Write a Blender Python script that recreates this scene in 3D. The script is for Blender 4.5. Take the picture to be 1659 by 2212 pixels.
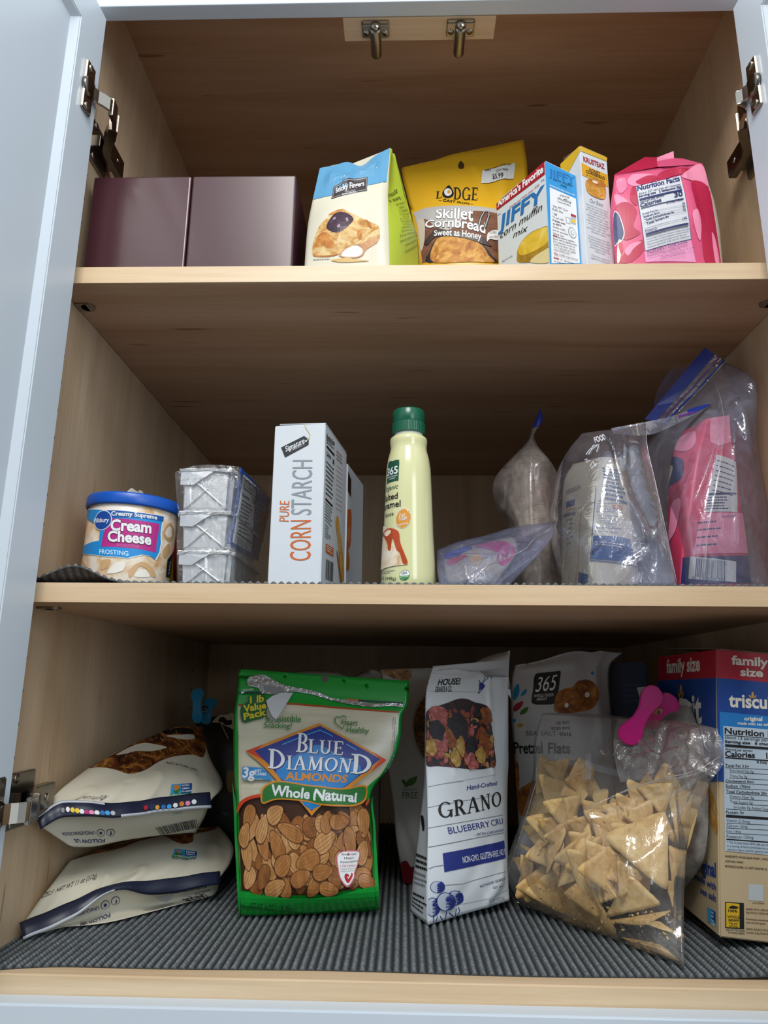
import bpy, bmesh, math, random
import numpy as np
from mathutils import Vector, Matrix

for _o in list(bpy.data.objects):
    bpy.data.objects.remove(_o)
S = bpy.context.scene
COL = S.collection

# ---------------------------------------------------------------- camera
cam_d = bpy.data.cameras.new('camera'); cam = bpy.data.objects.new('camera', cam_d); COL.objects.link(cam)
cam_d.sensor_fit = 'VERTICAL'; cam_d.sensor_height = 36.0; cam_d.sensor_width = 27.0
cam_d.lens = 25.2261
cam_d.clip_start = 0.01; cam_d.clip_end = 60
cam.matrix_world = Matrix(((0.999609, -0.002892, 0.027822, -0.021174), (0.026349, -0.236500, -0.971274, -0.690934), (0.009389, 0.971627, -0.236331, 0.245306), (0, 0, 0, 1)))
S.camera = cam
S.render.resolution_x, S.render.resolution_y = 1659, 2212

# ---------------------------------------------------------------- world and lamps
S.view_settings.view_transform = 'Standard'
try: S.view_settings.look = 'None'
except TypeError: pass
S.view_settings.gamma = 1.0; S.view_settings.use_curve_mapping = False
S.view_settings.exposure = 0.0
S.cycles.transparent_max_bounces = 40
S.cycles.max_bounces = 10
world = bpy.data.worlds.new('room_light'); S.world = world; world.use_nodes = True
world.node_tree.nodes['Background'].inputs[0].default_value = (0.82, 0.92, 1.0, 1)
world.node_tree.nodes['Background'].inputs[1].default_value = 1.0

def area(name, loc, target, size, power, color, sy=None):
    d = bpy.data.lights.new(name, 'AREA'); d.energy = power; d.color = color
    d.shape = 'RECTANGLE'; d.size = size; d.size_y = sy or size
    o = bpy.data.objects.new(name, d); COL.objects.link(o)
    o.location = loc
    o.rotation_euler = (Vector(target) - Vector(loc)).to_track_quat('-Z', 'Y').to_euler()
    return o
area('ceiling_lamp', (-0.10, -1.15, 1.66), (0.0, 0.1, 0.3), 0.60, 22, (1.0, 0.97, 0.93))
area('room_window', (1.3, -2.5, 1.05), (0.0, 0.0, 0.4), 0.9, 18, (0.84, 0.93, 1.0), 1.2)

# ---------------------------------------------------------------- helpers
def link(o, parent=None):
    COL.objects.link(o)
    if parent is not None: o.parent = parent
    return o
def wpos(o):
    v = Vector((0, 0, 0))
    while o is not None:
        v = v + o.location; o = o.parent
    return v
def thing(name, label, cat, base, group=None):
    o = bpy.data.objects.new(name, None); o.empty_display_size = .02; COL.objects.link(o)
    o.location = base; o['label'] = label; o['category'] = cat
    if group: o['group'] = group
    return o
def tag(o, label, cat, group=None, kind=None):
    o['label'] = label; o['category'] = cat
    if group: o['group'] = group
    if kind: o['kind'] = kind
    return o
def mk(name, V, F, mats, parent=None, mi=None, smooth=False, base=None, mods=None):
    """one mesh object from world coordinates; its origin sits on its parent (or on base)"""
    if parent is not None: b = wpos(parent)
    else: b = Vector(base if base is not None else (0, 0, 0))
    me = bpy.data.meshes.new(name)
    me.from_pydata([(p[0]-b[0], p[1]-b[1], p[2]-b[2]) for p in V], [], F)
    if not isinstance(mats, (list, tuple)): mats = [mats]
    for m in mats: me.materials.append(m)
    if mi is not None: me.polygons.foreach_set('material_index', mi)
    if smooth: me.polygons.foreach_set('use_smooth', [True]*len(me.polygons))
    me.update()
    o = bpy.data.objects.new(name, me)
    if parent is None: o.location = b
    return link(o, parent)
def bm_obj(name, bm, mats, parent=None, base=None, smooth=False):
    b = wpos(parent) if parent is not None else Vector(base if base is not None else (0, 0, 0))
    bmesh.ops.translate(bm, verts=bm.verts, vec=-b)
    me = bpy.data.meshes.new(name); bm.to_mesh(me); bm.free()
    if not isinstance(mats, (list, tuple)): mats = [mats]
    for m in mats: me.materials.append(m)
    if smooth: me.polygons.foreach_set('use_smooth', [True]*len(me.polygons))
    o = bpy.data.objects.new(name, me)
    if parent is None: o.location = b
    return link(o, parent)
def bm_box(lo, hi, bev=0.0, seg=2, M=None):
    bm = bmesh.new(); bmesh.ops.create_cube(bm, size=1.0)
    c = [(a+b)/2 for a, b in zip(lo, hi)]; s = [abs(b-a) for a, b in zip(lo, hi)]
    for v in bm.verts: v.co = Vector((v.co.x*s[0]+c[0], v.co.y*s[1]+c[1], v.co.z*s[2]+c[2]))
    if bev: bmesh.ops.bevel(bm, geom=bm.edges[:], offset=bev, segments=seg, affect='EDGES', profile=.5)
    if M is not None: bmesh.ops.transform(bm, matrix=M, verts=bm.verts)
    return bm
def box(name, lo, hi, mat, parent=None, bev=0.0, base=None, M=None, seg=2):
    return bm_obj(name, bm_box(lo, hi, bev, seg, M), mat, parent, base)
def lathe(name, prof, mat, parent=None, M=None, n=48, base=None, cap=True):
    """prof: list of (r, z); M places it in the world"""
    V = []; F = []
    for r, z in prof:
        for k in range(n):
            a = 2*math.pi*k/n; V.append(Vector((r*math.cos(a), r*math.sin(a), z)))
    for i in range(len(prof)-1):
        for k in range(n):
            F.append((i*n+k, i*n+(k+1) % n, (i+1)*n+(k+1) % n, (i+1)*n+k))
    if cap:
        F.append(tuple(reversed(range(n)))); F.append(tuple((len(prof)-1)*n+k for k in range(n)))
    if M is not None: V = [M @ v for v in V]
    return mk(name, V, F, mat, parent, smooth=True, base=base)
def tube(name, pts, r, mat, parent=None, n=8, base=None, closed=False):
    V = []; F = []; m = len(pts); P = [Vector(p) for p in pts]
    for i, p in enumerate(P):
        if closed: t = P[(i+1) % m]-P[i-1]
        else: t = (P[min(i+1, m-1)]-P[max(i-1, 0)])
        t.normalize(); a = t.orthogonal() if i == 0 else (a - t*a.dot(t))
        a.normalize(); b = t.cross(a)
        for k in range(n):
            th = 2*math.pi*k/n; V.append(p + r*(math.cos(th)*a + math.sin(th)*b))
    for i in range(m if closed else m-1):
        j = (i+1) % m
        for k in range(n): F.append((i*n+k, i*n+(k+1) % n, j*n+(k+1) % n, j*n+k))
    if not closed:
        F.append(tuple(reversed(range(n)))); F.append(tuple((m-1)*n+k for k in range(n)))
    return mk(name, V, F, mat, parent, smooth=True, base=base)
def slab(name, outline, depth, mat, parent=None, base=None, bev=.0008, seg=2):
    """outline: world points of a face; thickened along depth vector"""
    bm = bmesh.new(); d = Vector(depth)
    f = bm.faces.new([bm.verts.new(Vector(p)) for p in outline])
    r = bmesh.ops.extrude_face_region(bm, geom=[f])
    bmesh.ops.translate(bm, vec=d, verts=[g for g in r['geom'] if isinstance(g, bmesh.types.BMVert)])
    bmesh.ops.recalc_face_normals(bm, faces=bm.faces)
    if bev:
        es = [e for e in bm.edges if len(e.link_faces) == 2 and e.calc_face_angle(0) > .9]
        bmesh.ops.bevel(bm, geom=es, offset=bev, segments=seg, affect='EDGES')
    return bm_obj(name, bm, mat, parent, base, smooth=False)

# ---------------------------------------------------------------- materials
def srgb(h):
    h = h.lstrip('#'); c = [int(h[i:i+2], 16)/255 for i in (0, 2, 4)]
    return tuple((x/12.92 if x <= .04045 else ((x+.055)/1.055)**2.4) for x in c) + (1,)
def nn(nt, kind, **kw):
    n = nt.nodes.new(kind)
    for k, v in kw.items():
        if k.startswith('i_'):
            key = k[2:]; n.inputs[int(key) if key.isdigit() else key.replace('_', ' ')].default_value = v
        else: setattr(n, k, v)
    return n
_M = {}
def mat(name, col, rough=.5, metal=0.0, spec=.5, coat=0.0, var=.06, scale=40.0, bump=0.0, bscale=200.0, trans=0.0):
    """plain printed / painted / moulded surface with a little procedural unevenness"""
    if name in _M: return _M[name]
    m = bpy.data.materials.new(name); m.use_nodes = True; nt = m.node_tree
    p = nt.nodes['Principled BSDF']
    p.inputs['Roughness'].default_value = rough; p.inputs['Metallic'].default_value = metal
    p.inputs['Specular IOR Level'].default_value = spec; p.inputs['Coat Weight'].default_value = coat
    p.inputs['Coat Roughness'].default_value = .12; p.inputs['Transmission Weight'].default_value = trans
    c = srgb(col); tc = nn(nt, 'ShaderNodeTexCoord')
    nz = nn(nt, 'ShaderNodeTexNoise', i_Scale=scale, i_Detail=3.0)
    mx = nn(nt, 'ShaderNodeMix', data_type='RGBA')
    mx.inputs[6].default_value = tuple(x*(1-var) for x in c[:3])+(1,)
    mx.inputs[7].default_value = tuple(min(1, x*(1+var)) for x in c[:3])+(1,)
    nt.links.new(tc.outputs['Object'], nz.inputs['Vector']); nt.links.new(nz.outputs['Fac'], mx.inputs[0])
    nt.links.new(mx.outputs[2], p.inputs['Base Color'])
    if bump:
        n2 = nn(nt, 'ShaderNodeTexNoise', i_Scale=bscale, i_Detail=2.0)
        b = nn(nt, 'ShaderNodeBump', i_Strength=bump, i_Distance=.002)
        nt.links.new(tc.outputs['Object'], n2.inputs['Vector']); nt.links.new(n2.outputs['Fac'], b.inputs['Height'])
        nt.links.new(b.outputs['Normal'], p.inputs['Normal'])
    _M[name] = m; return m
def wood(name, axis, tint=1.0, dark='#c8a986', light='#e1c9aa'):
    if name in _M: return _M[name]
    m = bpy.data.materials.new(name); m.use_nodes = True; nt = m.node_tree; L = nt.links.new
    p = nt.nodes['Principled BSDF']; p.inputs['Roughness'].default_value = .42; p.inputs['Specular IOR Level'].default_value = .4
    tc = nn(nt, 'ShaderNodeTexCoord')
    def mapped(long, across):
        mp = nn(nt, 'ShaderNodeMapping'); s = [across]*3; s[axis] = long
        mp.inputs['Scale'].default_value = s; L(tc.outputs['Object'], mp.inputs['Vector']); return mp
    a = nn(nt, 'ShaderNodeTexNoise', i_Scale=1.0, i_Detail=5.0, i_Roughness=.6, i_Distortion=.5); L(mapped(1.2, 16).outputs[0], a.inputs['Vector'])
    b = nn(nt, 'ShaderNodeTexNoise', i_Scale=1.0, i_Detail=4.0, i_Roughness=.7); L(mapped(7, 240).outputs[0], b.inputs['Vector'])
    r = nn(nt, 'ShaderNodeValToRGB'); r.color_ramp.elements[0].position = .30; r.color_ramp.elements[1].position = .68
    r.color_ramp.elements[0].color = srgb(dark); r.color_ramp.elements[1].color = srgb(light)
    L(a.outputs['Fac'], r.inputs['Fac'])
    mx = nn(nt, 'ShaderNodeMix', data_type='RGBA', blend_type='MULTIPLY'); mx.inputs[0].default_value = .26
    r2 = nn(nt, 'ShaderNodeValToRGB'); r2.color_ramp.elements[0].position = .35; r2.color_ramp.elements[1].position = .6
    r2.color_ramp.elements[0].color = (.70, .62, .54, 1); r2.color_ramp.elements[1].color = (1, 1, 1, 1)
    L(b.outputs['Fac'], r2.inputs['Fac']); L(r.outputs[0], mx.inputs[6]); L(r2.outputs[0], mx.inputs[7])
    # short dark pore flecks along the grain
    f = nn(nt, 'ShaderNodeTexNoise', i_Scale=1.0, i_Detail=1.0); L(mapped(9, 130).outputs[0], f.inputs['Vector'])
    r3 = nn(nt, 'ShaderNodeValToRGB'); r3.color_ramp.elements[0].position = .215; r3.color_ramp.elements[1].position = .26
    r3.color_ramp.elements[0].color = (.35, .24, .15, 1); r3.color_ramp.elements[1].color = (1, 1, 1, 1)
    L(f.outputs['Fac'], r3.inputs['Fac'])
    m2 = nn(nt, 'ShaderNodeMix', data_type='RGBA', blend_type='MULTIPLY'); m2.inputs[0].default_value = .7
    L(mx.outputs[2], m2.inputs[6]); L(r3.outputs[0], m2.inputs[7]); L(m2.outputs[2], p.inputs['Base Color'])
    bp = nn(nt, 'ShaderNodeBump', i_Strength=.12, i_Distance=.001); L(b.outputs['Fac'], bp.inputs['Height']); L(bp.outputs[0], p.inputs['Normal'])
    _M[name] = m; return m
def film(name, milk=.10, tint='#ffffff', gloss=.05, milkcol='#e8e6ea', rough=.08, crinkle=.35, scale=60.0):
    """thin clear plastic sheet: see-through, slightly milky, mirror glints on its creases"""
    if name in _M: return _M[name]
    m = bpy.data.materials.new(name); m.use_nodes = True; nt = m.node_tree; L = nt.links.new
    nt.nodes.remove(nt.nodes['Principled BSDF']); out = nt.nodes['Material Output']
    tc = nn(nt, 'ShaderNodeTexCoord')
    nz = nn(nt, 'ShaderNodeTexNoise', i_Scale=scale, i_Detail=4.0, i_Roughness=.55, i_Distortion=1.2); L(tc.outputs['Object'], nz.inputs['Vector'])
    bp = nn(nt, 'ShaderNodeBump', i_Strength=crinkle, i_Distance=.004); L(nz.outputs['Fac'], bp.inputs['Height'])
    tr = nn(nt, 'ShaderNodeBsdfTransparent'); tr.inputs[0].default_value = srgb(tint)
    df = nn(nt, 'ShaderNodeBsdfDiffuse'); df.inputs[0].default_value = srgb(milkcol)
    gl = nn(nt, 'ShaderNodeBsdfGlossy'); gl.inputs['Roughness'].default_value = rough
    L(bp.outputs[0], gl.inputs['Normal'])
    mr = nn(nt, 'ShaderNodeMapRange'); mr.inputs['From Min'].default_value = .35; mr.inputs['From Max'].default_value = .75
    mr.inputs['To Min'].default_value = milk*.6; mr.inputs['To Max'].default_value = milk*1.5
    n2 = nn(nt, 'ShaderNodeTexNoise', i_Scale=28.0, i_Detail=5.0, i_Roughness=.6, i_Distortion=2.0); L(tc.outputs['Object'], n2.inputs['Vector'])
    L(n2.outputs['Fac'], mr.inputs['Value'])
    m1 = nn(nt, 'ShaderNodeMixShader'); L(mr.outputs[0], m1.inputs[0]); L(tr.outputs[0], m1.inputs[1]); L(df.outputs[0], m1.inputs[2])
    lw = nn(nt, 'ShaderNodeLayerWeight', i_Blend=.22); L(bp.outputs[0], lw.inputs['Normal'])
    ad = nn(nt, 'ShaderNodeMath', operation='MULTIPLY_ADD'); ad.inputs[1].default_value = .55; ad.inputs[2].default_value = gloss
    L(lw.outputs['Fresnel'], ad.inputs[0])
    m2 = nn(nt, 'ShaderNodeMixShader'); L(ad.outputs[0], m2.inputs[0]); L(m1.outputs[0], m2.inputs[1]); L(gl.outputs[0], m2.inputs[2])
    L(m2.outputs[0], out.inputs['Surface'])
    _M[name] = m; return m
def food(name, cols, scale=60.0, rough=.6, distort=1.0, bump=.0, stretch=(1, 1, 1)):
    """mottled colour: baked crust, nuts, chips, printed food pictures"""
    if name in _M: return _M[name]
    m = bpy.data.materials.new(name); m.use_nodes = True; nt = m.node_tree; L = nt.links.new
    p = nt.nodes['Principled BSDF']; p.inputs['Roughness'].default_value = rough
    tc = nn(nt, 'ShaderNodeTexCoord'); mp = nn(nt, 'ShaderNodeMapping'); mp.inputs['Scale'].default_value = stretch
    L(tc.outputs['Object'], mp.inputs['Vector'])
    nz = nn(nt, 'ShaderNodeTexNoise', i_Scale=scale, i_Detail=6.0, i_Roughness=.65, i_Distortion=distort); L(mp.outputs[0], nz.inputs['Vector'])
    r = nn(nt, 'ShaderNodeValToRGB'); e = r.color_ramp.elements
    k = len(cols)
    while len(e) < k: e.new(.5)
    for i, c in enumerate(cols): e[i].position = .28+.46*i/(k-1); e[i].color = srgb(c)
    L(nz.outputs['Fac'], r.inputs['Fac']); L(r.outputs[0], p.inputs['Base Color'])
    if bump:
        b = nn(nt, 'ShaderNodeBump', i_Strength=bump, i_Distance=.002); L(nz.outputs['Fac'], b.inputs['Height']); L(b.outputs[0], p.inputs['Normal'])
    _M[name] = m; return m
# ---------------------------------------------------------------- surfaces (pure numbers)
PATCH = {}
def A3(p): return np.array(p, float)
def crom(pts, t):
    n = len(pts)-1; x = min(max(t, 0.0), 1.0)*n; i = min(int(x), n-1); f = x-i
    p1 = pts[i]; p2 = pts[i+1]; p0 = pts[i-1] if i > 0 else 2*p1-p2; p3 = pts[i+2] if i+2 <= n else 2*p2-p1
    return .5*(2*p1+(p2-p0)*f+(2*p0-5*p1+4*p2-p3)*f*f+(3*p1-p0-3*p2+p3)*f**3)
def lin(a, t):
    n = len(a)-1; x = min(max(t, 0.0), 1.0)*n; i = min(int(x), n-1); return a[i]+(a[i+1]-a[i])*(x-i)
def wob(u, v, seed):
    r = random.Random(seed); s = 0.0
    for k in range(5):
        a, b, c = r.uniform(-9, 9), r.uniform(-9, 9), r.uniform(0, 6.28); s += math.sin(a*u+b*v+c)/(1+.3*k)
    return s/3
class Patch:
    def N(s, u, v):
        e = .004; u0, u1 = max(u-e, 0), min(u+e, 1); v0, v1 = max(v-e, 0), min(v+e, 1)
        du = s.S(u1, v)-s.S(u0, v); dv = s.S(u, v1)-s.S(u, v0); n = np.cross(dv, du)
        l = np.linalg.norm(n); return n/l if l > 1e-12 else s.n0
    def size(s):
        if not hasattr(s, '_sz'):
            w = sum(np.linalg.norm(s.S((i+1)/8, .5)-s.S(i/8, .5)) for i in range(8))
            h = sum(np.linalg.norm(s.S(.5, (i+1)/8)-s.S(.5, i/8)) for i in range(8)); s._sz = (w, h)
        return s._sz
    def reg(s, name):
        PATCH[name] = s; s.n0 = np.array([0, -1., 0]); return s
class Quad(Patch):
    flat = True
    def __init__(s, TL, TR, BL, BR, name): s.c = [A3(p) for p in (TL, TR, BL, BR)]; s.reg(name)
    def S(s, u, v):
        a, b, c, d = s.c; return (a*(1-u)+b*u)*(1-v)+(c*(1-u)+d*u)*v
class Side(Patch):
    """one side of a bag: two edge polylines, a bulge between them, creases and wobble"""
    flat = False
    def __init__(s, Lp, Rp, bulge, name, pw=1.0, wobble=0.0, seed=1, creases=(), top=None, jag=None):
        s.L = [A3(p) for p in Lp]; s.R = [A3(p) for p in Rp]; s.b = bulge; s.pw = pw; s.w = wobble; s.seed = seed; s.cr = creases; s.top = top; s.jag = jag
        du = sum(s.R)-sum(s.L); dv = (s.L[-1]+s.R[-1])-(s.L[0]+s.R[0]); n = np.cross(dv, du); s.nn = n/np.linalg.norm(n)
        s.reg(name); s.n0 = s.nn
    def S(s, u, v):
        a = crom(s.L, v); b = crom(s.R, v); p = a+(b-a)*u
        e = 4*u*(1-u); h = lin(s.b, v)*e**s.pw if e > 0 else 0.0
        if s.w: h += s.w*min(1, e*1.6)*wob(u, v, s.seed)
        for (u0, v0, u1, v1, amp, wd) in s.cr:
            dx, dy = u1-u0, v1-v0; t = ((u-u0)*dx+(v-v0)*dy)/(dx*dx+dy*dy); tt = min(max(t, 0), 1)
            d2 = (u-u0-tt*dx)**2+(v-v0-tt*dy)**2; h += amp*min(1, e*3)*math.exp(-d2/(wd*wd))
        p = p+s.nn*h
        p = np.array([p[0], p[1], max(p[2], min(s.L[-1][2], s.R[-1][2]))])
        if s.top and v < .16: p = p+np.array([0, 0, -s.top(u)*(1-v/.16)])
        if s.jag and v < .04: p = p+np.array([0, 0, -s.jag(u)*(1-v/.04)])
        return p
class Grid(Patch):
    """free sheet through a net of points (rows from top to bottom)"""
    flat = False
    def __init__(s, rows, name, wobble=0.0, seed=1, creases=()):
        s.r = [[A3(p) for p in row] for row in rows]; s.w = wobble; s.seed = seed; s.cr = creases; s.reg(name)
        c = s.r; n = np.cross(c[-1][0]-c[0][0]+c[-1][-1]-c[0][-1], c[0][-1]-c[0][0]+c[-1][-1]-c[-1][0]); s.nn = n/np.linalg.norm(n); s.n0 = s.nn
    def S(s, u, v):
        p = crom([crom(row, u) for row in s.r], v); h = 0.0; e = 16*u*(1-u)*v*(1-v)
        if s.w: h += s.w*min(1, e*2)*wob(u, v, s.seed)
        for (u0, v0, u1, v1, amp, wd) in s.cr:
            dx, dy = u1-u0, v1-v0; t = ((u-u0)*dx+(v-v0)*dy)/(dx*dx+dy*dy); tt = min(max(t, 0), 1)
            d2 = (u-u0-tt*dx)**2+(v-v0-tt*dy)**2; h += amp*min(1, e*3)*math.exp(-d2/(wd*wd))
        return p+s.nn*h
class Back(Patch):
    """closes a Grid from behind"""
    flat = False
    def __init__(s, g, vec, name): s.g = g; s.d = A3(vec); s.reg(name)
    def S(s, u, v):
        g = s.g.S
        c = (1-v)*g(u, 0)+v*g(u, 1)+(1-u)*g(0, v)+u*g(1, v)-((1-u)*(1-v)*g(0, 0)+u*(1-v)*g(1, 0)+(1-u)*v*g(0, 1)+u*v*g(1, 1))
        q = c+s.d*(16*u*(1-u)*v*(1-v))**.5; q[2] = max(q[2], min(c[2], g(u, 1)[2])); return q
class Turn(Patch):
    """front half of a turned body about a (leaning) axis"""
    flat = False
    def __init__(s, c, prof, name, roll=0.0, a0=-1.75, a1=1.75):
        s.c = A3(c); s.p = prof; s.roll = roll; s.a0, s.a1 = a0, a1; s.reg(name)
    def rad(s, z):
        p = s.p
        for (r0, z0), (r1, z1) in zip(p, p[1:]):
            if z0 <= z <= z1:
                t = (z-z0)/(z1-z0) if z1 > z0 else 0; return r0+(r1-r0)*t
        return p[-1][0] if z > p[-1][1] else p[0][0]
    def S(s, u, v):
        a = s.a0+(s.a1-s.a0)*u; z0, z1 = s.p[0][1], s.p[-1][1]; z = z1+(z0-z1)*v; r = s.rad(z)
        x, y = r*math.sin(a), -r*math.cos(a); cr, sr = math.cos(s.roll), math.sin(s.roll)
        return s.c+np.array([x*cr+z*sr, y, -x*sr+z*cr])
def rot3(yaw, roll=0.0, pit=0.0):
    c, s = math.cos(yaw), math.sin(yaw); Z = np.array([[c, -s, 0], [s, c, 0], [0, 0, 1.]])
    c, s = math.cos(roll), math.sin(roll); Y = np.array([[c, 0, s], [0, 1, 0], [-s, 0, c]])
    return Z@Y
CART = {}
def carton(name, x, y, z, yaw, wl, wr, h, roll=0.0):
    """box with its near upright edge at (x, y): wl runs back-left, wr runs back-right"""
    E = np.array([x, y, z]); M = rot3(-yaw, roll)
    l = M@np.array([-wl, 0, 0.]); r = M@np.array([0, wr, 0.]); u = M@np.array([0, 0, h])
    CART[name] = (E, l, r, u)
    Quad(E+l+u, E+u, E+l, E, name+'_left'); Quad(E+u, E+r+u, E, E+r, name+'_right')

ZT, ZM, ZB = 0.6876, 0.3444, 0.0045          # top shelf, middle liner, floor liner
# ---- cartons
carton('jiffy', .1418, .0307, ZT, 1.018, .0887, .0487, .1553)
carton('krust', .1885, .0480, ZT, 1.080, .0349, .0431, .1905)
carton('corn', -.1083, .0555, ZM, .141, .0581, .1087, .1835)
carton('brown', -.0915, .168, ZM, .141, .056, .100, .1725)
M_ = rot3(-.0308, .0855)
E_ = np.array([.2781, .0713, .0179]); r_ = M_@np.array([.0870, 0, 0.]); l_ = M_@np.array([0, .189, 0.]); u_ = M_@np.array([0, 0, .2688])
CART['wheat'] = (E_, l_, r_, u_); Quad(E_+l_+u_, E_+u_, E_+l_, E_, 'wheat_left'); Quad(E_+u_, E_+r_+u_, E_, E_+r_, 'wheat_right')
# ---- scone mix bag
sc = dict(FL=[(-0.1280, 0.0800, 0.8765), (-0.1332, 0.0660, 0.8218), (-0.1363, 0.0570, 0.7831), (-0.1369, 0.0500, 0.7471), (-0.1376, 0.0460, 0.6876)],
          FR=[(-0.0400, 0.0860, 0.9105), (-0.0415, 0.0710, 0.8495), (-0.0415, 0.0600, 0.8034), (-0.0398, 0.0510, 0.7562), (-0.0378, 0.0460, 0.6876)],
          BR=[(-0.0343, 0.1040, 0.9167), (-0.0252, 0.1130, 0.8736), (-0.0112, 0.1250, 0.8307), (-0.0033, 0.1350, 0.8001), (-0.0008, 0.1400, 0.6876)],
          )
sc['BL'] = [A3((-0.1267, 0.0980, 0.8857))]+[A3(q)+np.array([-.0015, d, 0]) for q, d in zip(sc['FL'][1:], (.055, .080, .095, .105))]
Side(sc['FL'], sc['FR'], [.0, .006, .012, .012, .003], 'scone_front', wobble=.0012, seed=3, top=lambda u: .018*math.exp(-((u-.58)/.16)**2)+.004*math.sin(9*u)*u*(1-u)*4,
     creases=[(.2, .12, .45, .2, .004, .06), (.45, .2, .8, .1, .004, .05), (.92, .3, .96, .9, .003, .04)])
Side(sc['FR'], sc['BR'], [.0, -.004, .004, .006, .002], 'scone_right', wobble=.0016, seed=4, creases=[(.1, .4, .8, .5, -.003, .06)])
Side(sc['BR'], sc['BL'], [.0, .006, .010, .008, .002], 'scone_back', top=lambda u: .018*math.exp(-((1-u-.58)/.16)**2))
Side(sc['BL'], sc['FL'], [.0, .004, .006, .006, .002], 'scone_leftside')
# ---- cornbread pouch
lo = dict(L=[(-0.0270, 0.1850, 0.9626), (-0.0229, 0.1800, 0.9335), (-0.0139, 0.1720, 0.8864), (-0.0064, 0.1650, 0.8380), (-0.0004, 0.1600, 0.6876)],
          R=[(0.1482, 0.1850, 1.0068), (0.1504, 0.1780, 0.9562), (0.1483, 0.1720, 0.8920), (0.1463, 0.1650, 0.8366), (0.1435, 0.1600, 0.6876)])
Side(lo['L'], lo['R'], [.0, .006, .016, .024, .020], 'lodge_front', wobble=.0014, seed=7, creases=[(.55, .2, .62, .42, .003, .03), (.80, .22, .78, .5, .003, .04), (.25, .25, .45, .5, -.002, .05)], top=lambda u: .003*math.sin(11*u)*4*u*(1-u))
Side(lo['R'], lo['L'], [.0, .006, .014, .020, .018], 'lodge_back')
# ---- pink sugar bag, top shelf
sg = dict(FL=[(0.2316, 0.0620, 0.8483), (0.2249, 0.0550, 0.8096), (0.2215, 0.0520, 0.7700), (0.2229, 0.0500, 0.6876)],
          FR=[(0.3396, 0.0620, 0.8620), (0.3403, 0.0550, 0.8084), (0.3405, 0.0520, 0.7627), (0.3415, 0.0500, 0.6876)],
          BR=[(0.3615, 0.1250, 0.9017), (0.3713, 0.1300, 0.8581), (0.3761, 0.1350, 0.8138), (0.3779, 0.1350, 0.6876)],
          BL=[(0.2630, 0.1250, 0.8902), (0.2594, 0.1300, 0.8593), (0.2583, 0.1350, 0.8217), (0.2579, 0.1350, 0.6876)])
Side(sg['FL'], sg['FR'], [.002, .008, .010, .004], 'sugar_front', pw=.7, wobble=.0012, seed=11, creases=[(.0, .08, .5, .03, .002, .04), (.75, .05, .8, .6, .002, .05)])
Side(sg['FR'], sg['BR'], [.0, .005, .006, .002], 'sugar_right', pw=.7)
Side(sg['BR'], sg['BL'], [.0, .005, .006, .002], 'sugar_back', pw=.7)
Side(sg['BL'], sg['FL'], [.0, .005, .006, .002], 'sugar_leftside', pw=.7)
# ---- frosting tub and caramel bottle
TUBC = (-.3262, .083, ZM+.0025); TUBR = .035
tub_prof = [(.0455, 0), (.0462, .004), (.0478, .086)]
Turn(TUBC, tub_prof, 'tub_side', TUBR)
BOTC = (-.0163, .062, ZM)
bot_prof = [(.0278, 0), (.0290, .004), (.0288, .012), (.0277, .036), (.0266, .061), (.0257, .093), (.0250, .112), (.0242, .131), (.0226, .143), (.0205, .151), (.0199, .155), (.0202, .159), (.0207, .1625), (.0203, .166), (.0175, .1685), (.0152, .1695)]
Turn(BOTC, bot_prof, 'bottle_side', 0.0)
# ---- foil pan sleeve
Quad((-0.1991, 0.0550, 0.4763), (-0.1944, 0.2050, 0.4795), (-0.2057, 0.0550, 0.3908), (-0.2060, 0.2050, 0.3987), 'sleeve')
# ---- almond pouch
al = dict(L=[(-0.2186, 0.1850, 0.2642), (-0.2186, 0.1800, 0.2362), (-0.2193, 0.1760, 0.2163), (-0.2182, 0.1720, 0.1957), (-0.2159, 0.1680, 0.1720), (-0.2136, 0.1650, 0.1533), (-0.2107, 0.1620, 0.1339), (-0.2082, 0.1600, 0.1172), (-0.2047, 0.1570, 0.0870), (-0.2004, 0.1530, 0.0547), (-0.1970, 0.1490, 0.0283), (-0.1963, 0.1568, 0.0045)],
          R=[(-0.0143, 0.1950, 0.2521), (-0.0159, 0.1900, 0.2258), (-0.0225, 0.1860, 0.2127), (-0.0240, 0.1820, 0.1895), (-0.0298, 0.1780, 0.1683), (-0.0397, 0.1750, 0.1524), (-0.0542, 0.1720, 0.1346), (-0.0580, 0.1700, 0.1177), (-0.0543, 0.1660, 0.0871), (-0.0507, 0.1620, 0.0550), (-0.0478, 0.1580, 0.0306), (-0.0464, 0.1857, 0.0045)])
Side(al['L'], al['R'], [.0, .001, .004, .010, .016, .020, .022, .022, .021, .018, .012, .006], 'almond_front', wobble=.0011, seed=21, pw=.8,
     creases=[(.62, .60, .94, .70, .0022, .04), (.90, .70, .62, .92, .0014, .035), (.03, .30, .05, .95, .0012, .03), (.93, .70, .95, .97, .0016, .03), (.1, .10, .5, .16, .0012, .04)])
Side(al['R'], al['L'], [.0, .001, .004, .010, .016, .020, .022, .022, .021, .020, .018, .016], 'almond_back')
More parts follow.
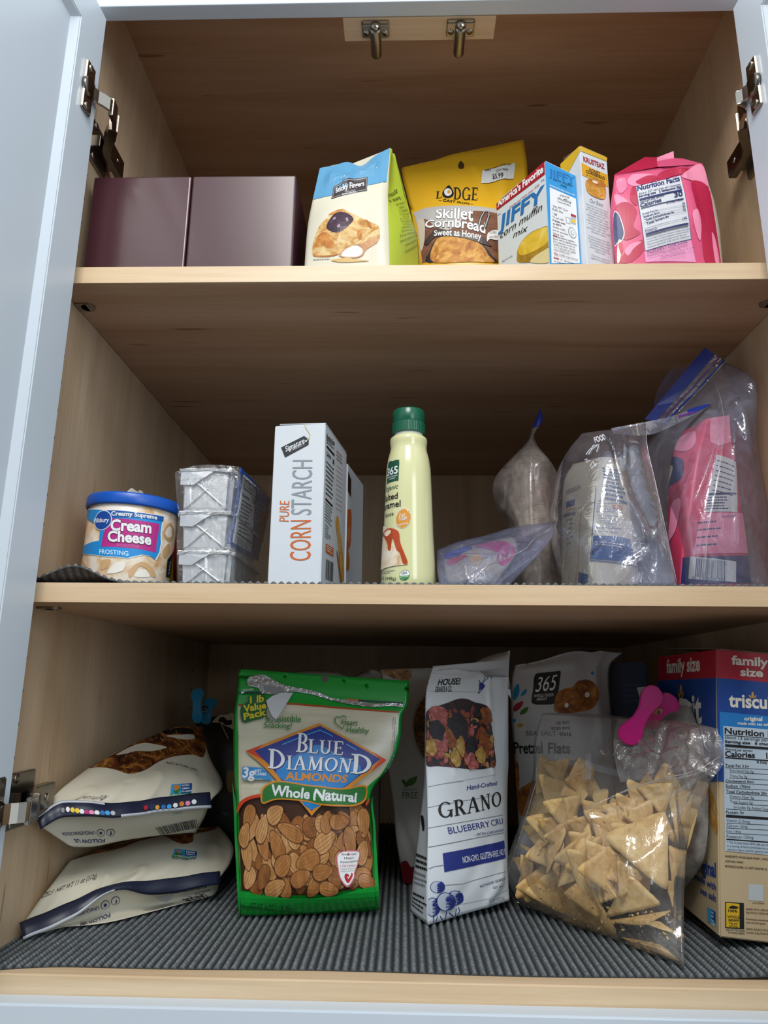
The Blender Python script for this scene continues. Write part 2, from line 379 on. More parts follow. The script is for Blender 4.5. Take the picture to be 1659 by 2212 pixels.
# ---- blueberry granola bag
gr = dict(FL=[(0.0146, 0.1920, 0.2707), (0.0098, 0.1850, 0.2560), (0.0051, 0.1760, 0.2379), (0.0041, 0.1660, 0.2061), (0.0041, 0.1560, 0.1608), (0.0049, 0.1510, 0.1381), (0.0055, 0.1450, 0.0974), (0.0050, 0.1380, 0.0410), (0.0053, 0.1378, 0.0045)],
          FR=[(0.1120, 0.2250, 0.2906), (0.1091, 0.2220, 0.2674), (0.1065, 0.2180, 0.2385), (0.1016, 0.2120, 0.1996), (0.0974, 0.2060, 0.1579), (0.0952, 0.2040, 0.1324), (0.0942, 0.2020, 0.0875), (0.0972, 0.2000, 0.0391), (0.0989, 0.2000, 0.0129)],
          BR=[(0.1115, 0.2300, 0.2903), (0.1099, 0.2320, 0.2665), (0.1078, 0.2360, 0.2372), (0.1050, 0.2450, 0.1979), (0.1033, 0.2550, 0.1532), (0.1020, 0.2600, 0.1254), (0.1004, 0.2620, 0.0822), (0.1002, 0.2620, 0.0376), (0.0988, 0.2620, 0.0045)],
          BL=[(0.0160, 0.1980, 0.2698), (0.0109, 0.2000, 0.2551), (0.0058, 0.2000, 0.2366), (0.0046, 0.2000, 0.2045), (0.0038, 0.1980, 0.1566), (0.0026, 0.1970, 0.1322), (-0.0030, 0.1940, 0.0885), (-0.0110, 0.1900, 0.0279), (-0.0130, 0.1877, 0.0045)])
def tear_(u):
    return .004+.012/(1+math.exp(-(u-.40)*16))+max(0, u-.60)*.10
def jag_(u): return (.003*abs(math.sin(23*u))+.002*abs(math.sin(51*u+1)))*min(1, u*9)
Side(gr['FL'], gr['FR'], [.0, .001, .004, .008, .010, .010, .009, .006, .0], 'gran_front', wobble=.0013, seed=31, top=tear_, jag=jag_,
     creases=[(.72, .16, .82, .55, 0.0022, 0.030), (.62, .10, .9, .2, 0.0017, 0.050), (.3, .55, .75, .75, 0.0014, 0.030), (.75, .78, .35, .93, -0.0014, 0.030), (.70, .97, .95, .86, 0.0033, 0.035)])
Side(gr['FR'], gr['BR'], [.0, .0, .001, .004, .006, .006, .006, .004, .0], 'gran_right')
Side(gr['BR'], gr['BL'], [.0, .001, .004, .010, .014, .014, .012, .008, .002], 'gran_back', top=lambda u: .008*math.exp(-((u-.62)/.25)**2))
Side(gr['BL'], gr['FL'], [.0, .0, -.002, -.004, -.006, -.006, -.004, .002, .001], 'gran_leftside', wobble=.0008, seed=33)
# ---- pretzel crisp bag behind
Side([(0.1247, 0.2750, 0.2741), (0.1198, 0.2750, 0.2545), (0.1179, 0.2750, 0.2137), (0.1207, 0.2750, 0.1570), (0.1223, 0.2750, 0.1018), (0.1235, 0.2750, 0.0045)],
     [(0.2659, 0.2750, 0.2889), (0.2479, 0.2750, 0.2710), (0.2466, 0.2750, 0.2151), (0.2453, 0.2750, 0.1585), (0.2445, 0.2750, 0.1035), (0.2413, 0.2750, 0.0045)],
     [.0, .010, .022, .028, .024, .004], 'crisp_front', wobble=.0016, seed=41, pw=.8, creases=[(.1, .08, .6, .12, .003, .05), (.82, .05, .86, .5, .004, .05)], top=lambda u: -.012*math.exp(-((u-.6)/.3)**2))
Side(PATCH['crisp_front'].R, PATCH['crisp_front'].L, [.0, .010, .022, .028, .024, .004], 'crisp_back', pw=.8, top=lambda u: -.012*math.exp(-((1-u-.6)/.3)**2))
# ---- white pouch with round window (behind almonds and granola)
Side([(-0.0516, 0.3000, 0.2677), (-0.0477, 0.2950, 0.2054), (-0.0409, 0.2880, 0.1419), (-0.0346, 0.2840, 0.1039), (-0.0290, 0.2800, 0.0530), (-0.0202, 0.3014, 0.0045)],
     [(0.0775, 0.3000, 0.2725), (0.0733, 0.2960, 0.2067), (0.0668, 0.2920, 0.1428), (0.0611, 0.2900, 0.1043), (0.0565, 0.2880, 0.0527), (0.0522, 0.2860, 0.0045)],
     [.0, .006, .012, .014, .012, .004], 'window_front', wobble=.0014, seed=45, creases=[(.1, .7, .3, .95, -.004, .05)])
Side(PATCH['window_front'].R, PATCH['window_front'].L, [.0, .006, .012, .014, .012, .004], 'window_back')
# ---- white pouch with scalloped top (furthest back, behind almonds)
Side([(-0.2033, 0.3850, 0.2677), (-0.1955, 0.3800, 0.2005), (-0.1874, 0.3750, 0.1070), (-0.1797, 0.3700, 0.0045)], [(-0.0521, 0.3850, 0.2690), (-0.0513, 0.3800, 0.2020), (-0.0528, 0.3750, 0.1087), (-0.0543, 0.3700, 0.0045)],
     [.0, .012, .018, .004], 'scallop_front', top=lambda u: .0095*math.exp(-((u-.70)/.10)**2)+.008*math.exp(-(u/.12)**2)+.004*math.exp(-((u-1)/.05)**2))
Side(PATCH['scallop_front'].R, PATCH['scallop_front'].L, [.0, .012, .018, .004], 'scallop_back', top=lambda u: .0095*math.exp(-((1-u-.70)/.10)**2)+.008*math.exp(-((1-u)/.12)**2))
# ---- navy bag with cow patches, far left back
Side([(-0.3147, 0.3600, 0.1963), (-0.3134, 0.3500, 0.1632), (-0.3067, 0.3450, 0.1093), (-0.2966, 0.3400, 0.0045)], [(-0.2128, 0.3600, 0.2176), (-0.2084, 0.3500, 0.1644), (-0.2062, 0.3450, 0.1106), (-0.2036, 0.3400, 0.0045)],
     [.0, .014, .024, .006], 'navy_front', wobble=.0015, seed=51, creases=[(.42, .0, .52, .35, .003, .03)])
Side(PATCH['navy_front'].R, PATCH['navy_front'].L, [.0, .014, .024, .006], 'navy_back')
# ---- two pretzel bags lying in the left corner
Grid([[(-0.3932, 0.1700, 0.0533), (-0.3746, 0.2200, 0.0565), (-0.3406, 0.2600, 0.0611), (-0.3018, 0.3000, 0.0628), (-0.2660, 0.3300, 0.0636)],
      [(-0.3897, 0.1280, 0.0416), (-0.3592, 0.1680, 0.0501), (-0.3257, 0.2100, 0.0538), (-0.2851, 0.2520, 0.0539), (-0.2384, 0.2950, 0.0460)],
      [(-0.3927, 0.0980, 0.0260), (-0.3500, 0.1380, 0.0370), (-0.3165, 0.1780, 0.0418), (-0.2748, 0.2200, 0.0422), (-0.2319, 0.2550, 0.0344)],
      [(-0.3951, 0.0790, 0.0092), (-0.3601, 0.1090, 0.0211), (-0.3283, 0.1390, 0.0349), (-0.2867, 0.1760, 0.0275), (-0.2336, 0.2150, 0.0276)],
      [(-0.3817, 0.0950, 0.0031), (-0.3597, 0.1220, 0.0062), (-0.3311, 0.1520, 0.0110), (-0.2913, 0.1900, 0.0073), (-0.2388, 0.2280, 0.0120)],
      [(-0.3704, 0.1061, 0.0055), (-0.3487, 0.1110, 0.0055), (-0.3209, 0.1275, 0.0055), (-0.2854, 0.1724, 0.0055), (-0.2438, 0.2258, 0.0055)]],
     'pretzlow_front', wobble=.002, seed=61, creases=[(.3, .35, .36, .62, .003, .02), (.5, .38, .6, .62, .004, .03), (.75, .3, .7, .62, -.003, .03), (.08, .35, .12, .62, .003, .02), (.9, .2, .97, .62, .003, .03)])
Back(PATCH['pretzlow_front'], (-.02, .07, -.02), 'pretzlow_back')
Grid([[(-0.3949, 0.0750, 0.0157), (-0.3605, 0.1050, 0.0273), (-0.3271, 0.1350, 0.0383), (-0.2828, 0.1720, 0.0344), (-0.2331, 0.2120, 0.0338)],
      [(-0.3906, 0.0710, 0.0109), (-0.3562, 0.1000, 0.0231), (-0.3254, 0.1310, 0.0370), (-0.2839, 0.1670, 0.0292), (-0.2312, 0.2070, 0.0293)],
      [(-0.3879, 0.0700, 0.0057), (-0.3533, 0.0980, 0.0184), (-0.3247, 0.1300, 0.0344), (-0.2860, 0.1650, 0.0234), (-0.2304, 0.2050, 0.0249)]], 'pretzlow_seal')
Grid([[(-0.3819, 0.1650, 0.1509), (-0.3572, 0.2050, 0.1701), (-0.3350, 0.2450, 0.1829), (-0.3167, 0.2850, 0.1915), (-0.2968, 0.3250, 0.1893)],
      [(-0.3869, 0.1120, 0.1345), (-0.3582, 0.1500, 0.1436), (-0.3294, 0.1820, 0.1498), (-0.3011, 0.2250, 0.1590), (-0.2703, 0.2750, 0.1549)],
      [(-0.3873, 0.0900, 0.1233), (-0.3549, 0.1220, 0.1321), (-0.3174, 0.1520, 0.1370), (-0.2841, 0.1920, 0.1396), (-0.2430, 0.2400, 0.1270)],
      [(-0.3869, 0.0730, 0.1084), (-0.3691, 0.0890, 0.1202), (-0.3271, 0.1180, 0.1144), (-0.2913, 0.1530, 0.1152), (-0.2442, 0.1930, 0.1148)],
      [(-0.3844, 0.0800, 0.1026), (-0.3624, 0.1040, 0.1017), (-0.3294, 0.1300, 0.0977), (-0.2931, 0.1630, 0.0969), (-0.2538, 0.2050, 0.0951)],
      [(-0.3672, 0.1100, 0.0795), (-0.3516, 0.1320, 0.0759), (-0.3310, 0.1600, 0.0767), (-0.3020, 0.1950, 0.0758), (-0.2709, 0.2350, 0.0723)]],
     'pretzup_front', wobble=.002, seed=63, creases=[(.2, .3, .3, .6, .003, .025), (.45, .35, .5, .62, -.003, .03), (.62, .3, .66, .62, .003, .03), (.45, .62, .5, .95, .003, .02), (.82, .35, .9, .6, .003, .03)])
Back(PATCH['pretzup_front'], (-.02, .07, .0), 'pretzup_back')
Grid([[(-0.3876, 0.0690, 0.1136), (-0.3683, 0.0840, 0.1275), (-0.3266, 0.1130, 0.1210), (-0.2903, 0.1480, 0.1222), (-0.2443, 0.1880, 0.1228)],
      [(-0.3839, 0.0660, 0.1100), (-0.3651, 0.0800, 0.1221), (-0.3238, 0.1090, 0.1162), (-0.2885, 0.1440, 0.1169), (-0.2423, 0.1840, 0.1166)],
      [(-0.3814, 0.0650, 0.1056), (-0.3632, 0.0790, 0.1159), (-0.3220, 0.1080, 0.1107), (-0.2877, 0.1430, 0.1111), (-0.2411, 0.1830, 0.1101)]], 'pretzup_seal')
# ---- clear bag of corn chips
Grid([[(0.1490, 0.2250, 0.2158), (0.1870, 0.2000, 0.2165), (0.2310, 0.1650, 0.2146), (0.2667, 0.1200, 0.2110), (0.2899, 0.0640, 0.2085)],
      [(0.1383, 0.2100, 0.1842), (0.1785, 0.1720, 0.1813), (0.2209, 0.1400, 0.1756), (0.2565, 0.1000, 0.1749), (0.2925, 0.0580, 0.1827)],
      [(0.1344, 0.2050, 0.1379), (0.1661, 0.1500, 0.1402), (0.2059, 0.1150, 0.1361), (0.2437, 0.0850, 0.1408), (0.2776, 0.0600, 0.1553)],
      [(0.1156, 0.2000, 0.0882), (0.1484, 0.1250, 0.0975), (0.1916, 0.0900, 0.1003), (0.2256, 0.0680, 0.1028), (0.2581, 0.0700, 0.1092)],
      [(0.0978, 0.2000, 0.0415), (0.1366, 0.1250, 0.0507), (0.1754, 0.0750, 0.0531), (0.2089, 0.0550, 0.0568), (0.2468, 0.0660, 0.0586)],
      [(0.1100, 0.2159, 0.0060), (0.1511, 0.1472, 0.0060), (0.1816, 0.1073, 0.0060), (0.2080, 0.0640, 0.0060), (0.2293, 0.0320, 0.0060)]], 'chip_front', wobble=.0042, seed=71,
     creases=[(.05, .25, .9, .30, .006, .02), (.35, .5, .95, .28, .007, .022), (.15, .4, .4, .55, .004, .02), (.55, .55, .62, .75, .005, .02), (.5, .75, .8, .62, .004, .018), (.7, .05, .75, .3, .006, .03), (.85, .02, .88, .3, -.006, .03), (.3, .0, .36, .2, .005, .025), (.1, .7, .3, .9, .004, .02)])
Back(PATCH['chip_front'], (-.02, .062, .0), 'chip_back')
Grid([[(0.2188, 0.1500, 0.2131), (0.2405, 0.1380, 0.2118), (0.2592, 0.1120, 0.2132), (0.2766, 0.0820, 0.2119), (0.2895, 0.0600, 0.2078)],
      [(0.2082, 0.1360, 0.1902), (0.2345, 0.1240, 0.1913), (0.2519, 0.0960, 0.1935), (0.2705, 0.0700, 0.1964), (0.2922, 0.0530, 0.1926)],
      [(0.2069, 0.1280, 0.1670), (0.2297, 0.1140, 0.1696), (0.2483, 0.0900, 0.1748), (0.2676, 0.0660, 0.1808), (0.2896, 0.0530, 0.1754)],
      [(0.2094, 0.1240, 0.1488), (0.2266, 0.1080, 0.1537), (0.2458, 0.0860, 0.1618), (0.2657, 0.0640, 0.1688), (0.2793, 0.0550, 0.1623)]], 'bunch_front', wobble=.0045, seed=17,
     creases=[(.1, .1, .5, .8, .005, .03), (.5, .1, .35, .9, -.005, .03), (.6, .2, .9, .8, .005, .03), (.75, .1, .7, .9, .004, .025), (.9, .1, .85, .7, -.004, .03), (.2, .6, .6, .5, .004, .03)])
# ---- bag behind the chips: white film with red patches
Grid([[(0.2738, 0.2350, 0.2444), (0.2818, 0.2000, 0.2435), (0.2877, 0.1650, 0.2371), (0.2947, 0.1350, 0.2277)],
      [(0.2665, 0.2350, 0.1839), (0.2809, 0.1950, 0.1869), (0.2873, 0.1400, 0.1908), (0.2893, 0.0980, 0.1892)],
      [(0.2591, 0.2350, 0.1201), (0.2743, 0.1900, 0.1266), (0.2834, 0.1300, 0.1350), (0.2855, 0.0860, 0.1412)],
      [(0.2504, 0.2300, 0.0594), (0.2695, 0.1900, 0.0680), (0.2761, 0.1300, 0.0804), (0.2773, 0.0880, 0.0849)],
      [(0.2460, 0.2250, 0.0209), (0.2540, 0.2000, 0.0249), (0.2630, 0.1650, 0.0339), (0.2696, 0.1300, 0.0450)]], 'tort_front', wobble=.002, seed=75)
Back(PATCH['tort_front'], (-.02, .02, .0), 'tort_back')
# ---- flour bag in its zip bag (middle shelf)
fl = dict(A=[(0.1813, 0.1390, 0.5069), (0.1680, 0.1320, 0.4823), (0.1625, 0.1300, 0.4323), (0.1567, 0.1260, 0.3444)], E=[(0.2065, 0.1190, 0.5092), (0.1905, 0.0800, 0.4631), (0.1820, 0.0720, 0.4141), (0.1722, 0.0680, 0.3444)],
          C=[(0.2445, 0.1540, 0.5206), (0.2421, 0.1320, 0.4836), (0.2426, 0.1220, 0.4281), (0.2431, 0.1160, 0.3444)], D=[(0.2233, 0.1840, 0.5242), (0.2257, 0.1990, 0.4998), (0.2236, 0.1990, 0.4452), (0.2196, 0.1940, 0.3444)])
Side(fl['A'], fl['E'], [.0, .003, .005, .001], 'flour_left', wobble=.0012, seed=81); Side(fl['E'], fl['C'], [.0, .003, .005, .001], 'flour_right', wobble=.0012, seed=82)
Side(fl['C'], fl['D'], [.0, .003, .005, .001], 'flour_b1'); Side(fl['D'], fl['A'], [.0, .003, .005, .001], 'flour_b2')
Grid([[(0.1844, 0.1000, 0.5322), (0.2031, 0.0850, 0.5300), (0.2271, 0.0780, 0.5308), (0.2422, 0.0760, 0.5333), (0.2510, 0.0760, 0.5350)],
      [(0.1658, 0.1060, 0.5066), (0.1891, 0.0600, 0.4915), (0.2119, 0.0520, 0.4942), (0.2319, 0.0520, 0.4968), (0.2452, 0.0640, 0.5035)],
      [(0.1554, 0.1060, 0.4567), (0.1768, 0.0440, 0.4378), (0.1995, 0.0380, 0.4413), (0.2292, 0.0400, 0.4469), (0.2463, 0.0520, 0.4605)],
      [(0.1528, 0.1040, 0.4104), (0.1710, 0.0400, 0.3972), (0.1941, 0.0300, 0.3953), (0.2268, 0.0300, 0.3954), (0.2487, 0.0400, 0.4049)],
      [(0.1586, 0.1000, 0.3444), (0.1712, 0.0420, 0.3444), (0.1950, 0.0280, 0.3444), (0.2264, 0.0260, 0.3444), (0.2520, 0.0300, 0.3444)]], 'flourzip_front', wobble=.0022, seed=83,
     creases=[(.30, .0, .75, .75, .010, .025), (.75, .75, 1, .72, .006, .03), (.05, .5, .4, .8, .005, .02), (.4, .8, .05, .98, .005, .02), (.5, .95, .9, .75, .006, .02), (.9, .75, .95, 1, .005, .02), (.55, .1, .6, .6, .005, .03), (.8, .8, .7, 1, -.005, .02)])
Back(PATCH['flourzip_front'], (-.005, .15, .0), 'flourzip_back')
Grid([[(0.2122, 0.0800, 0.5310), (0.2521, 0.0800, 0.5387), (0.2826, 0.0850, 0.5473), (0.3116, 0.0900, 0.5588), (0.3341, 0.0940, 0.5678)],
      [(0.2137, 0.0780, 0.5231), (0.2500, 0.0760, 0.5213), (0.2753, 0.0830, 0.5315), (0.3073, 0.0880, 0.5490), (0.3296, 0.0920, 0.5630)]], 'flour_neck')
# ---- pink sugar in its zip bag (middle shelf)
su = dict(A=[(0.3132, 0.1280, 0.5458), (0.2976, 0.1280, 0.5168), (0.2878, 0.1280, 0.4712), (0.2843, 0.1280, 0.4159), (0.2817, 0.1260, 0.3444)], E=[(0.3275, 0.0930, 0.5481), (0.3034, 0.0740, 0.4935), (0.2886, 0.0680, 0.4443), (0.2764, 0.0650, 0.3978), (0.2660, 0.0630, 0.3444)],
          C=[(0.3634, 0.1180, 0.5613), (0.3581, 0.1040, 0.5033), (0.3572, 0.1000, 0.4529), (0.3572, 0.0980, 0.4047), (0.3564, 0.0960, 0.3444)], D=[(0.3495, 0.1580, 0.5598), (0.3583, 0.1730, 0.5287), (0.3590, 0.1780, 0.4851), (0.3561, 0.1780, 0.4265), (0.3539, 0.1730, 0.3444)])
Side(su['A'], su['E'], [.0, .004, .006, .006, .001], 'sug2_left', wobble=.0012, seed=85); Side(su['E'], su['C'], [.0, .004, .006, .006, .001], 'sug2_right', wobble=.0012, seed=86)
Side(su['C'], su['D'], [.0, .003, .004, .004, .001], 'sug2_b1'); Side(su['D'], su['A'], [.0, .003, .004, .004, .001], 'sug2_b2')
Grid([[(0.2958, 0.1350, 0.5573), (0.3141, 0.1280, 0.5753), (0.3327, 0.1220, 0.5936), (0.3493, 0.1180, 0.6116), (0.3652, 0.1150, 0.6288)],
      [(0.2839, 0.1350, 0.5133), (0.2970, 0.0960, 0.5173), (0.3185, 0.0760, 0.5267), (0.3477, 0.0800, 0.5448), (0.3821, 0.0850, 0.5873)],
      [(0.2811, 0.1300, 0.4661), (0.2814, 0.0640, 0.4588), (0.3027, 0.0460, 0.4639), (0.3351, 0.0560, 0.4773), (0.3790, 0.0900, 0.5152)],
      [(0.2821, 0.1250, 0.4153), (0.2757, 0.0560, 0.4059), (0.2902, 0.0360, 0.4017), (0.3286, 0.0480, 0.4044), (0.3834, 0.0920, 0.4297)],
      [(0.2817, 0.1150, 0.3444), (0.2715, 0.0480, 0.3444), (0.2872, 0.0300, 0.3444), (0.3192, 0.0400, 0.3444), (0.3845, 0.0950, 0.3444)]], 'sugzip_front', wobble=.0025, seed=87,
     creases=[(.72, .05, .42, .95, .010, .022), (.60, .28, .35, .6, .006, .02), (.35, .6, .55, .8, .005, .02), (.55, .8, .8, .98, .006, .02), (.8, .2, .92, .5, .007, .03), (.75, .3, .72, .8, .005, .016), (.15, .2, .3, .9, .004, .03)])
Back(PATCH['sugzip_front'], (-.03, .15, .0), 'sugzip_back')
Grid([[(0.2721, 0.1420, 0.5653), (0.2895, 0.1340, 0.5862), (0.3075, 0.1280, 0.6071), (0.3248, 0.1220, 0.6274), (0.3419, 0.1170, 0.6475)],
      [(0.2954, 0.1340, 0.5569), (0.3137, 0.1270, 0.5749), (0.3323, 0.1210, 0.5932), (0.3489, 0.1170, 0.6111), (0.3647, 0.1140, 0.6283)]], 'sugzip_strip')
Grid([[(0.2934, 0.1650, 0.5965), (0.2989, 0.1600, 0.6144), (0.3151, 0.1550, 0.6360), (0.3344, 0.1500, 0.6399)], [(0.2908, 0.1500, 0.5690), (0.3042, 0.1450, 0.5822), (0.3237, 0.1400, 0.6014), (0.3421, 0.1350, 0.6267)]], 'sugzip_lip')
# ---- tall milky zip bag, further back
Grid([[(0.1487, 0.2050, 0.5806), (0.1518, 0.2050, 0.5812), (0.1548, 0.2050, 0.5825), (0.1580, 0.2050, 0.5844), (0.1605, 0.2050, 0.5870)],
      [(0.1409, 0.2100, 0.5611), (0.1416, 0.2000, 0.5589), (0.1431, 0.1950, 0.5577), (0.1464, 0.2000, 0.5595), (0.1507, 0.2100, 0.5630)],
      [(0.0983, 0.2200, 0.5132), (0.1170, 0.1850, 0.5170), (0.1372, 0.1700, 0.5184), (0.1584, 0.1800, 0.5241), (0.1810, 0.2100, 0.5123)],
      [(0.1022, 0.2200, 0.4773), (0.1186, 0.1800, 0.4660), (0.1342, 0.1650, 0.4623), (0.1548, 0.1750, 0.4649), (0.1808, 0.2100, 0.4719)],
      [(0.1159, 0.2100, 0.4443), (0.1210, 0.1700, 0.4182), (0.1330, 0.1600, 0.4106), (0.1534, 0.1650, 0.4116), (0.1774, 0.2000, 0.4215)],
      [(0.1170, 0.2000, 0.3444), (0.1215, 0.1650, 0.3444), (0.1307, 0.1550, 0.3444), (0.1507, 0.1600, 0.3444), (0.1732, 0.1900, 0.3444)]], 'tallzip_front', wobble=.0015, seed=91,
     creases=[(.52, .12, .5, .85, .006, .02), (.6, .42, .95, .36, .004, .03), (.1, .5, .3, .75, .003, .03), (.5, .45, .8, .75, -.003, .04)])
Back(PATCH['tallzip_front'], (.0, .08, .0), 'tallzip_back')
Grid([[(0.1575, 0.2050, 0.6020), (0.1588, 0.2050, 0.6039), (0.1604, 0.2050, 0.5987)], [(0.1527, 0.2050, 0.5903), (0.1566, 0.2030, 0.5895), (0.1612, 0.2050, 0.5903)], [(0.1474, 0.2050, 0.5773), (0.1531, 0.2030, 0.5785), (0.1597, 0.2050, 0.5838)]], 'tallzip_tip')
# ---- zip bag lying in front of it
Grid([[(0.0154, 0.1000, 0.3942), (0.0409, 0.1150, 0.4068), (0.0745, 0.1300, 0.4177), (0.1140, 0.1400, 0.4311), (0.1525, 0.1180, 0.4312)],
      [(0.0141, 0.0640, 0.3765), (0.0414, 0.0600, 0.3833), (0.0716, 0.0660, 0.3896), (0.1076, 0.0740, 0.3964), (0.1396, 0.0780, 0.4050)],
      [(0.0135, 0.0440, 0.3609), (0.0393, 0.0380, 0.3644), (0.0630, 0.0380, 0.3674), (0.0930, 0.0480, 0.3726), (0.1193, 0.0600, 0.3802)],
      [(0.0154, 0.0360, 0.3444), (0.0381, 0.0260, 0.3444), (0.0566, 0.0260, 0.3444), (0.0712, 0.0320, 0.3444), (0.0850, 0.0440, 0.3444)]], 'flatzip_front', wobble=.0022, seed=95,
     creases=[(.1, .9, .95, .25, .006, .02), (.25, .6, .3, .95, .004, .02), (.6, .2, .62, .5, .004, .03), (.3, .95, .6, .7, .005, .02), (.7, .95, .98, .3, -.005, .03), (.2, .25, .5, .4, -.004, .03)])
Back(PATCH['flatzip_front'], (.0, .085, .0), 'flatzip_back')
class Inset(Patch):
    flat = False
    def __init__(s, g, c, k, dy, name): s.g = PATCH[g]; s.c = np.array(c); s.k = k; s.dy = dy; s.reg(name)
    def S(s, u, v): p = s.g.S(u, .22+.75*v); q = s.c+(p-s.c)*s.k; return np.array([q[0], p[1]+s.dy, p[2] if v > .9 else q[2]])
cT = PATCH['tallzip_front'].S(.5, .7)
Inset('tallzip_front', cT, .90, .010, 'meal_front'); Back(PATCH['meal_front'], (0, .045, 0), 'meal_back')
class Inset2(Inset):
    def S(s, u, v): p = s.g.S(.04+.72*u, .06+.90*v); q = s.c+(p-s.c)*s.k; return np.array([q[0], p[1]+s.dy, max(q[2], ZM+.001)])
Inset2('flatzip_front', PATCH['flatzip_front'].S(.45, .55), .90, .016, 'snack_front'); Back(PATCH['snack_front'], (0, .05, 0), 'snack_back')
carton('wheat2', .2985, .284, ZB, .30, .052, .075, .2750)
class Over(Patch):
    flat = False
    def __init__(s, g, name): s.g = PATCH[g]; s.reg(name)
    def S(s, u, v): return s.g.S(u, v)+s.g.nn*.0022
Over('pretzup_seal', 'pretzup_fin')
# ---------------------------------------------------------------- meshing and printing on surfaces
def patch_bm(bm, p, nu, nv, mi=0):
    g = [[bm.verts.new(Vector(p.S(i/nu, j/nv))) for i in range(nu+1)] for j in range(nv+1)]
    for j in range(nv):
        for i in range(nu):
            try:
                f = bm.faces.new((g[j][i], g[j+1][i], g[j+1][i+1], g[j][i+1])); f.material_index = mi; f.smooth = True
            except ValueError: pass
def body(name, parts, mats, parent=None, close=True, base=None, thick=0.0):
    """parts: (patch name, nu, nv, material slot) welded into one skin"""
    bm = bmesh.new()
    for pn, nu, nv, mi in parts:
        patch_bm(bm, PATCH[pn], nu, nv, mi); RES[pn] = (nu, nv)
    bmesh.ops.remove_doubles(bm, verts=bm.verts, dist=2e-5)
    if close:
        es = [e for e in bm.edges if e.is_boundary]
        if es: bmesh.ops.holes_fill(bm, edges=es, sides=0)
    bmesh.ops.dissolve_degenerate(bm, edges=bm.edges, dist=1e-6)
    if thick:
        bmesh.ops.recalc_face_normals(bm, faces=bm.faces)
        bmesh.ops.solidify(bm, geom=bm.faces[:], thickness=thick)
    bmesh.ops.recalc_face_normals(bm, faces=bm.faces)
    return bm_obj(name, bm, mats, parent, base)
_TX = {}
def glyphs(s, bold=0.0, res=3):
    k = (s, bold)
    if k not in _TX:
        cu = bpy.data.curves.new('lettering', 'FONT'); cu.body = s; cu.size = 1.0; cu.resolution_u = res; cu.fill_mode = 'FRONT'; cu.offset = bold
        o = bpy.data.objects.new('lettering', cu); COL.objects.link(o)
        dg = bpy.context.evaluated_depsgraph_get(); me = o.evaluated_get(dg).to_mesh()
        V = [(v.co.x, v.co.y) for v in me.vertices]; F = [tuple(p.vertices) for p in me.polygons]
        o.evaluated_get(dg).to_mesh_clear(); bpy.data.objects.remove(o); bpy.data.curves.remove(cu)
        _TX[k] = (V, F)
    return _TX[k]
CAP = max(v[1] for v in glyphs('H')[0])
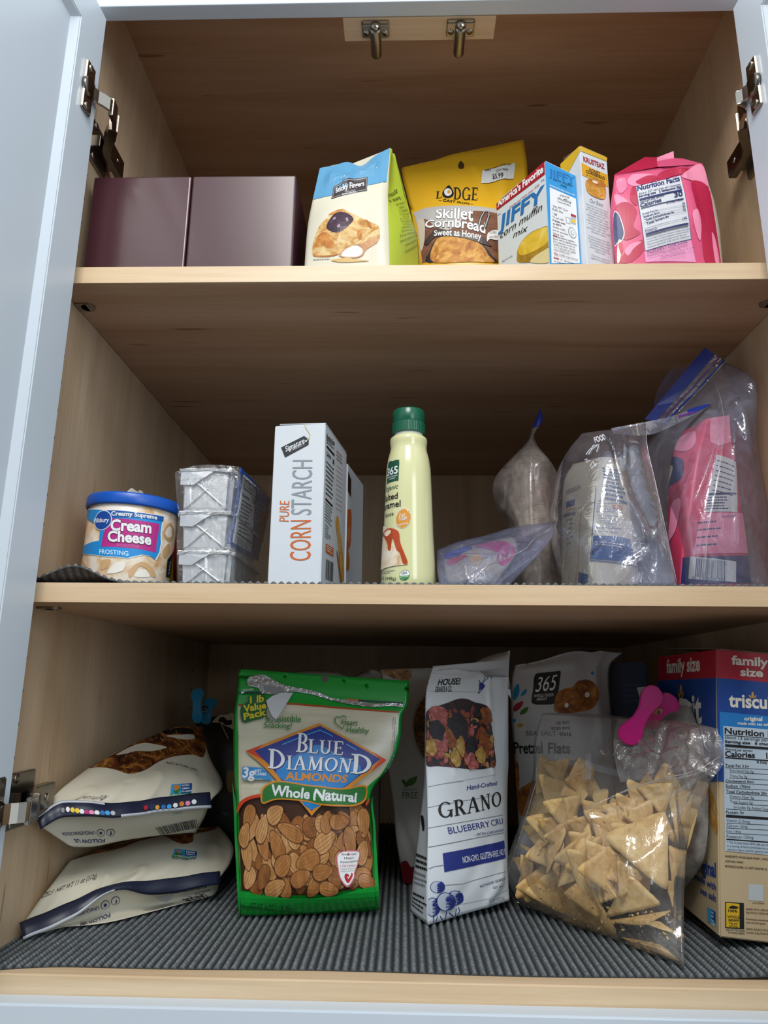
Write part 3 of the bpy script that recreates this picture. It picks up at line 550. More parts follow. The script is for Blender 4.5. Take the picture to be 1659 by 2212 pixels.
# a few capitals drawn with thick and thin strokes and slab feet (cap height 1)
def _serif():
    G = {}
    T, t, h = .17, .085, .055
    def ln(x0, y0, x1, y1, w):
        d = math.hypot(x1-x0, y1-y0); nx, ny = -(y1-y0)/d*w/2, (x1-x0)/d*w/2
        return [(x0+nx, y0+ny), (x0-nx, y0-ny), (x1-nx, y1-ny), (x1+nx, y1+ny)]
    def sf(x, y, w=.36): return [(x-w/2, y-h if y > .5 else y), (x+w/2, y-h if y > .5 else y), (x+w/2, y if y > .5 else y+h), (x-w/2, y if y > .5 else y+h)]
    def st(x): return [ln(x, 0, x, 1, T), sf(x, 0), sf(x, 1)]
    def arc(cx, cy, rx, ry, a0, a1, n=12, T=T, t=t):
        out = []
        for k in range(n):
            q = []
            for a in (a0+(a1-a0)*k/n, a0+(a1-a0)*(k+1)/n):
                a = math.radians(a); w = t+(T-t)*abs(math.cos(a)); q.append((cx+rx*math.cos(a), cy+ry*math.sin(a))); q.append((cx+(rx-w)*math.cos(a), cy+(ry-w*.8)*math.sin(a)))
            out.append([q[0], q[1], q[3], q[2]])
        return out
    G['I'] = (.40, st(.2)); G['L'] = (.68, st(.2)+[ln(.2, h/2, .66, h/2, h*1.3), ln(.62, 0, .66, .26, .06)])
    G['E'] = (.70, st(.2)+[ln(.2, h/2, .66, h/2, h*1.3), ln(.2, 1-h/2, .64, 1-h/2, h*1.3), ln(.2, .52, .52, .52, h), ln(.63, 0, .67, .24, .06), ln(.62, 1, .65, .78, .06), ln(.52, .42, .52, .62, .05)])
    G['D'] = (.86, st(.2)+arc(.32, .5, .50, .5, -90, 90)+[ln(.2, h/2, .33, h/2, h*1.4), ln(.2, 1-h/2, .33, 1-h/2, h*1.4)])
    G['B'] = (.74, st(.2)+arc(.38, .745, .28, .255, -90, 90)+arc(.38, .265, .34, .265, -90, 90)+[ln(.2, h/2, .4, h/2, h*1.4), ln(.2, .51, .4, .51, h*1.2), ln(.2, 1-h/2, .4, 1-h/2, h*1.4)])
    G['U'] = (.86, [ln(.2, .3, .2, 1, T), sf(.2, 1), ln(.68, .3, .68, 1, .10), sf(.68, 1, .28)]+arc(.43, .33, .315, .33, 180, 360))
    G['O'] = (.94, arc(.47, .5, .45, .5, 0, 360, 24)); G['G'] = (.92, arc(.47, .5, .45, .5, 40, 330, 22)+[ln(.80, .0, .80, .42, T*.9), ln(.58, .42, .95, .42, h)])
    G['A'] = (.96, [ln(.14, 0, .47, 1, .09), ln(.47, 1, .80, 0, T), sf(.14, 0, .30), sf(.80, 0, .34), ln(.25, .34, .70, .34, h)])
    G['M'] = (1.10, [ln(.16, 0, .22, 1, .09), ln(.22, 1, .54, .05, T), ln(.54, .05, .88, 1, .09), ln(.88, 1, .94, 0, T), sf(.16, 0, .28), sf(.94, 0, .34), sf(.18, 1, .2), sf(.94, 1, .24)])
    G['N'] = (.92, [ln(.18, 0, .18, 1, .09), ln(.18, 1, .74, 0, T), ln(.74, 0, .74, 1, .09), sf(.18, 0, .28), sf(.14, 1, .24), sf(.74, 1, .30)])
    G['R'] = (.84, st(.2)+arc(.40, .735, .28, .265, -90, 90)+[ln(.2, .49, .42, .49, h*1.2), ln(.2, 1-h/2, .42, 1-h/2, h*1.4), ln(.42, .49, .72, .03, T), sf(.74, 0, .24)])
    return G
SERIF = _serif()
def serif(s):
    V = []; F = []; x = 0
    for ch in s:
        w, qs = SERIF[ch]
        for q in qs:
            b = len(V); V += [(x+a, c) for a, c in q]; F.append((b, b+1, b+2, b+3))
        x += w+.06
    return V, F
RES = {'tub_side': (44, 20), 'bottle_side': (40, 50)}
class Print:
    """flat print laid on a surface, cut along the same net of cells as the surface itself"""
    def __init__(s, patch, off=.0003, step=.00013):
        s.p = PATCH[patch]; s.off = off; s.step = step; s.V = []; s.F = []; s.mi = []; s.mats = []; s.bb = []
        s.w, s.h = s.p.size()
        if not s.p.flat:
            s.nu, s.nv = RES.get(patch, (24, 24))
            s.G = np.array([[s.p.S(i/s.nu, j/s.nv) for i in range(s.nu+1)] for j in range(s.nv+1)])
            s.Gn = np.array([[s.p.N(min(max(i/s.nu, .07), .93), min(max(j/s.nv, .03), .97)) for i in range(s.nu+1)] for j in range(s.nv+1)])
    def at(s, u, v, off):
        u = min(max(u, 0.0), 1.0)*s.nu; v = min(max(v, 0.0), 1.0)*s.nv; i = min(int(u), s.nu-1); j = min(int(v), s.nv-1); f, g = u-i, v-j
        L = lambda A: (A[j, i]*(1-f)+A[j, i+1]*f)*(1-g)+(A[j+1, i]*(1-f)+A[j+1, i+1]*f)*g
        return L(s.G)+L(s.Gn)*off
    def _add(s, V2, F2, m, lift=0.0):
        if m not in s.mats: s.mats.append(m)
        k = s.mats.index(m); A = np.array(V2, float); lo = A.min(0); hi = A.max(0)
        lv = 1+max([l for l, a, c in s.bb if a[0] < hi[0] and c[0] > lo[0] and a[1] < hi[1] and c[1] > lo[1]], default=0)
        s.bb.append((lv, lo, hi)); off = s.off+s.step*lv+lift
        if not s.p.flat:
            bm = bmesh.new(); vs = [bm.verts.new((min(max(x, 0), 1), min(max(y, 0), 1), 0)) for x, y in V2]
            for f in F2:
                try: bm.faces.new([vs[i] for i in f])
                except ValueError: pass
            for ax, n in ((0, s.nu), (1, s.nv)):
                for i in range(max(1, math.ceil(lo[ax]*n)), min(n-1, math.floor(hi[ax]*n))+1):
                    co = [0, 0, 0]; co[ax] = i/n; no = [0, 0, 0]; no[ax] = 1
                    bmesh.ops.bisect_plane(bm, geom=bm.verts[:]+bm.edges[:]+bm.faces[:], plane_co=co, plane_no=no, dist=1e-7)
            bmesh.ops.triangulate(bm, faces=[f for f in bm.faces if len(f.verts) > 4])
            bm.verts.index_update()
            V3 = [s.at(v.co.x, v.co.y, off) for v in bm.verts]; F2 = [tuple(v.index for v in f.verts) for f in bm.faces]; bm.free()
        else:
            if lo.min() < 0 or hi.max() > 1:            # print runs off the panel: cut it at the panel's edges
                bm = bmesh.new(); vs = [bm.verts.new((x, y, 0)) for x, y in V2]
                for f in F2:
                    try: bm.faces.new([vs[i] for i in f])
                    except ValueError: pass
                for co, no in (((.003, 0, 0), (-1, 0, 0)), ((.997, 0, 0), (1, 0, 0)), ((0, .001, 0), (0, -1, 0)), ((0, .999, 0), (0, 1, 0))):
                    bmesh.ops.bisect_plane(bm, geom=bm.verts[:]+bm.edges[:]+bm.faces[:], plane_co=co, plane_no=no, clear_outer=True, dist=1e-7)
                bm.verts.index_update(); V2 = [(v.co.x, v.co.y) for v in bm.verts]; F2 = [tuple(v.index for v in f.verts) for f in bm.faces]; bm.free()
            n = s.p.N(.5, .5); V3 = [s.p.S(u, v)+n*off for u, v in V2]
        b = len(s.V); s.V += [tuple(p) for p in V3]; s.F += [tuple(i+b for i in f) for f in F2]; s.mi += [k]*len(F2)
    def poly(s, pts, m, lift=0.0): s._add(pts, [tuple(range(len(pts)))], m, lift)
    def smooth(s, pts, m, lift=0.0, k=4):
        n = len(pts); out = []
        for i in range(n):
            p0, p1, p2, p3 = (np.array(pts[(i+j-1) % n]) for j in range(4))
            for q in range(k):
                f = q/k; out.append(tuple(.5*(2*p1+(p2-p0)*f+(2*p0-5*p1+4*p2-p3)*f*f+(3*p1-p0-3*p2+p3)*f**3)))
        s.poly(out, m, lift)
    def ell(s, c, a, b, m, n=28, lift=0.0):
        s.poly([(c[0]+(a[0]-c[0])*math.cos(t)+(b[0]-c[0])*math.sin(t), c[1]+(a[1]-c[1])*math.cos(t)+(b[1]-c[1])*math.sin(t)) for t in (2*math.pi*k/n for k in range(n))], m, lift)
    def stroke(s, pts, wd, m, closed=False):
        P2 = [np.array((u*s.w, v*s.h)) for u, v in pts]; n = len(P2); V = []; F = []
        for i in range(n):
            d = P2[(i+1) % n if closed else min(i+1, n-1)]-P2[i-1 if closed else max(i-1, 0)]; d = d/(np.linalg.norm(d)+1e-9); q = np.array((-d[1], d[0]))*wd/2
            V += [tuple((P2[i]+q)/(s.w, s.h)), tuple((P2[i]-q)/(s.w, s.h))]
        for i in range(n if closed else n-1):
            j = (i+1) % n; F.append((2*i, 2*i+1, 2*j+1, 2*j))
        s._add(V, F, m)
    def text(s, t, ABC, m, bold=0.0, shear=0.0, font=None, out=None):
        A, B, C = (np.array(q) for q in ABC)
        if out is not None: s.text(t, ABC, out[0], bold+out[1], shear, font)
        V, F = serif(t) if font == 'serif' else glyphs(t, bold)
        if not V: return
        cap = 1.0 if font == 'serif' else CAP
        V0, _ = (V, F) if font == 'serif' else glyphs(t, 0.0)
        x0 = min(v[0] for v in V0); x1 = max(v[0] for v in V0)
        s._add([tuple(A+(B-A)*((x-x0)/(x1-x0)+shear*y/(x1-x0))+(C-A)*(y/cap)) for x, y in V], F, m)
    def par(s, lines, TLB, m, bold=0.0, cap=.58, align='l', shear=0.0):
        """block of lines: TLB = top-left, top-right (of the widest line), bottom-left baseline"""
        TL, TR, BL = (np.array(q) for q in TLB); n = len(lines)
        W = [max((v[0] for v in glyphs(l, 0.0)[0]), default=0)+1e-6 if l else 0 for l in lines]; mw = max(W)
        st = (BL-TL)/(n-1+cap) if n > 1 else (BL-TL)/cap
        for i, l in enumerate(lines):
            if not l: continue
            o = {'l': 0, 'r': mw-W[i], 'c': (mw-W[i])/2}[align]/mw
            A = TL+st*(i+cap)+(TR-TL)*o; s.text(l, (A, A+(TR-TL)*W[i]/mw, A-st*cap), m, bold, shear)
    def greek(s, n, TLB, m, seed=1, fill=.42, ragged=.25):
        """print too fine to read: rows of short dashes"""
        TL, TR, BL = (np.array(q) for q in TLB); r = random.Random(seed); V = []; F = []
        for i in range(n):
            x = 0; end = 1-r.random()*ragged; y = i/max(1, n)
            while x < end:
                w = min(r.uniform(.06, .18), end-x)
                if w < .03: break
                a = TL+(BL-TL)*y+(TR-TL)*x; dx = (TR-TL)*w; dy = (BL-TL)/n*fill; b = len(V)
                V += [tuple(a), tuple(a+dx), tuple(a+dx+dy), tuple(a+dy)]; F.append((b, b+1, b+2, b+3)); x += w+.025
        s._add(V, F, m)
    def bars(s, TLB, m, seed=3, n=26):
        """upright bars of a bar code"""
        TL, TR, BL = (np.array(q) for q in TLB); r = random.Random(seed); V = []; F = []; x = 0
        while x < 1:
            w = r.choice((.012, .02, .03)); a = TL+(TR-TL)*x; dx = (TR-TL)*min(w, 1-x); dy = BL-TL; b = len(V)
            V += [tuple(a), tuple(a+dx), tuple(a+dx+dy), tuple(a+dy)]; F.append((b, b+1, b+2, b+3)); x += w+r.choice((.014, .02, .03))
        s._add(V, F, m)
    def build(s, name, parent): return mk(name, s.V, s.F, s.mats, parent, mi=s.mi)

# ---------------------------------------------------------------- the cabinet
WX = wood('maple_along_width', 0); WZ = wood('maple_upright', 2)
WE = wood('maple_edge', 0, dark='#d2b48e', light='#e3ccac')
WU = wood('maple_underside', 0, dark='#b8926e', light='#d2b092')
WHITE = mat('white_paint', '#ccd7e1', rough=.32, spec=.5, var=.015, scale=8)
NICKEL = mat('bright_nickel', '#b9b2a8', rough=.16, metal=1.0, var=.05)
SATIN = mat('satin_nickel', '#a39c90', rough=.34, metal=1.0, var=.05)
DARKM = mat('dark_nickel', '#7d766e', rough=.22, metal=1.0, var=.05)
BLACK = mat('black_ink', '#17171a', rough=.5)
D = 0.729; Z1, Z2 = .6683, .3221; TS = .0191
D_ROOM = .7412
fl = box('floor', (-3.0, -4.0, -1.40), (3.0, 1.2, -1.36), mat('added_floor_boards', '#8c7866', rough=.5, var=.12, scale=3)); fl['kind'] = 'structure'  # unseen floor, added to cut light from below; its tone sets the bounce
WALLP = mat('wall_paint', '#8f8b85', rough=.7, var=.02, scale=4)
for nm, lo_, hi_ in (('wall_back', (-3.0, D_ROOM, -1.36), (3.0, D_ROOM+.10, 1.80)), ('wall_light_block', (-3.0, -3.50, -1.36), (3.0, -3.40, 1.70))):  # the opposite wall is unseen, added to block low light into the cabinet
    w_ = box(nm, lo_, hi_, WALLP); w_['kind'] = 'structure'
cab = thing('pantry_cabinet', 'tall white cabinet with maple interior, two open doors and two shelves', 'cabinet', (0, .36, -.02))
sp = [box('side_panel', (-.418, 0, -.0185), (-.400, D+.012, 1.131), WZ, cab), box('side_panel', (.400, 0, -.0185), (.418, D+.012, 1.131), WZ, cab)]
box('back_panel', (-.400, D, -.0185), (.400, D+.012, 1.131), WZ, cab)
box('top_panel', (-.400, 0, 1.113), (.400, D, 1.131), WU, cab)
box('bottom_panel', (-.400, .0005, -.0185), (.400, D, 0), WE, cab, bev=.0012)
for zz in (Z1, Z2):
    sh = box('shelf', (-.3992, .0005, zz), (.3992, D-.001, zz+TS), WU, cab)
    box('front_edge', (-.3992, -.0012, zz), (.3992, .0004, zz+TS), WE, sh)
    for sx in (-1, 1):
        x0 = sx*.3995; xs = sorted((x0, x0-sx*.014))
        bm = bm_box((xs[0], .040, zz-.0022), (xs[1], .056, zz-.0002), .0006)
        bmesh.ops.create_cone(bm, cap_ends=True, segments=20, radius1=.008, radius2=.008, depth=.002, matrix=Matrix.Translation((x0-sx*.014, .048, zz-.0012)))
        bmesh.ops.create_cone(bm, cap_ends=True, segments=12, radius1=.002, radius2=.002, depth=.0028, matrix=Matrix.Translation((x0-sx*.016, .048, zz-.0014)))
        bm_obj('shelf_support', bm, SATIN, sh)
hole = mat('drilled_hole', '#33251a', rough=.8)
for sx, pan in ((-1, sp[0]), (1, sp[1])):
    for z in [.60-.032*k for k in range(7)]+[.93-.032*k for k in range(7)]+[.27-.032*k for k in range(6)]:
        for y in (.034, .62):
            M = Matrix.Translation((sx*.3999, y, z)) @ Matrix.Rotation(math.pi/2, 4, 'Y')
            bm = bmesh.new(); bmesh.ops.create_circle(bm, cap_ends=True, segments=10, radius=.0023, matrix=M); bm_obj('pin_hole', bm, hole, pan)
# face frame
box('top_rail', (-.44, -.020, 1.0200), (.44, -.0003, 1.135), WHITE, cab, bev=.0012)
box('bottom_rail', (-.44, -.020, -.110), (.44, -.0003, -.0150), WHITE, cab, bev=.0016)
for a, b in ((-.44, -.388), (.388, .44)): box('frame_stile', (a, -.020, -.0148), (b, -.0003, 1.0198), WHITE, cab, bev=.0008)
# block with two touch catches, seen from below
box('catch_block', (-.0960, .0005, 1.0200), (.0870, .0325, 1.062), WX, cab, bev=.0008)
def catch(cx):
    cy = .0148
    c = bm_obj('touch_catch', bm_box((cx-.0165, cy-.0115, 1.0182), (cx+.0165, cy+.0115, 1.0199), .0016), SATIN, cab)
    for s in (-1, 1):
        box('wing', (cx+s*.0105-.0058, cy-.0075, 1.0168), (cx+s*.0105+.0058, cy+.0105, 1.0185), SATIN, c, bev=.0008)
        lathe('screw', [(.0001, 0), (.0034, 0), (.0040, .0010), (.0040, .0018)], NICKEL, c, Matrix.Translation((cx+s*.0112, cy+.0035, 1.0155)), n=20)
        for k in range(2):
            M = Matrix.Translation((cx+s*.0112, cy+.0035, 1.0154)) @ Matrix.Rotation(.6+k*math.pi/2, 4, 'Z')
            box('screw_slot', (-.0024, -.0004, -.0001), (.0024, .0004, .0002), BLACK, c, M=M)
    Ry = Matrix.Rotation(-math.pi/2, 4, 'X')
    lathe('catch_barrel', [(.0062, 0), (.0066, .002), (.0066, .036), (.0058, .038), (.0001, .038)], SATIN, c, Matrix.Translation((cx, .010, 1.0145)) @ Ry, n=28)
    lathe('plunger', [(.0001, 0), (.0032, 0), (.0038, .0008), (.0046, .0008), (.0052, .002), (.0052, .006)], NICKEL, c, Matrix.Translation((cx, .0035, 1.0145)) @ Ry, n=28)
catch(-.0572); catch(.0452)
# doors: shaker frame, hinged at the stiles, standing open
def door(sx):
    hx = -.3705 if sx < 0 else .3525
    ph = math.radians(3.0); out = Vector((sx*math.sin(ph), -math.cos(ph), 0)); nrm = Vector((-sx*math.cos(ph), -math.sin(ph), 0))
    O = Vector((hx, -.020, 0)); W = .372; z0, z1 = -.0125, 1.001; sw, ch, rc, th = .050, .009, .0065, .020
    def q(w, z, t=0.0): p = O+out*w; p = p-nrm*t; return (p.x, p.y, z)
    d = bm_obj('door', bm_box((-.0001, -.0001, -.0001), (.0001, .0001, .0001)), WHITE, cab) if False else None
    root = bpy.data.objects.new('door', None); COL.objects.link(root); root.parent = cab; root.location = O-wpos(cab); root.empty_display_size = .02
    oc = [(0, z0), (W, z0), (W, z1), (0, z1)]; ic = [(sw, z0+sw*1.03), (W-sw, z0+sw*1.03), (W-sw, z1-sw*1.03), (sw, z1-sw*1.03)]
    lc = [(sw+ch, z0+sw*1.03+ch), (W-sw-ch, z0+sw*1.03+ch), (W-sw-ch, z1-sw*1.03-ch), (sw+ch, z1-sw*1.03-ch)]
    for i, nm in enumerate(('rail', 'stile', 'rail', 'stile')):
        j = (i+1) % 4
        V = [q(*oc[i]), q(*oc[j]), q(*ic[j]), q(*ic[i]), q(*lc[i], rc), q(*lc[j], rc), q(*oc[i], th), q(*oc[j], th), q(*lc[i], th), q(*lc[j], th)]
        F = [(0, 1, 2, 3), (3, 2, 5, 4), (1, 0, 6, 7), (6, 8, 9, 7), (4, 5, 9, 8), (0, 3, 4, 8, 6), (1, 7, 9, 5, 2)]
        bm = bmesh.new(); vs = [bm.verts.new(v) for v in V]
        for f in F: bm.faces.new([vs[k] for k in f])
        bmesh.ops.recalc_face_normals(bm, faces=bm.faces)
        es = [e for e in bm.edges if {e.verts[0], e.verts[1]} in ({vs[0], vs[1]}, {vs[2], vs[3]})]
        bmesh.ops.bevel(bm, geom=es, offset=.0012, segments=2, affect='EDGES')
        bm_obj(nm, bm, WHITE, root)
    a, b = lc[0], lc[2]
    V = [q(a[0]-.006, a[1]-.006, rc), q(b[0]+.006, a[1]-.006, rc), q(b[0]+.006, b[1]+.006, rc), q(a[0]-.006, b[1]+.006, rc)]
    slab('panel', V, -nrm*.007, WHITE, root, bev=0)
    return q, nrm, out
def hinge(sx, q, nrm, out, zc):
    """clip-on cup hinge: plate and cup on the door, bent link, arm and plate on the cabinet side"""
    h = bpy.data.objects.new('hinge', None); COL.objects.link(h); h.parent = cab; h.location = Vector(q(.02, zc))-wpos(cab); h.empty_display_size = .01
    f = lambda w, z, t=0: Vector(q(w, zc+z, -t))
    def plate(name, w0, w1, za, zb, t0, t1, m, bev=.0007):
        bm = bmesh.new(); vs = [bm.verts.new(f(w, z, t)) for t in (t0, t1) for w, z in ((w0, za), (w1, za), (w1, zb), (w0, zb))]
        for k in ((0, 1, 2, 3), (4, 5, 6, 7), (0, 1, 5, 4), (1, 2, 6, 5), (2, 3, 7, 6), (3, 0, 4, 7)): bm.faces.new([vs[i] for i in k])
        bmesh.ops.recalc_face_normals(bm, faces=bm.faces); bmesh.ops.bevel(bm, geom=bm.edges[:], offset=bev, segments=2, affect='EDGES')
        return bm_obj(name, bm, m, h)
    plate('cup_plate', .0135, .0325, -.031, .031, .0002, .0034, NICKEL, .0012)
    X = nrm; Y = out; Zv = Vector((0, 0, 1)); R = Matrix((X, Zv, Y)).transposed()   # not a mirror-safe frame; only used for discs
    def disc(name, w, z, prof, m):
        M = Matrix.Translation(f(w, z)) @ nrm.to_track_quat('Z', 'Y').to_matrix().to_4x4(); lathe(name, prof, m, h, M, n=24)
    disc('hinge_cup', .0225, .0, [(.0120, .0005), (.0120, .0044), (.0108, .0056), (.0001, .0056)], DARKM)
    for z in (-.0245, .0245): disc('screw', .0235, z, [(.0044, .003), (.0044, .0043), (.0030, .0048), (.0001, .0046)], SATIN)
    X0 = -.4000 if sx < 0 else .4000
    def path(name, pts, th, z0, z1, m):
        P2 = [Vector((X0-sx*a, b, 0)) for a, b in pts]; V = []; F = []; n = len(P2)
        for i, p in enumerate(P2):
            t = (P2[min(i+1, n-1)]-P2[max(i-1, 0)]).normalized(); s2 = Vector((-t.y, t.x, 0))*th/2
            V += [p+s2+Vector((0, 0, z0)), p-s2+Vector((0, 0, z0)), p-s2+Vector((0, 0, z1)), p+s2+Vector((0, 0, z1))]
        for i in range(n-1):
            b = 4*i
            for k in range(4): F.append((b+k, b+(k+1) % 4, b+4+(k+1) % 4, b+4+k))
        F += [(3, 2, 1, 0), tuple(4*(n-1)+k for k in range(4))]
        bm = bmesh.new(); vs = [bm.verts.new(v) for v in V]
        for k in F: bm.faces.new([vs[i] for i in k])
        bmesh.ops.recalc_face_normals(bm, faces=bm.faces)
        bmesh.ops.bevel(bm, geom=[e for e in bm.edges if e.calc_face_angle(0) > .8], offset=.0008, segments=2, affect='EDGES')
        return bm_obj(name, bm, m, h)
    ex = abs(X0-q(0, 0)[0])
    path('link', [(ex+.0030, -.037), (ex+.0062, -.030), (ex+.0110, -.0255), (.0445, -.0200), (.0460, -.0165)], .0030, zc-.0085, zc+.0085, NICKEL)
    path('hinge_arm', [(.0455, -.0175), (.0445, -.004), (.0380, .012)], .0050, zc-.0115, zc+.0115, NICKEL)
    path('hinge_arm', [(.0395, .006), (.0320, .020), (.0200, .036), (.0150, .050), (.0145, .088)], .0100, zc-.0120, zc+.0120, DARKM)
    lathe('screw', [(.0034, 0), (.0034, .0008), (.0001, .0010)], NICKEL, h, Matrix.Translation((X0-sx*.0195, .070, zc)) @ Matrix.Rotation(-sx*math.pi/2, 4, 'Y'), n=20)
    path('mounting_plate', [(.0021, .026), (.0021, .074)], .0040, zc-.026, zc+.026, SATIN)
    path('mounting_plate', [(.0075, .034), (.0075, .080)], .0085, zc-.008, zc+.008, DARKM)
    for y, z in ((.036, -.021), (.036, .021)):
        lathe('screw', [(.0046, 0), (.0046, .0012), (.0030, .0019), (.0001, .0019)], SATIN, h, Matrix.Translation((X0-sx*.0040, y, zc+z)) @ Matrix.Rotation(-sx*math.pi/2, 4, 'Y'), n=20)
ql, nl, ol = door(-1); qr, nr, orr = door(1)
hinge(-1, ql, nl, ol, .8820); hinge(-1, ql, nl, ol, .1345); hinge(1, qr, nr, orr, .8740)
# ---------------------------------------------------------------- common inks
INK = {}
def K(name, col, rough=.45, **kw):
    if name not in INK: INK[name] = mat('ink_'+name, col, rough=rough, **kw)
    return INK[name]
for n_, c_ in dict(white='#eceef0', black='#16161a', navy='#1b2a63', blue='#1f6fb8', sky='#3aa3e2', red='#b3122a', green='#2f8a37', dgreen='#0d4a33', orange='#df7d2c', gold='#e0a33a', yellow='#eecb2e',
                   grey='#7f868d', lgrey='#b9bdc2', brown='#5a3a24', pink='#f08fb2', rose='#c81f4a', magenta='#b81a78', cream='#e6dfc8', tan='#c7b08a').items(): K(n_, c_)
CARD = mat('white_card', '#d4dae0', rough=.5, var=.02, scale=60)
def arc_text(p, t_, B, cap, m, narrow=1.0, left=False, **kw):
    """lettering of a given height, running level along the surface up to (or from) one point"""
    B = np.array(B); V0, _ = glyphs(t_, 0.0); wd = (max(v[0] for v in V0)-min(v[0] for v in V0))*cap/CAP*narrow
    A = B if left else B-np.array((wd/p.w, 0)); B = A+np.array((wd/p.w, 0)); p.text(t_, (A, B, A-np.array((0, cap/p.h))), m, **kw)
def box_body(name, cn, m, parent, bev=.0010, flaps=True):
    E, l, r, u = (Vector(v) for v in CART[cn]); l = l-E if False else l; r = r if False else r
    l, r = Vector(CART[cn][1]), Vector(CART[cn][2])
    bm = bmesh.new(); b = [E, E+r, E+r+l, E+l]; vs = [bm.verts.new(p) for p in b]+[bm.verts.new(p+u) for p in b]
    for k in ((3, 2, 1, 0), (4, 5, 6, 7), (0, 1, 5, 4), (1, 2, 6, 5), (2, 3, 7, 6), (3, 0, 4, 7)): bm.faces.new([vs[i] for i in k])
    bmesh.ops.recalc_face_normals(bm, faces=bm.faces); bmesh.ops.bevel(bm, geom=bm.edges[:], offset=bev, segments=2, affect='EDGES')
    return bm_obj(name, bm, m, parent)
def base_of(cn):
    E, l, r, u = CART[cn]; return tuple(E+(l+r)/2)
def flap(name, cn, m, parent, lift, along='r', inset=.002):
    """top closing flap lying on the carton, a little sprung"""
    E, l, r, u = (Vector(v) for v in CART[cn]); up = u.normalized()
    a = E+u; w = l*.92 if along == 'r' else r*.92
    e = r if along == 'r' else l; en = e.normalized()*inset
    return slab(name, [a+en+up*.0004, a+e-en+up*.0004, a+e-en+w+up*lift, a+en+w+up*lift], up*.0006, m, parent, bev=0)

# ================================================================ TOP SHELF
MAROON = mat('maroon_lacquer', '#44232a', rough=.30, spec=.45, coat=.15, var=.18, scale=9)
for x0, x1, lab in ((-.3885, -.2722, 'dark maroon box at the far left of the top shelf, beside the left cabinet wall'),
                    (-.2708, -.1488, 'dark maroon box next to the blue and cream scone mix bag on the top shelf')):
    o = box('maroon_box', (x0, .030, ZT), (x1, .305, .8272), MAROON, None, bev=.0022, base=((x0+x1)/2, .167, ZT), seg=3)
    tag(o, lab, 'box', 'maroon boxes on the top shelf')
# ---- scone mix bag
t = thing('scone_mix_bag', 'cream and blue scone mix bag with lime green side on the top shelf', 'bag', (-.07, .10, ZT))
PAPER = mat('scone_cream', '#d8d3bf', rough=.42, var=.03, scale=30); LIME = mat('scone_lime', '#b4c63e', rough=.4, var=.04); NAVYP = mat('scone_navy', '#22314f', rough=.4); BLUEP = mat('scone_blue', '#5d9cc4', rough=.38, var=.04)
body('bag_body', [('scone_front', 26, 26, 0), ('scone_right', 12, 26, 1), ('scone_back', 14, 20, 2), ('scone_leftside', 12, 26, 2)], [PAPER, LIME, NAVYP], t)
p = Print('scone_front')
p.poly([(0, 0), (.25, 0), (.5, 0), (.75, 0), (1, 0)]+[(0.977,0.257),(0.878,0.267),(0.751,0.274),(0.589,0.287),(0.411,0.303),(0.227,0.297),(0.005,0.259)], BLUEP)
p.poly([(0.272,0.221),(0.718,0.201),(0.727,0.333),(0.271,0.347)], K('badge', '#3a3034')); p.stroke([(0.286,0.231),(0.707,0.210),(0.715,0.323),(0.285,0.337)], .0006, K('white', ''), closed=True)
p.text('Sticky Fingers', [(0.317,0.290),(0.684,0.276),(0.301,0.246)], K('white', ''), bold=.02, shear=.1); p.text('BAKERIES', [(0.415,0.342),(0.598,0.345),(0.407,0.322)], K('white', '')); p.stroke([(0.445,0.313),(0.503,0.314),(0.575,0.309)], .0007, K('white', ''))
CRUST = food('scone_crust', ['#8f5a22', '#c08a3e', '#d8bd84', '#e3d3a8'], 55, distort=1.5); JAM = food('dark_jam', ['#1c0c18', '#34142a', '#5a3350'], 160, rough=.25)
GOLDEN = food('toasted_edge', ['#8a4c14', '#c27a2a', '#dba65a'], 90)
p.smooth([(0.086,0.797),(0.117,0.704),(0.164,0.621),(0.239,0.568),(0.331,0.521),(0.444,0.515),(0.532,0.560),(0.686,0.627),(0.786,0.653),(0.878,0.675),(0.893,0.727),(0.874,0.771),(0.718,0.803),(0.587,0.813),(0.424,0.850),(0.291,0.857),(0.122,0.837)], CRUST)
p.smooth([(0.109,0.792),(0.154,0.715),(0.249,0.708),(0.338,0.774),(0.356,0.812),(0.272,0.813),(0.186,0.787)], GOLDEN); p.smooth([(0.271,0.531),(0.374,0.512),(0.453,0.517),(0.428,0.542),(0.325,0.550)], GOLDEN); p.smooth([(0.620,0.741),(0.669,0.724),(0.677,0.768),(0.644,0.784)], GOLDEN); p.smooth([(0.719,0.639),(0.753,0.643),(0.802,0.703),(0.760,0.696)], GOLDEN)
p.smooth([(0.103,0.827),(0.224,0.847),(0.407,0.851),(0.291,0.857),(0.131,0.843)], GOLDEN)
p.smooth([(0.254,0.651),(0.293,0.586),(0.359,0.540),(0.463,0.552),(0.551,0.599),(0.577,0.642),(0.519,0.692),(0.420,0.734),(0.335,0.724),(0.265,0.687)], JAM)
for q in ([(0.484,0.623),(0.504,0.613),(0.518,0.646),(0.498,0.652)], [(0.384,0.679),(0.414,0.669),(0.422,0.696),(0.393,0.698)], [(0.328,0.595),(0.354,0.582),(0.364,0.604),(0.338,0.613)]): p.smooth(q, K('jamglint', '#9a7f95'))
p.smooth([(0.415,0.849),(0.522,0.821),(0.653,0.810),(0.751,0.781),(0.834,0.755),(0.875,0.767),(0.849,0.791),(0.734,0.830),(0.685,0.861),(0.604,0.873),(0.441,0.866)], food('scoop_wood', ['#a8744a', '#c79468', '#dcb28a'], 40))
p.smooth([(0.448,0.849),(0.505,0.829),(0.604,0.815),(0.685,0.832),(0.669,0.858),(0.587,0.869),(0.457,0.864)], K('flour', '#dfe0e0'))
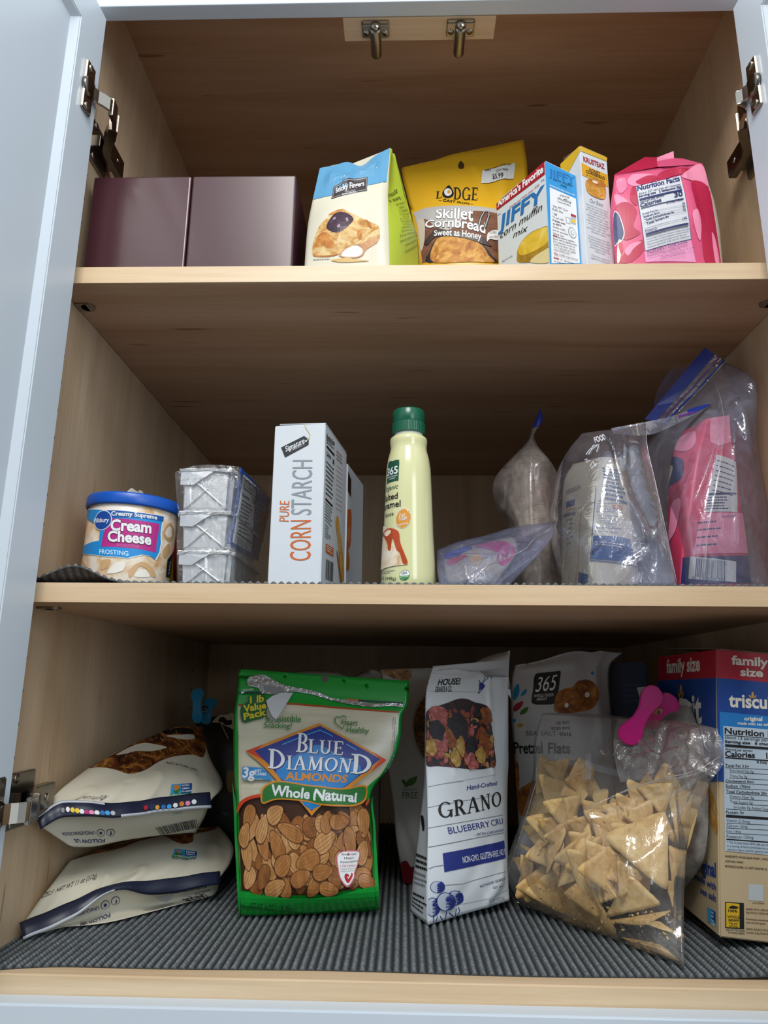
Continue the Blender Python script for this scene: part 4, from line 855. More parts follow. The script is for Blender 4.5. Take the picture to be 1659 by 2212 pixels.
p.smooth([(0.317,0.875),(0.424,0.872),(0.522,0.870),(0.604,0.879),(0.765,0.882),(0.588,0.891),(0.425,0.889)], K('wheat', '#c9a85e'))
p.greek(1, [(0.106,0.855),(0.312,0.867),(0.107,0.863)], K('grey', '')); p.build('front_print', t)
p = Print('scone_right'); G_ = K('limetext', '#3f5a1c')
p.text('made', [(0.050,0.386),(0.691,0.298),(0.103,0.338)], G_); p.text('e easy.', [(0.159,0.417),(0.776,0.336),(0.056,0.399)], G_)
p.par(['tly have as', 'warm.', 'so e baked', 'now you can', 'crazy, and', 'for ingredients', 'assemble and', 'completely', 'despair. Sticky', 'mixes are made', 'love the delicious', 'and quality of bak', 'the hassle.', 'homemade'], [(0.250,0.426),(1.000,0.333),(0.194,0.833)], G_, align='c')
p.build('side_print', t)
# ---- cornbread pouch
t = thing('cornbread_pouch', 'yellow cornbread mix pouch with a white price sticker behind the muffin mix box', 'pouch', (.08, .16, ZT))
YEL = mat('pouch_yellow', '#e2ae20', rough=.36, var=.04, scale=20)
body('pouch_body', [('lodge_front', 30, 26, 0), ('lodge_back', 16, 16, 0)], YEL, t)
p = Print('lodge_front')
p.poly([(0.013,0.568),(0.112,0.549),(0.278,0.577),(0.472,0.613),(0.589,0.627),(0.721,0.639),(0.708,0.755),(0.700,0.854),(0.320,0.855),(0.038,0.836),(0.032,0.796),(0.022,0.713)], K('pouchgrey', '#b5b3b0'))
p.poly([(0.364,0.754),(0.430,0.709),(0.513,0.671),(0.717,0.678),(0.700,0.854),(0.044,0.837),(0.038,0.801),(0.033,0.689),(0.090,0.675),(0.122,0.694),(0.169,0.741),(0.273,0.763)], food('table_wood', ['#5a3420', '#7a4a30', '#8f5f42'], 12, stretch=(1, 8, 8)))
p.smooth([(0.031,0.667),(0.073,0.669),(0.087,0.690),(0.087,0.728),(0.072,0.780),(0.039,0.805),(0.027,0.754)], K('pouchcream', '#c9bfa8'))
p.smooth([(0.110,0.843),(0.122,0.810),(0.164,0.787),(0.248,0.775),(0.449,0.790),(0.579,0.815),(0.650,0.840),(0.666,0.856)], K('ironpan', '#211c1b'))
p.smooth([(0.149,0.846),(0.163,0.792),(0.247,0.782),(0.448,0.797),(0.567,0.817),(0.613,0.839),(0.638,0.856)], food('cornbread_crust', ['#7d3f10', '#b87424', '#d7a048', '#e6c678'], 45, distort=2.0))
p.text('L', [(0.218,0.476),(0.272,0.477),(0.236,0.411)], K('black', ''), font='serif'); p.text('DGE', [(0.361,0.504),(0.558,0.535),(0.383,0.388)], K('black', ''), bold=.035, font='serif')
p.smooth([(0.280,0.439),(0.307,0.397),(0.346,0.363),(0.367,0.396),(0.374,0.445),(0.351,0.481),(0.315,0.487),(0.288,0.473)], K('black', '')); p.ell(*[(0.329,0.430),(0.360,0.433),(0.335,0.392)], K('white', '')); p.ell(*[(0.336,0.430),(0.350,0.430),(0.340,0.411)], K('gold', ''))
p.text('CAST IRON', [(0.273,0.515),(0.480,0.591),(0.279,0.489)], K('black', ''), bold=.02); p.stroke([(0.240,0.496),(0.265,0.506)], .0012, K('black', '')); p.stroke([(0.490,0.585),(0.516,0.591)], .0012, K('black', ''))
p.text('Skillet', [(0.186,0.695),(0.492,0.737),(0.201,0.617)], K('white', ''), bold=.02, out=(K('pouchdark', '#4a3a32'), .022)); p.text('Cornbread', [(0.088,0.733),(0.593,0.781),(0.099,0.696)], K('white', ''), bold=.02, out=(K('pouchdark', ''), .022))
p.stroke([(0.540,0.758),(0.570,0.714),(0.601,0.680),(0.632,0.676),(0.638,0.699),(0.615,0.737),(0.587,0.768)], .0035, K('ironpan', '')); p.stroke([(0.540,0.758),(0.570,0.714),(0.601,0.680),(0.632,0.676),(0.638,0.699),(0.615,0.737),(0.587,0.768)], .0012, K('lgrey', ''))
p.smooth([(0.071,0.785),(0.142,0.760),(0.167,0.749),(0.273,0.764),(0.438,0.784),(0.576,0.793),(0.599,0.804),(0.650,0.817),(0.555,0.811),(0.448,0.799),(0.247,0.780),(0.165,0.778),(0.100,0.794)], K('banner', '#3a2a24'))
p.text('Sweet as Honey', [(0.161,0.774),(0.556,0.801),(0.164,0.755)], K('white', ''), bold=.015)
p.smooth([(0.620,0.779),(0.707,0.768),(0.704,0.797),(0.636,0.797),(0.607,0.805)], K('white', '')); p.par(["I'll BEE", 'new fave'], [(0.632,0.775),(0.713,0.770),(0.628,0.795)], K('brown', ''))
p.smooth([(0.476,0.114),(0.495,0.163),(0.490,0.208),(0.467,0.218),(0.449,0.198),(0.452,0.151)], K('hangslot', '#4a3413')); p.build('front_print', t)
p = Print('lodge_front', off=.0013)
p.smooth([(0.628,0.279),(0.677,0.263),(0.789,0.254),(0.886,0.222),(0.899,0.237),(0.878,0.339),(0.866,0.348),(0.734,0.369),(0.615,0.393),(0.609,0.374)], K('sticker', '#dfe0de')); B_ = K('black', '')
p.text('$5.99', [(0.704,0.352),(0.789,0.352),(0.708,0.312)], B_, bold=.02); p.text('QW78684', [(0.741,0.299),(0.832,0.293),(0.743,0.279)], B_, bold=.01); p.text('76684', [(0.650,0.285),(0.700,0.279),(0.651,0.272)], B_, bold=.01); p.text('SWEET HON', [(0.778,0.257),(0.864,0.241),(0.780,0.241)], B_, bold=.01); p.greek(1, [(0.645,0.268),(0.774,0.245),(0.643,0.282)], B_)
o = p.build('price_sticker', t); o['label'] = 'white rounded price sticker reading $5.99'
# ---- muffin mix carton
t = thing('muffin_mix_box', 'small white and blue corn muffin mix box with red banner on the top shelf', 'box', base_of('jiffy'))
box_body('carton', 'jiffy', CARD, t); flap('top_flap', 'jiffy', CARD, t, .004)
p = Print('jiffy_left')
p.poly([(0, 0), (1, 0)]+[(1.017,0.114),(-0.001,0.065)], K('jred', '#a8142c')); p.text("America's Favorite", [(0.032,0.045),(0.965,0.082),(0.025,-0.016)], K('white', ''), bold=.035, shear=.12)
p.text('Quality and Value since 1930', [(0.277,0.150),(0.873,0.169),(0.279,0.130)], K('jred', ''), shear=.15)
p.text('JIFFY', [(0.046,0.261),(0.920,0.310),(0.085,0.148)], K('jblue', '#2270b4'), bold=.03); p.text('"', [(0.028,0.143),(0.085,0.148),(0.027,0.114)], K('jblue', '')); p.text('"', [(0.928,0.176),(0.980,0.181),(0.929,0.143)], K('jblue', ''))
p.text('corn muffin', [(0.055,0.346),(0.902,0.389),(0.052,0.285)], K('black', ''), shear=.35); p.text('mix', [(0.326,0.431),(0.602,0.462),(0.330,0.378)], K('black', ''), shear=.35)
MUF = food('muffin_yellow', ['#c99a18', '#dcb832', '#ecd472'], 26); MUD = food('muffin_shade', ['#7c5a10', '#a57f1c', '#c9a338'], 30)
p.smooth([(0.397,0.599),(0.422,0.555),(0.521,0.512),(0.693,0.503),(0.874,0.529),(1.017,0.573),(1.001,0.744),(0.995,0.853),(0.701,0.760),(0.418,0.670)], MUD); p.smooth([(0.427,0.571),(0.520,0.519),(0.693,0.511),(0.873,0.533),(1.017,0.578),(1.006,0.675),(0.873,0.688),(0.676,0.670),(0.475,0.629)], MUF); p.smooth([(0.652,0.744),(0.754,0.722),(0.901,0.729),(1.007,0.746),(0.995,0.853)], K('mufcut', '#ddcf9a'))
p.text('egg and milk', [(0.082,0.564),(0.312,0.587),(0.076,0.545)], K('grey', '')); p.build('front_print', t)
p = Print('jiffy_right')
p.poly([(0, 0), (1, 0), (1, 1), (0, 1)], K('jsky', '#2f97d8')); p.poly([(0.108,0.215),(0.960,0.210),(0.960,0.764),(0.043,0.860)], K('white', ''))
p.text('JIFFY', [(0.111,0.114),(0.961,0.082),(0.112,0.051)], K('jblue', ''), bold=.025); p.text('corn muffin', [(0.227,0.137),(0.855,0.120),(0.233,0.111)], K('black', ''), shear=.3); p.text('mix', [(0.462,0.160),(0.659,0.155),(0.467,0.135)], K('black', ''), shear=.3)
p.text('Do Not Eat Raw Batter, Dough or Mix.', [(0.121,0.201),(0.936,0.189),(0.124,0.188)], K('white', ''), bold=.02)
p.text('corn', [(0.414,0.253),(0.708,0.241),(0.420,0.228)], K('black', ''), shear=.3); p.text('muffins', [(0.335,0.290),(0.773,0.278),(0.341,0.262)], K('black', ''), shear=.3); p.text('Yield 6 Muffins', [(0.330,0.316),(0.757,0.303),(0.332,0.301)], K('black', ''))
p.par(['1 pkg. JIFFY Corn', '  Muffin Mix', '1 egg', '1/3 cup milk'], [(0.146,0.357),(0.663,0.343),(0.140,0.469)], K('black', ''))
p.par(['Preheat oven', 'to 400°F.'], [(0.149,0.481),(0.546,0.471),(0.151,0.525)], K('black', ''), bold=.02)
p.par(['Grease muffin', 'pan or use paper', 'baking cups.'], [(0.138,0.537),(0.635,0.524),(0.141,0.607)], K('black', ''))
p.par(['STIR ingredients together.', 'Batter will be slightly lumpy.', '(For maximum crown on', 'muffins let batter rest for', '3 or 4 minutes; stir lightly', 'before filling cups.)'], [(0.128,0.617),(0.900,0.590),(0.124,0.745)], K('black', '')); p.text('STIR', [(0.131,0.630),(0.272,0.624),(0.128,0.617)], K('red', ''), bold=.025)
p.par(['FILL muffin cups 2/3 full.'], [(0.126,0.763),(0.892,0.741),(0.129,0.777)], K('black', '')); p.text('FILL', [(0.128,0.779),(0.253,0.775),(0.126,0.765)], K('red', ''), bold=.025); p.par(['BAKE 15 - 20 minutes', 'or until golden'], [(0.119,0.798),(0.772,0.780),(0.122,0.839)], K('black', '')); p.text('BAKE', [(0.121,0.813),(0.273,0.809),(0.119,0.800)], K('red', ''), bold=.025)
p.ell(*[(0.767,0.529),(0.896,0.533),(0.778,0.484)], K('grey', '')); p.ell(*[(0.767,0.529),(0.879,0.533),(0.777,0.490)], K('white', '')); p.ell(*[(0.767,0.529),(0.824,0.530),(0.772,0.508)], K('grey', '')); p.ell(*[(0.767,0.529),(0.812,0.530),(0.772,0.511)], K('white', ''))
p.poly([(0.753,0.371),(0.923,0.367),(0.905,0.447),(0.735,0.452)], K('lgrey', '')); p.poly([(0.754,0.365),(0.925,0.361),(0.920,0.381),(0.749,0.385)], K('red', '')); p.poly([(0.755,0.412),(0.902,0.410),(0.897,0.433),(0.750,0.435)], K('yellow', '')); p.stroke([(0.581,0.415),(0.727,0.410),(0.705,0.460),(0.592,0.464)], .0008, K('grey', ''), closed=True)
p.build('side_print', t)
# ---- honey cornbread carton
t = thing('honey_cornbread_box', 'tall narrow honey cornbread box with red lettering behind the muffin mix box', 'box', base_of('krust'))
box_body('carton', 'krust', CARD, t); flap('top_flap', 'krust', mat('card_brown', '#8a7a62', rough=.7), t, .006)
p = Print('krust_left'); p.poly([(0, 0), (1, 0), (1, .04), (0, .16)], K('kyellow', '#d9b02e')); p.build('side_print', t)
p = Print('krust_right')
p.poly([(0, 0), (1, 0)]+[(0.970,0.031),(-0.025,0.038)], K('kyellow', '')); p.text('KRUSTEAZ', [(0.096,0.106),(0.861,0.099),(0.095,0.070)], K('jred', ''), bold=.025)
p.poly([[(0.010,0.123)][0], [(0.151,0.125)][0]]+[(0.398,0.133),(0.951,0.133),(0.956,0.222),(0.012,0.214)], K('kgold', '#dca51f'))
p.text('HONEY', [(0.277,0.161),(0.679,0.160),(0.284,0.139)], K('brown', ''), bold=.03); p.text('CORNBREAD', [(0.145,0.185),(0.843,0.182),(0.152,0.163)], K('brown', ''), bold=.03); p.text('& MUFFIN MIX', [(0.162,0.206),(0.816,0.203),(0.166,0.194)], K('brown', ''))
CB = food('cornbread_crumb', ['#a8661c', '#cf9438', '#e6bd68'], 120)
p.smooth([(0.130,0.249),(0.372,0.210),(0.752,0.204),(0.845,0.228),(0.807,0.313),(0.577,0.340),(0.179,0.326)], CB); p.smooth([(0.143,0.248),(0.372,0.211),(0.752,0.205),(0.832,0.229),(0.481,0.258)], GOLDEN); p.ell(*[(0.460,0.229),(0.567,0.228),(0.463,0.219)], K('cream', ''))
p.text('Our Story', [(0.219,0.391),(0.698,0.388),(0.228,0.363)], K('grey', ''), shear=.25)
p.par(['Great ideas often come out of', "tough times, and times didn't", 'get much tougher than 1932 in', 'the midst of the Great', 'Depression. That year, a few', 'women who traded recipes', 'conjured up an easy-to-prepare', 'pie crust mix and named it', '(crust + ease). They', 'went door to door, cafe to cafe,', 'telling their creation.', '', 'A lot has changed since 1932,', "but some things haven't. We're", 'still a family business, and we', 'still believe nothing brings', 'people together better than', 'delicious food.', '', 'If you have a question or', 'suggestion for improvement'], [(0.060,0.405),(0.887,0.406),(0.068,0.787)], K('grey', ''), align='c'); p.build('front_print', t)
# ---- pink sugar bag, top shelf
PINK = mat('sugar_pink', '#d9557f', rough=.42, var=.04, scale=20); PAPW = mat('white_paper', '#d8d2c6', rough=.6, var=.04)
def sugar_petals(p, L): 
    for q, m in L: p.smooth(q, K(*m))
LP, DR, LV = ('petal_light', '#ee8fb0'), ('petal_dark', '#b81c46'), ('petal_lilac', '#eb9cc6')
t = thing('sugar_bag', 'pink paper sugar bag with folded top standing at the right end of the top shelf', 'bag', (.285, .09, ZT))
body('bag_body', [('sugar_front', 26, 24, 0), ('sugar_right', 10, 24, 1), ('sugar_back', 12, 16, 0), ('sugar_leftside', 10, 24, 0)], [PINK, PAPW], t)
fp = [(0.2316, 0.0620, 0.8483), (0.2867, 0.1050, 0.9085), (0.2999, 0.1000, 0.9035), (0.3195, 0.0950, 0.9087), (0.3171, 0.0900, 0.8942), (0.2933, 0.0850, 0.8856), (0.2861, 0.0660, 0.8620)]
bm = bmesh.new(); vs = [bm.verts.new(v) for v in fp]+[bm.verts.new(v) for v in ((0.3086, 0.0920, 0.8946), (0.3324, 0.1000, 0.9017), (0.3405, 0.0640, 0.8636), (0.3605, 0.1220, 0.9035), (0.2621, 0.1220, 0.8893))]
for f, mi in (((0, 1, 2, 5, 6), 0), ((2, 3, 4, 5), 1), ((6, 5, 4, 7, 8, 9), 2), ((0, 11, 10, 9, 8, 1), 0)):
    ff = bm.faces.new([vs[i] for i in f]); ff.material_index = mi
bmesh.ops.triangulate(bm, faces=bm.faces); bmesh.ops.solidify(bm, geom=bm.faces[:], thickness=.0004)
bm_obj('folded_top', bm, [K(*DR), K(*LP), PINK], t)
p = Print('sugar_front')
sugar_petals(p, [([(0.143,0.127),(0.185,0.056),(0.278,0.056),(0.410,0.081),(0.442,0.133),(0.348,0.170),(0.239,0.212),(0.169,0.185)], LP), ([(0.229,0.147),(0.353,0.088),(0.450,0.104),(0.420,0.166),(0.291,0.200)], DR), ([(0.466,0.085),(0.633,0.013),(0.741,0.029),(0.897,0.045),(0.864,0.102),(0.653,0.107),(0.474,0.170)], DR), ([(0.014,0.303),(0.058,0.304),(0.149,0.416),(0.162,0.579),(0.116,0.512),(0.052,0.474)], LP),
 ([(0.029,0.463),(0.132,0.413),(0.228,0.545),(0.185,0.685),(0.243,0.730),(0.096,0.763),(0.060,0.676)], DR), ([(0.732,0.109),(0.908,0.002),(0.989,0.029),(0.989,0.217),(0.863,0.181),(0.749,0.158)], LP), ([(0.815,0.176),(0.986,0.225),(0.998,0.480),(0.998,0.856),(0.837,0.869),(0.827,0.665),(0.800,0.379)], DR), ([(0.761,0.553),(0.814,0.517),(0.831,0.665),(0.802,0.759),(0.763,0.672)], LP),
 ([(0.935,0.696),(0.968,0.735),(0.980,0.856),(0.934,0.861)], LP), ([(0.030,0.870),(0.120,0.809),(0.253,0.768),(0.260,0.822),(0.139,0.874)], DR), ([(0.087,0.816),(0.155,0.784),(0.244,0.777),(0.167,0.811),(0.113,0.843)], LP), ([(0.025,0.103),(0.113,0.094),(0.134,0.224),(0.066,0.282)], ('petal_mid', '#e77a9f')), ([(0.186,0.232),(0.226,0.227),(0.239,0.427),(0.214,0.474),(0.166,0.369)], DR)])
p.poly([(0.267,0.730),(0.718,0.759),(0.743,0.873),(0.265,0.879)], K(*LV)); N_ = K('navy', ''); PW = K('panel', '#d3d6dc')
p.poly([(0.225,0.219),(0.709,0.113),(0.720,0.757),(0.270,0.828)], N_); p.poly([(0.229,0.227),(0.705,0.118),(0.715,0.755),(0.274,0.825)], PW)
p.text('Nutrition Facts', [(0.240,0.288),(0.689,0.178),(0.242,0.226)], N_, bold=.035); p.text('About 227 servings per container', [(0.246,0.341),(0.691,0.230),(0.246,0.314)], N_); p.text('Serving size   2 teaspoons (8g)', [(0.250,0.376),(0.688,0.262),(0.249,0.349)], N_, bold=.03)
p.poly([(0.253,0.394),(0.689,0.279),(0.688,0.299),(0.256,0.422)], N_); p.text('Amount per serving', [(0.258,0.452),(0.497,0.370),(0.257,0.429)], N_, bold=.02); p.text('Calories', [(0.260,0.514),(0.461,0.441),(0.258,0.464)], N_, bold=.025); p.text('30', [(0.597,0.383),(0.682,0.358),(0.597,0.326)], N_, bold=.03)
p.poly([(0.263,0.526),(0.685,0.387),(0.686,0.399),(0.264,0.536)], N_); p.text('% Daily Value*', [(0.511,0.473),(0.686,0.408),(0.511,0.452)], N_, bold=.02)
p.par(['Total Fat 0g', 'Sodium 0mg', 'Total Carbohydrate 8g', '   Total Sugars 8g'], [(0.271,0.583),(0.553,0.501),(0.307,0.684)], N_, bold=.02); p.par(['0%', '0%', '3%', '', '16%'], [(0.650,0.454),(0.692,0.441),(0.653,0.635)], N_, bold=.02, align='r')
for q in ([(0.266,0.607),(0.689,0.480)], [(0.271,0.639),(0.690,0.523)], [(0.274,0.666),(0.691,0.558)], [(0.280,0.713),(0.694,0.626)]): p.stroke(q, .0004, N_)
p.text('Protein 0g', [(0.286,0.731),(0.396,0.713),(0.286,0.718)], N_, bold=.02); p.poly([(0.285,0.740),(0.697,0.661),(0.696,0.675),(0.286,0.751)], N_)
p.par(['*The % Daily Value tells you how much a nutrient', 'in a serving of food contributes to a daily diet. 2,000', 'calories a day is used for general nutrition advice.', '*One serving adds 8g of sugar to your diet and', 'represents 16% of the Daily Value for Added Sugars.'], [(0.287,0.756),(0.708,0.683),(0.289,0.820)], N_)
p.text('INGREDIENT: CANE SUGAR.', [(0.282,0.849),(0.674,0.784),(0.282,0.834)], N_, bold=.01); p.par(['DISTRIBUTED BY:', 'Domino Foods, Inc., West Palm Beach, FL 33461', 'Questions or Comments?', '.com or call 800-773-1803'], [(0.288,0.860),(0.727,0.796),(0.299,0.890)], N_, align='c')
p.smooth([(0.018,0.536),(0.055,0.557),(0.086,0.653),(0.099,0.724),(0.072,0.766),(0.029,0.776),(0.002,0.772)], K('white', '')); p.smooth([(0.018,0.549),(0.052,0.567),(0.079,0.655),(0.091,0.723),(0.067,0.761),(0.027,0.771),(0.002,0.767)], N_); p.smooth([(0.034,0.768),(0.062,0.763),(0.061,0.806),(0.031,0.868),(0.009,0.866)], K('cream', '')); p.smooth([(0.036,0.782),(0.066,0.775),(0.073,0.807),(0.047,0.831)], K('rose', ''))
p.build('front_print', t)

# ================================================================ MIDDLE SHELF
# ---- frosting tub
t = thing('frosting_tub', 'round tub of cream cheese frosting with blue lid at the left of the middle shelf', 'tub', (TUBC[0], TUBC[1], ZM))
MT = Matrix.Translation(TUBC) @ Matrix.Rotation(TUBR, 4, 'Y')
SWIRL = food('frosting_picture', ['#b98a58', '#d9b58a', '#e6d6c0', '#efe6da', '#f2ede6'], 16, rough=.35, distort=2.5)
lathe('tub_body', [(.0001, 0)]+tub_prof+[(.0470, .087), (.0001, .087)], SWIRL, t, MT, n=64, cap=False)
LID = mat('blue_lid', '#0f55b8', rough=.35, var=.02)
lathe('lid', [(.0488, .0835), (.0505, .0838), (.0512, .0855), (.0510, .0945), (.0498, .0965), (.0485, .0966), (.0478, .0950), (.0001, .0945)], LID, t, MT, n=64, cap=False)
p = Print('tub_side'); W_ = K('white', '')
for q in ([(0.623,0.914),(0.625,0.829),(0.666,0.743),(0.712,0.716),(0.771,0.777),(0.809,0.868),(0.769,0.879),(0.726,0.790),(0.676,0.787),(0.645,0.909)], [(0.818,0.316),(0.838,0.211),(0.887,0.157),(0.943,0.265),(0.901,0.381),(0.856,0.382)], [(0.834,0.535),(0.889,0.418),(0.920,0.504),(0.869,0.619)], [(0.046,0.085),(0.008,0.002),(0.367,0.101),(0.003,0.099)], [(0.015,0.524),(0.002,0.543),(0.002,0.676),(0.331,0.813)], [(0.435,0.742),(0.502,0.724),(0.484,0.817),(0.443,0.849)]): p.smooth(q, K('swirl_tan', '#d0a878'))
for q in ([(0.661,0.906),(0.679,0.825),(0.719,0.807),(0.760,0.882)], [(0.835,0.309),(0.858,0.219),(0.895,0.219),(0.912,0.310),(0.873,0.351)], [(0.489,0.893),(0.529,0.767),(0.589,0.744),(0.581,0.852)]): p.smooth(q, K('swirl_white', '#efe9de'))
lab_ = [(0.000,0.000),(0.434,0.107),(0.518,0.108),(0.594,0.112),(0.703,0.110),(0.812,0.100),(0.805,0.208),(0.806,0.321),(0.819,0.445),(0.816,0.565),(0.791,0.670),(0.746,0.636),(0.694,0.635),(0.649,0.667),(0.609,0.698),(0.532,0.694),(0.458,0.691),(0.000,0.583),(0.406,0.494),(0.401,0.307)]
CY = K('tubcyan', '#1a8ed8'); p.poly(lab_, W_); p.poly([((u-.5)*.975+.5-.0035, (v-.46)*.965+.46) for u, v in lab_], CY)
p.poly([(0.434,0.117),(0.518,0.117),(0.595,0.122),(0.704,0.118),(0.803,0.109),(0.804,0.173),(0.676,0.186),(0.562,0.199),(0.472,0.214)], K('tubnavy', '#1458a8'))
MG = K('tubmagenta', '#b82a86'); p.poly([(0.472,0.219),(0.563,0.215),(0.678,0.218),(0.776,0.214),(0.778,0.332),(0.774,0.461),(0.780,0.579),(0.702,0.571),(0.638,0.567),(0.547,0.569),(0.425,0.570),(0.432,0.402),(0.448,0.309)], MG)
bc_ = np.array([(0.412,0.240)][0]); p.ell(bc_, bc_+np.array((.0108/p.w, 0)), bc_+np.array((0, .0108/p.h)), W_); p.ell(bc_, bc_+np.array((.0100/p.w, 0)), bc_+np.array((0, .0100/p.h)), K('doughblue', '#14489c')); arc_text(p, 'Pillsbury', [(0.459,0.265)][0], .0046, W_, narrow=.85, bold=.015)
p.text('Creamy Supreme', [(0.472,0.183),(0.753,0.168),(0.469,0.132)], W_, bold=.03); p.text('Cream', [(0.481,0.367),(0.723,0.352),(0.472,0.238)], W_, bold=.035, shear=.06, out=(K('magdark', '#7c1458'), .03)); p.text('Cheese', [(0.472,0.503),(0.731,0.495),(0.463,0.379)], W_, bold=.035, shear=.06, out=(K('magdark', ''), .03))
p.text('ARTIFICIALLY FLAVORED', [(0.529,0.560),(0.666,0.553),(0.527,0.526)], K('magpale', '#d873b4')); p.text('FROSTING', [(0.421,0.656),(0.606,0.664),(0.417,0.603)], K('cyanpale', '#cfeaf6'), bold=.015)
p.poly([(0.898,0.625),(0.930,0.566),(0.998,0.469),(1.000,0.833),(0.907,0.844)], K('black', '')); p.greek(4, [(0.935,0.645),(0.958,0.621),(0.935,0.823)], K('lgrey', ''), fill=.7); p.build('label_print', t)
# ---- crumpled red packet behind the tub
t = thing('red_packet', 'red and yellow packet with crumpled white top tucked behind the frosting tub', 'packet', (-.27, .17, ZM))
pk = [[(-0.3741, 0.1750, 0.4737), (-0.3554, 0.1600, 0.4715), (-0.3373, 0.1550, 0.4702), (-0.3200, 0.1600, 0.4639)], [(-0.3717, 0.1800, 0.4419), (-0.3426, 0.1500, 0.4352), (-0.3200, 0.1500, 0.4352), (-0.3034, 0.1650, 0.4387)], [(-0.3624, 0.1800, 0.3444), (-0.3375, 0.1520, 0.3444), (-0.3117, 0.1500, 0.3444), (-0.2937, 0.1650, 0.3444)]]
Grid(pk, 'packet_front', wobble=.001, seed=5); Back(PATCH['packet_front'], (0, .03, 0), 'packet_back')
body('packet_body', [('packet_front', 12, 12, 0), ('packet_back', 12, 12, 0)], mat('packet_red', '#8c1420', rough=.4), t)
p = Print('packet_front'); p.poly([(.84, .55), (.93, .55), (.93, .99), (.80, .99)], K('yellow', '')); p.poly([(.70, .6), (.84, .6), (.80, .99), (.68, .99)], K('lgrey', '')); p.build('packet_print', t)
r = random.Random(8)
for nm, pts in (('crumpled_top', [(-0.3658, 0.1580, 0.4733), (-0.3609, 0.1520, 0.4764), (-0.3596, 0.1580, 0.4817), (-0.3528, 0.1500, 0.4771), (-0.3502, 0.1560, 0.4758), (-0.3474, 0.1500, 0.4683), (-0.3528, 0.1450, 0.4663), (-0.3623, 0.1500, 0.4682)]), ('crumpled_top', [(-0.3499, 0.1550, 0.4702), (-0.3472, 0.1520, 0.4776), (-0.3414, 0.1480, 0.4736), (-0.3417, 0.1470, 0.4681)])):
    slab(nm, pts, (0, .006, .001), mat('crumpled_white', '#cfccc4', rough=.6, bump=.6, bscale=300), t, bev=.0004)
# ---- three foil pans in shrink wrap
t = thing('foil_pan_stack', 'stack of three foil loaf pans shrink wrapped with a blue card on the middle shelf', 'pan stack', (-.235, .13, ZM))
FOIL = mat('crinkled_foil', '#e4e6e8', rough=.30, metal=.55, var=.04, bump=.25, bscale=60)
def pan(zr, zb, x0, x1, y0, y1, ex):
    bm = bmesh.new(); cx, cy = (x0+x1)/2, (y0+y1)/2; hx, hy = (x1-x0)/2, (y1-y0)/2; rr = random.Random(int(zr*1e4))
    def ring(sx, sy, z, j=0.0, n=14):
        out = []
        for k in range(4*n):
            s, f = divmod(k, n); f = f/n; a = ((-1, -1), (1, -1), (1, 1), (-1, 1)); p, q = a[s], a[(s+1) % 4]
            u, v = p[0]+(q[0]-p[0])*f, p[1]+(q[1]-p[1])*f; c = .90 if f == 0 else 1.0
            out.append(bm.verts.new((cx+u*hx*sx*c+rr.uniform(-j, j), cy+v*hy*sy*c+rr.uniform(-j, j), z+rr.uniform(-j, j))))
        return out
    R = [ring(1.0, 1.0, zr-.0035, .0006), ring(1.02, 1.01, zr-.001, .0005), ring(1.0, 1.0, zr, .0003), ring(.86, .95, zr-.001, .0004), ring(.845, .945, zr-.010, .0006), ring(.80, .93, zb+.004, .0004), ring(.76, .91, zb, .0002)]
    for a, b in zip(R, R[1:]):
        for k in range(len(a)): bm.faces.new((a[k], a[(k+1) % len(a)], b[(k+1) % len(a)], b[k]))
    bm.faces.new(R[-1]); bmesh.ops.recalc_face_normals(bm, faces=bm.faces)
    o = bm_obj('foil_pan', bm, FOIL, t)
    # pressed X creases and folded corner flap on the end
    yf = lambda z: cy-hy*(.93+.015*(z-zb)/(zr-zb))-.0016
    for a, b in (((-.62, .86), (.72, .06)), ((.08, .55), (-.66, .04))):
        P_ = [(cx+hx*(a[0]+(b[0]-a[0])*k/6), yf(zb+(zr-zb)*(a[1]+(b[1]-a[1])*k/6)), zb+(zr-zb)*(a[1]+(b[1]-a[1])*k/6)) for k in range(7)]
        tube('pressed_crease', P_, .0009, FOIL, o, n=6)
    fl_ = [(-.84, 1.0, -.001), (-.84, .62, -.0006), (-.40, .60, -.0020), (-.05, .78, -.0028), (.25, .92, -.0022), (.84, .90, -.001), (.84, 1.0, -.001)]
    slab('folded_flap', [(cx+hx*a, yf(zb+(zr-zb)*c)+e-.0004, zb+(zr-zb)*c) for a, c, e in fl_], (0, .0005, 0), FOIL, o, bev=0)
for zr, zb, dx in ((.4738, .4270, 0.0), (.4262, .3838, .003), (.3832, ZM, .005)): pan(zr, zb, -.2690+dx, -.2035+dx*.5, .050, .205, dx)
SLV = mat('sleeve_blue', '#1d4aa0', rough=.35)
o = slab('card_sleeve', [PATCH['sleeve'].S(a, b) for a, b in ((0, 0), (1, 0), (1, 1), (0, 1))], (-.0008, 0, 0), SLV, t, bev=0)
p = Print('sleeve'); p.poly([(0.076,0.055),(0.466,0.025),(0.678,0.948),(0.029,0.959)], K('white', '')); B_ = K('black', '')
p.text('Nutrition Facts', [(0.105,0.124),(0.482,0.088),(0.096,0.070)], B_, bold=.03); p.greek(2, [(0.100,0.143),(0.473,0.111),(0.110,0.198)], B_, seed=4); p.poly([(0.112,0.205),(0.498,0.174),(0.500,0.190),(0.113,0.220)], B_); p.text('Calories', [(0.124,0.322),(0.340,0.299),(0.117,0.279)], B_, bold=.025); p.text('110', [(0.415,0.295),(0.531,0.280),(0.395,0.222)], B_, bold=.025)
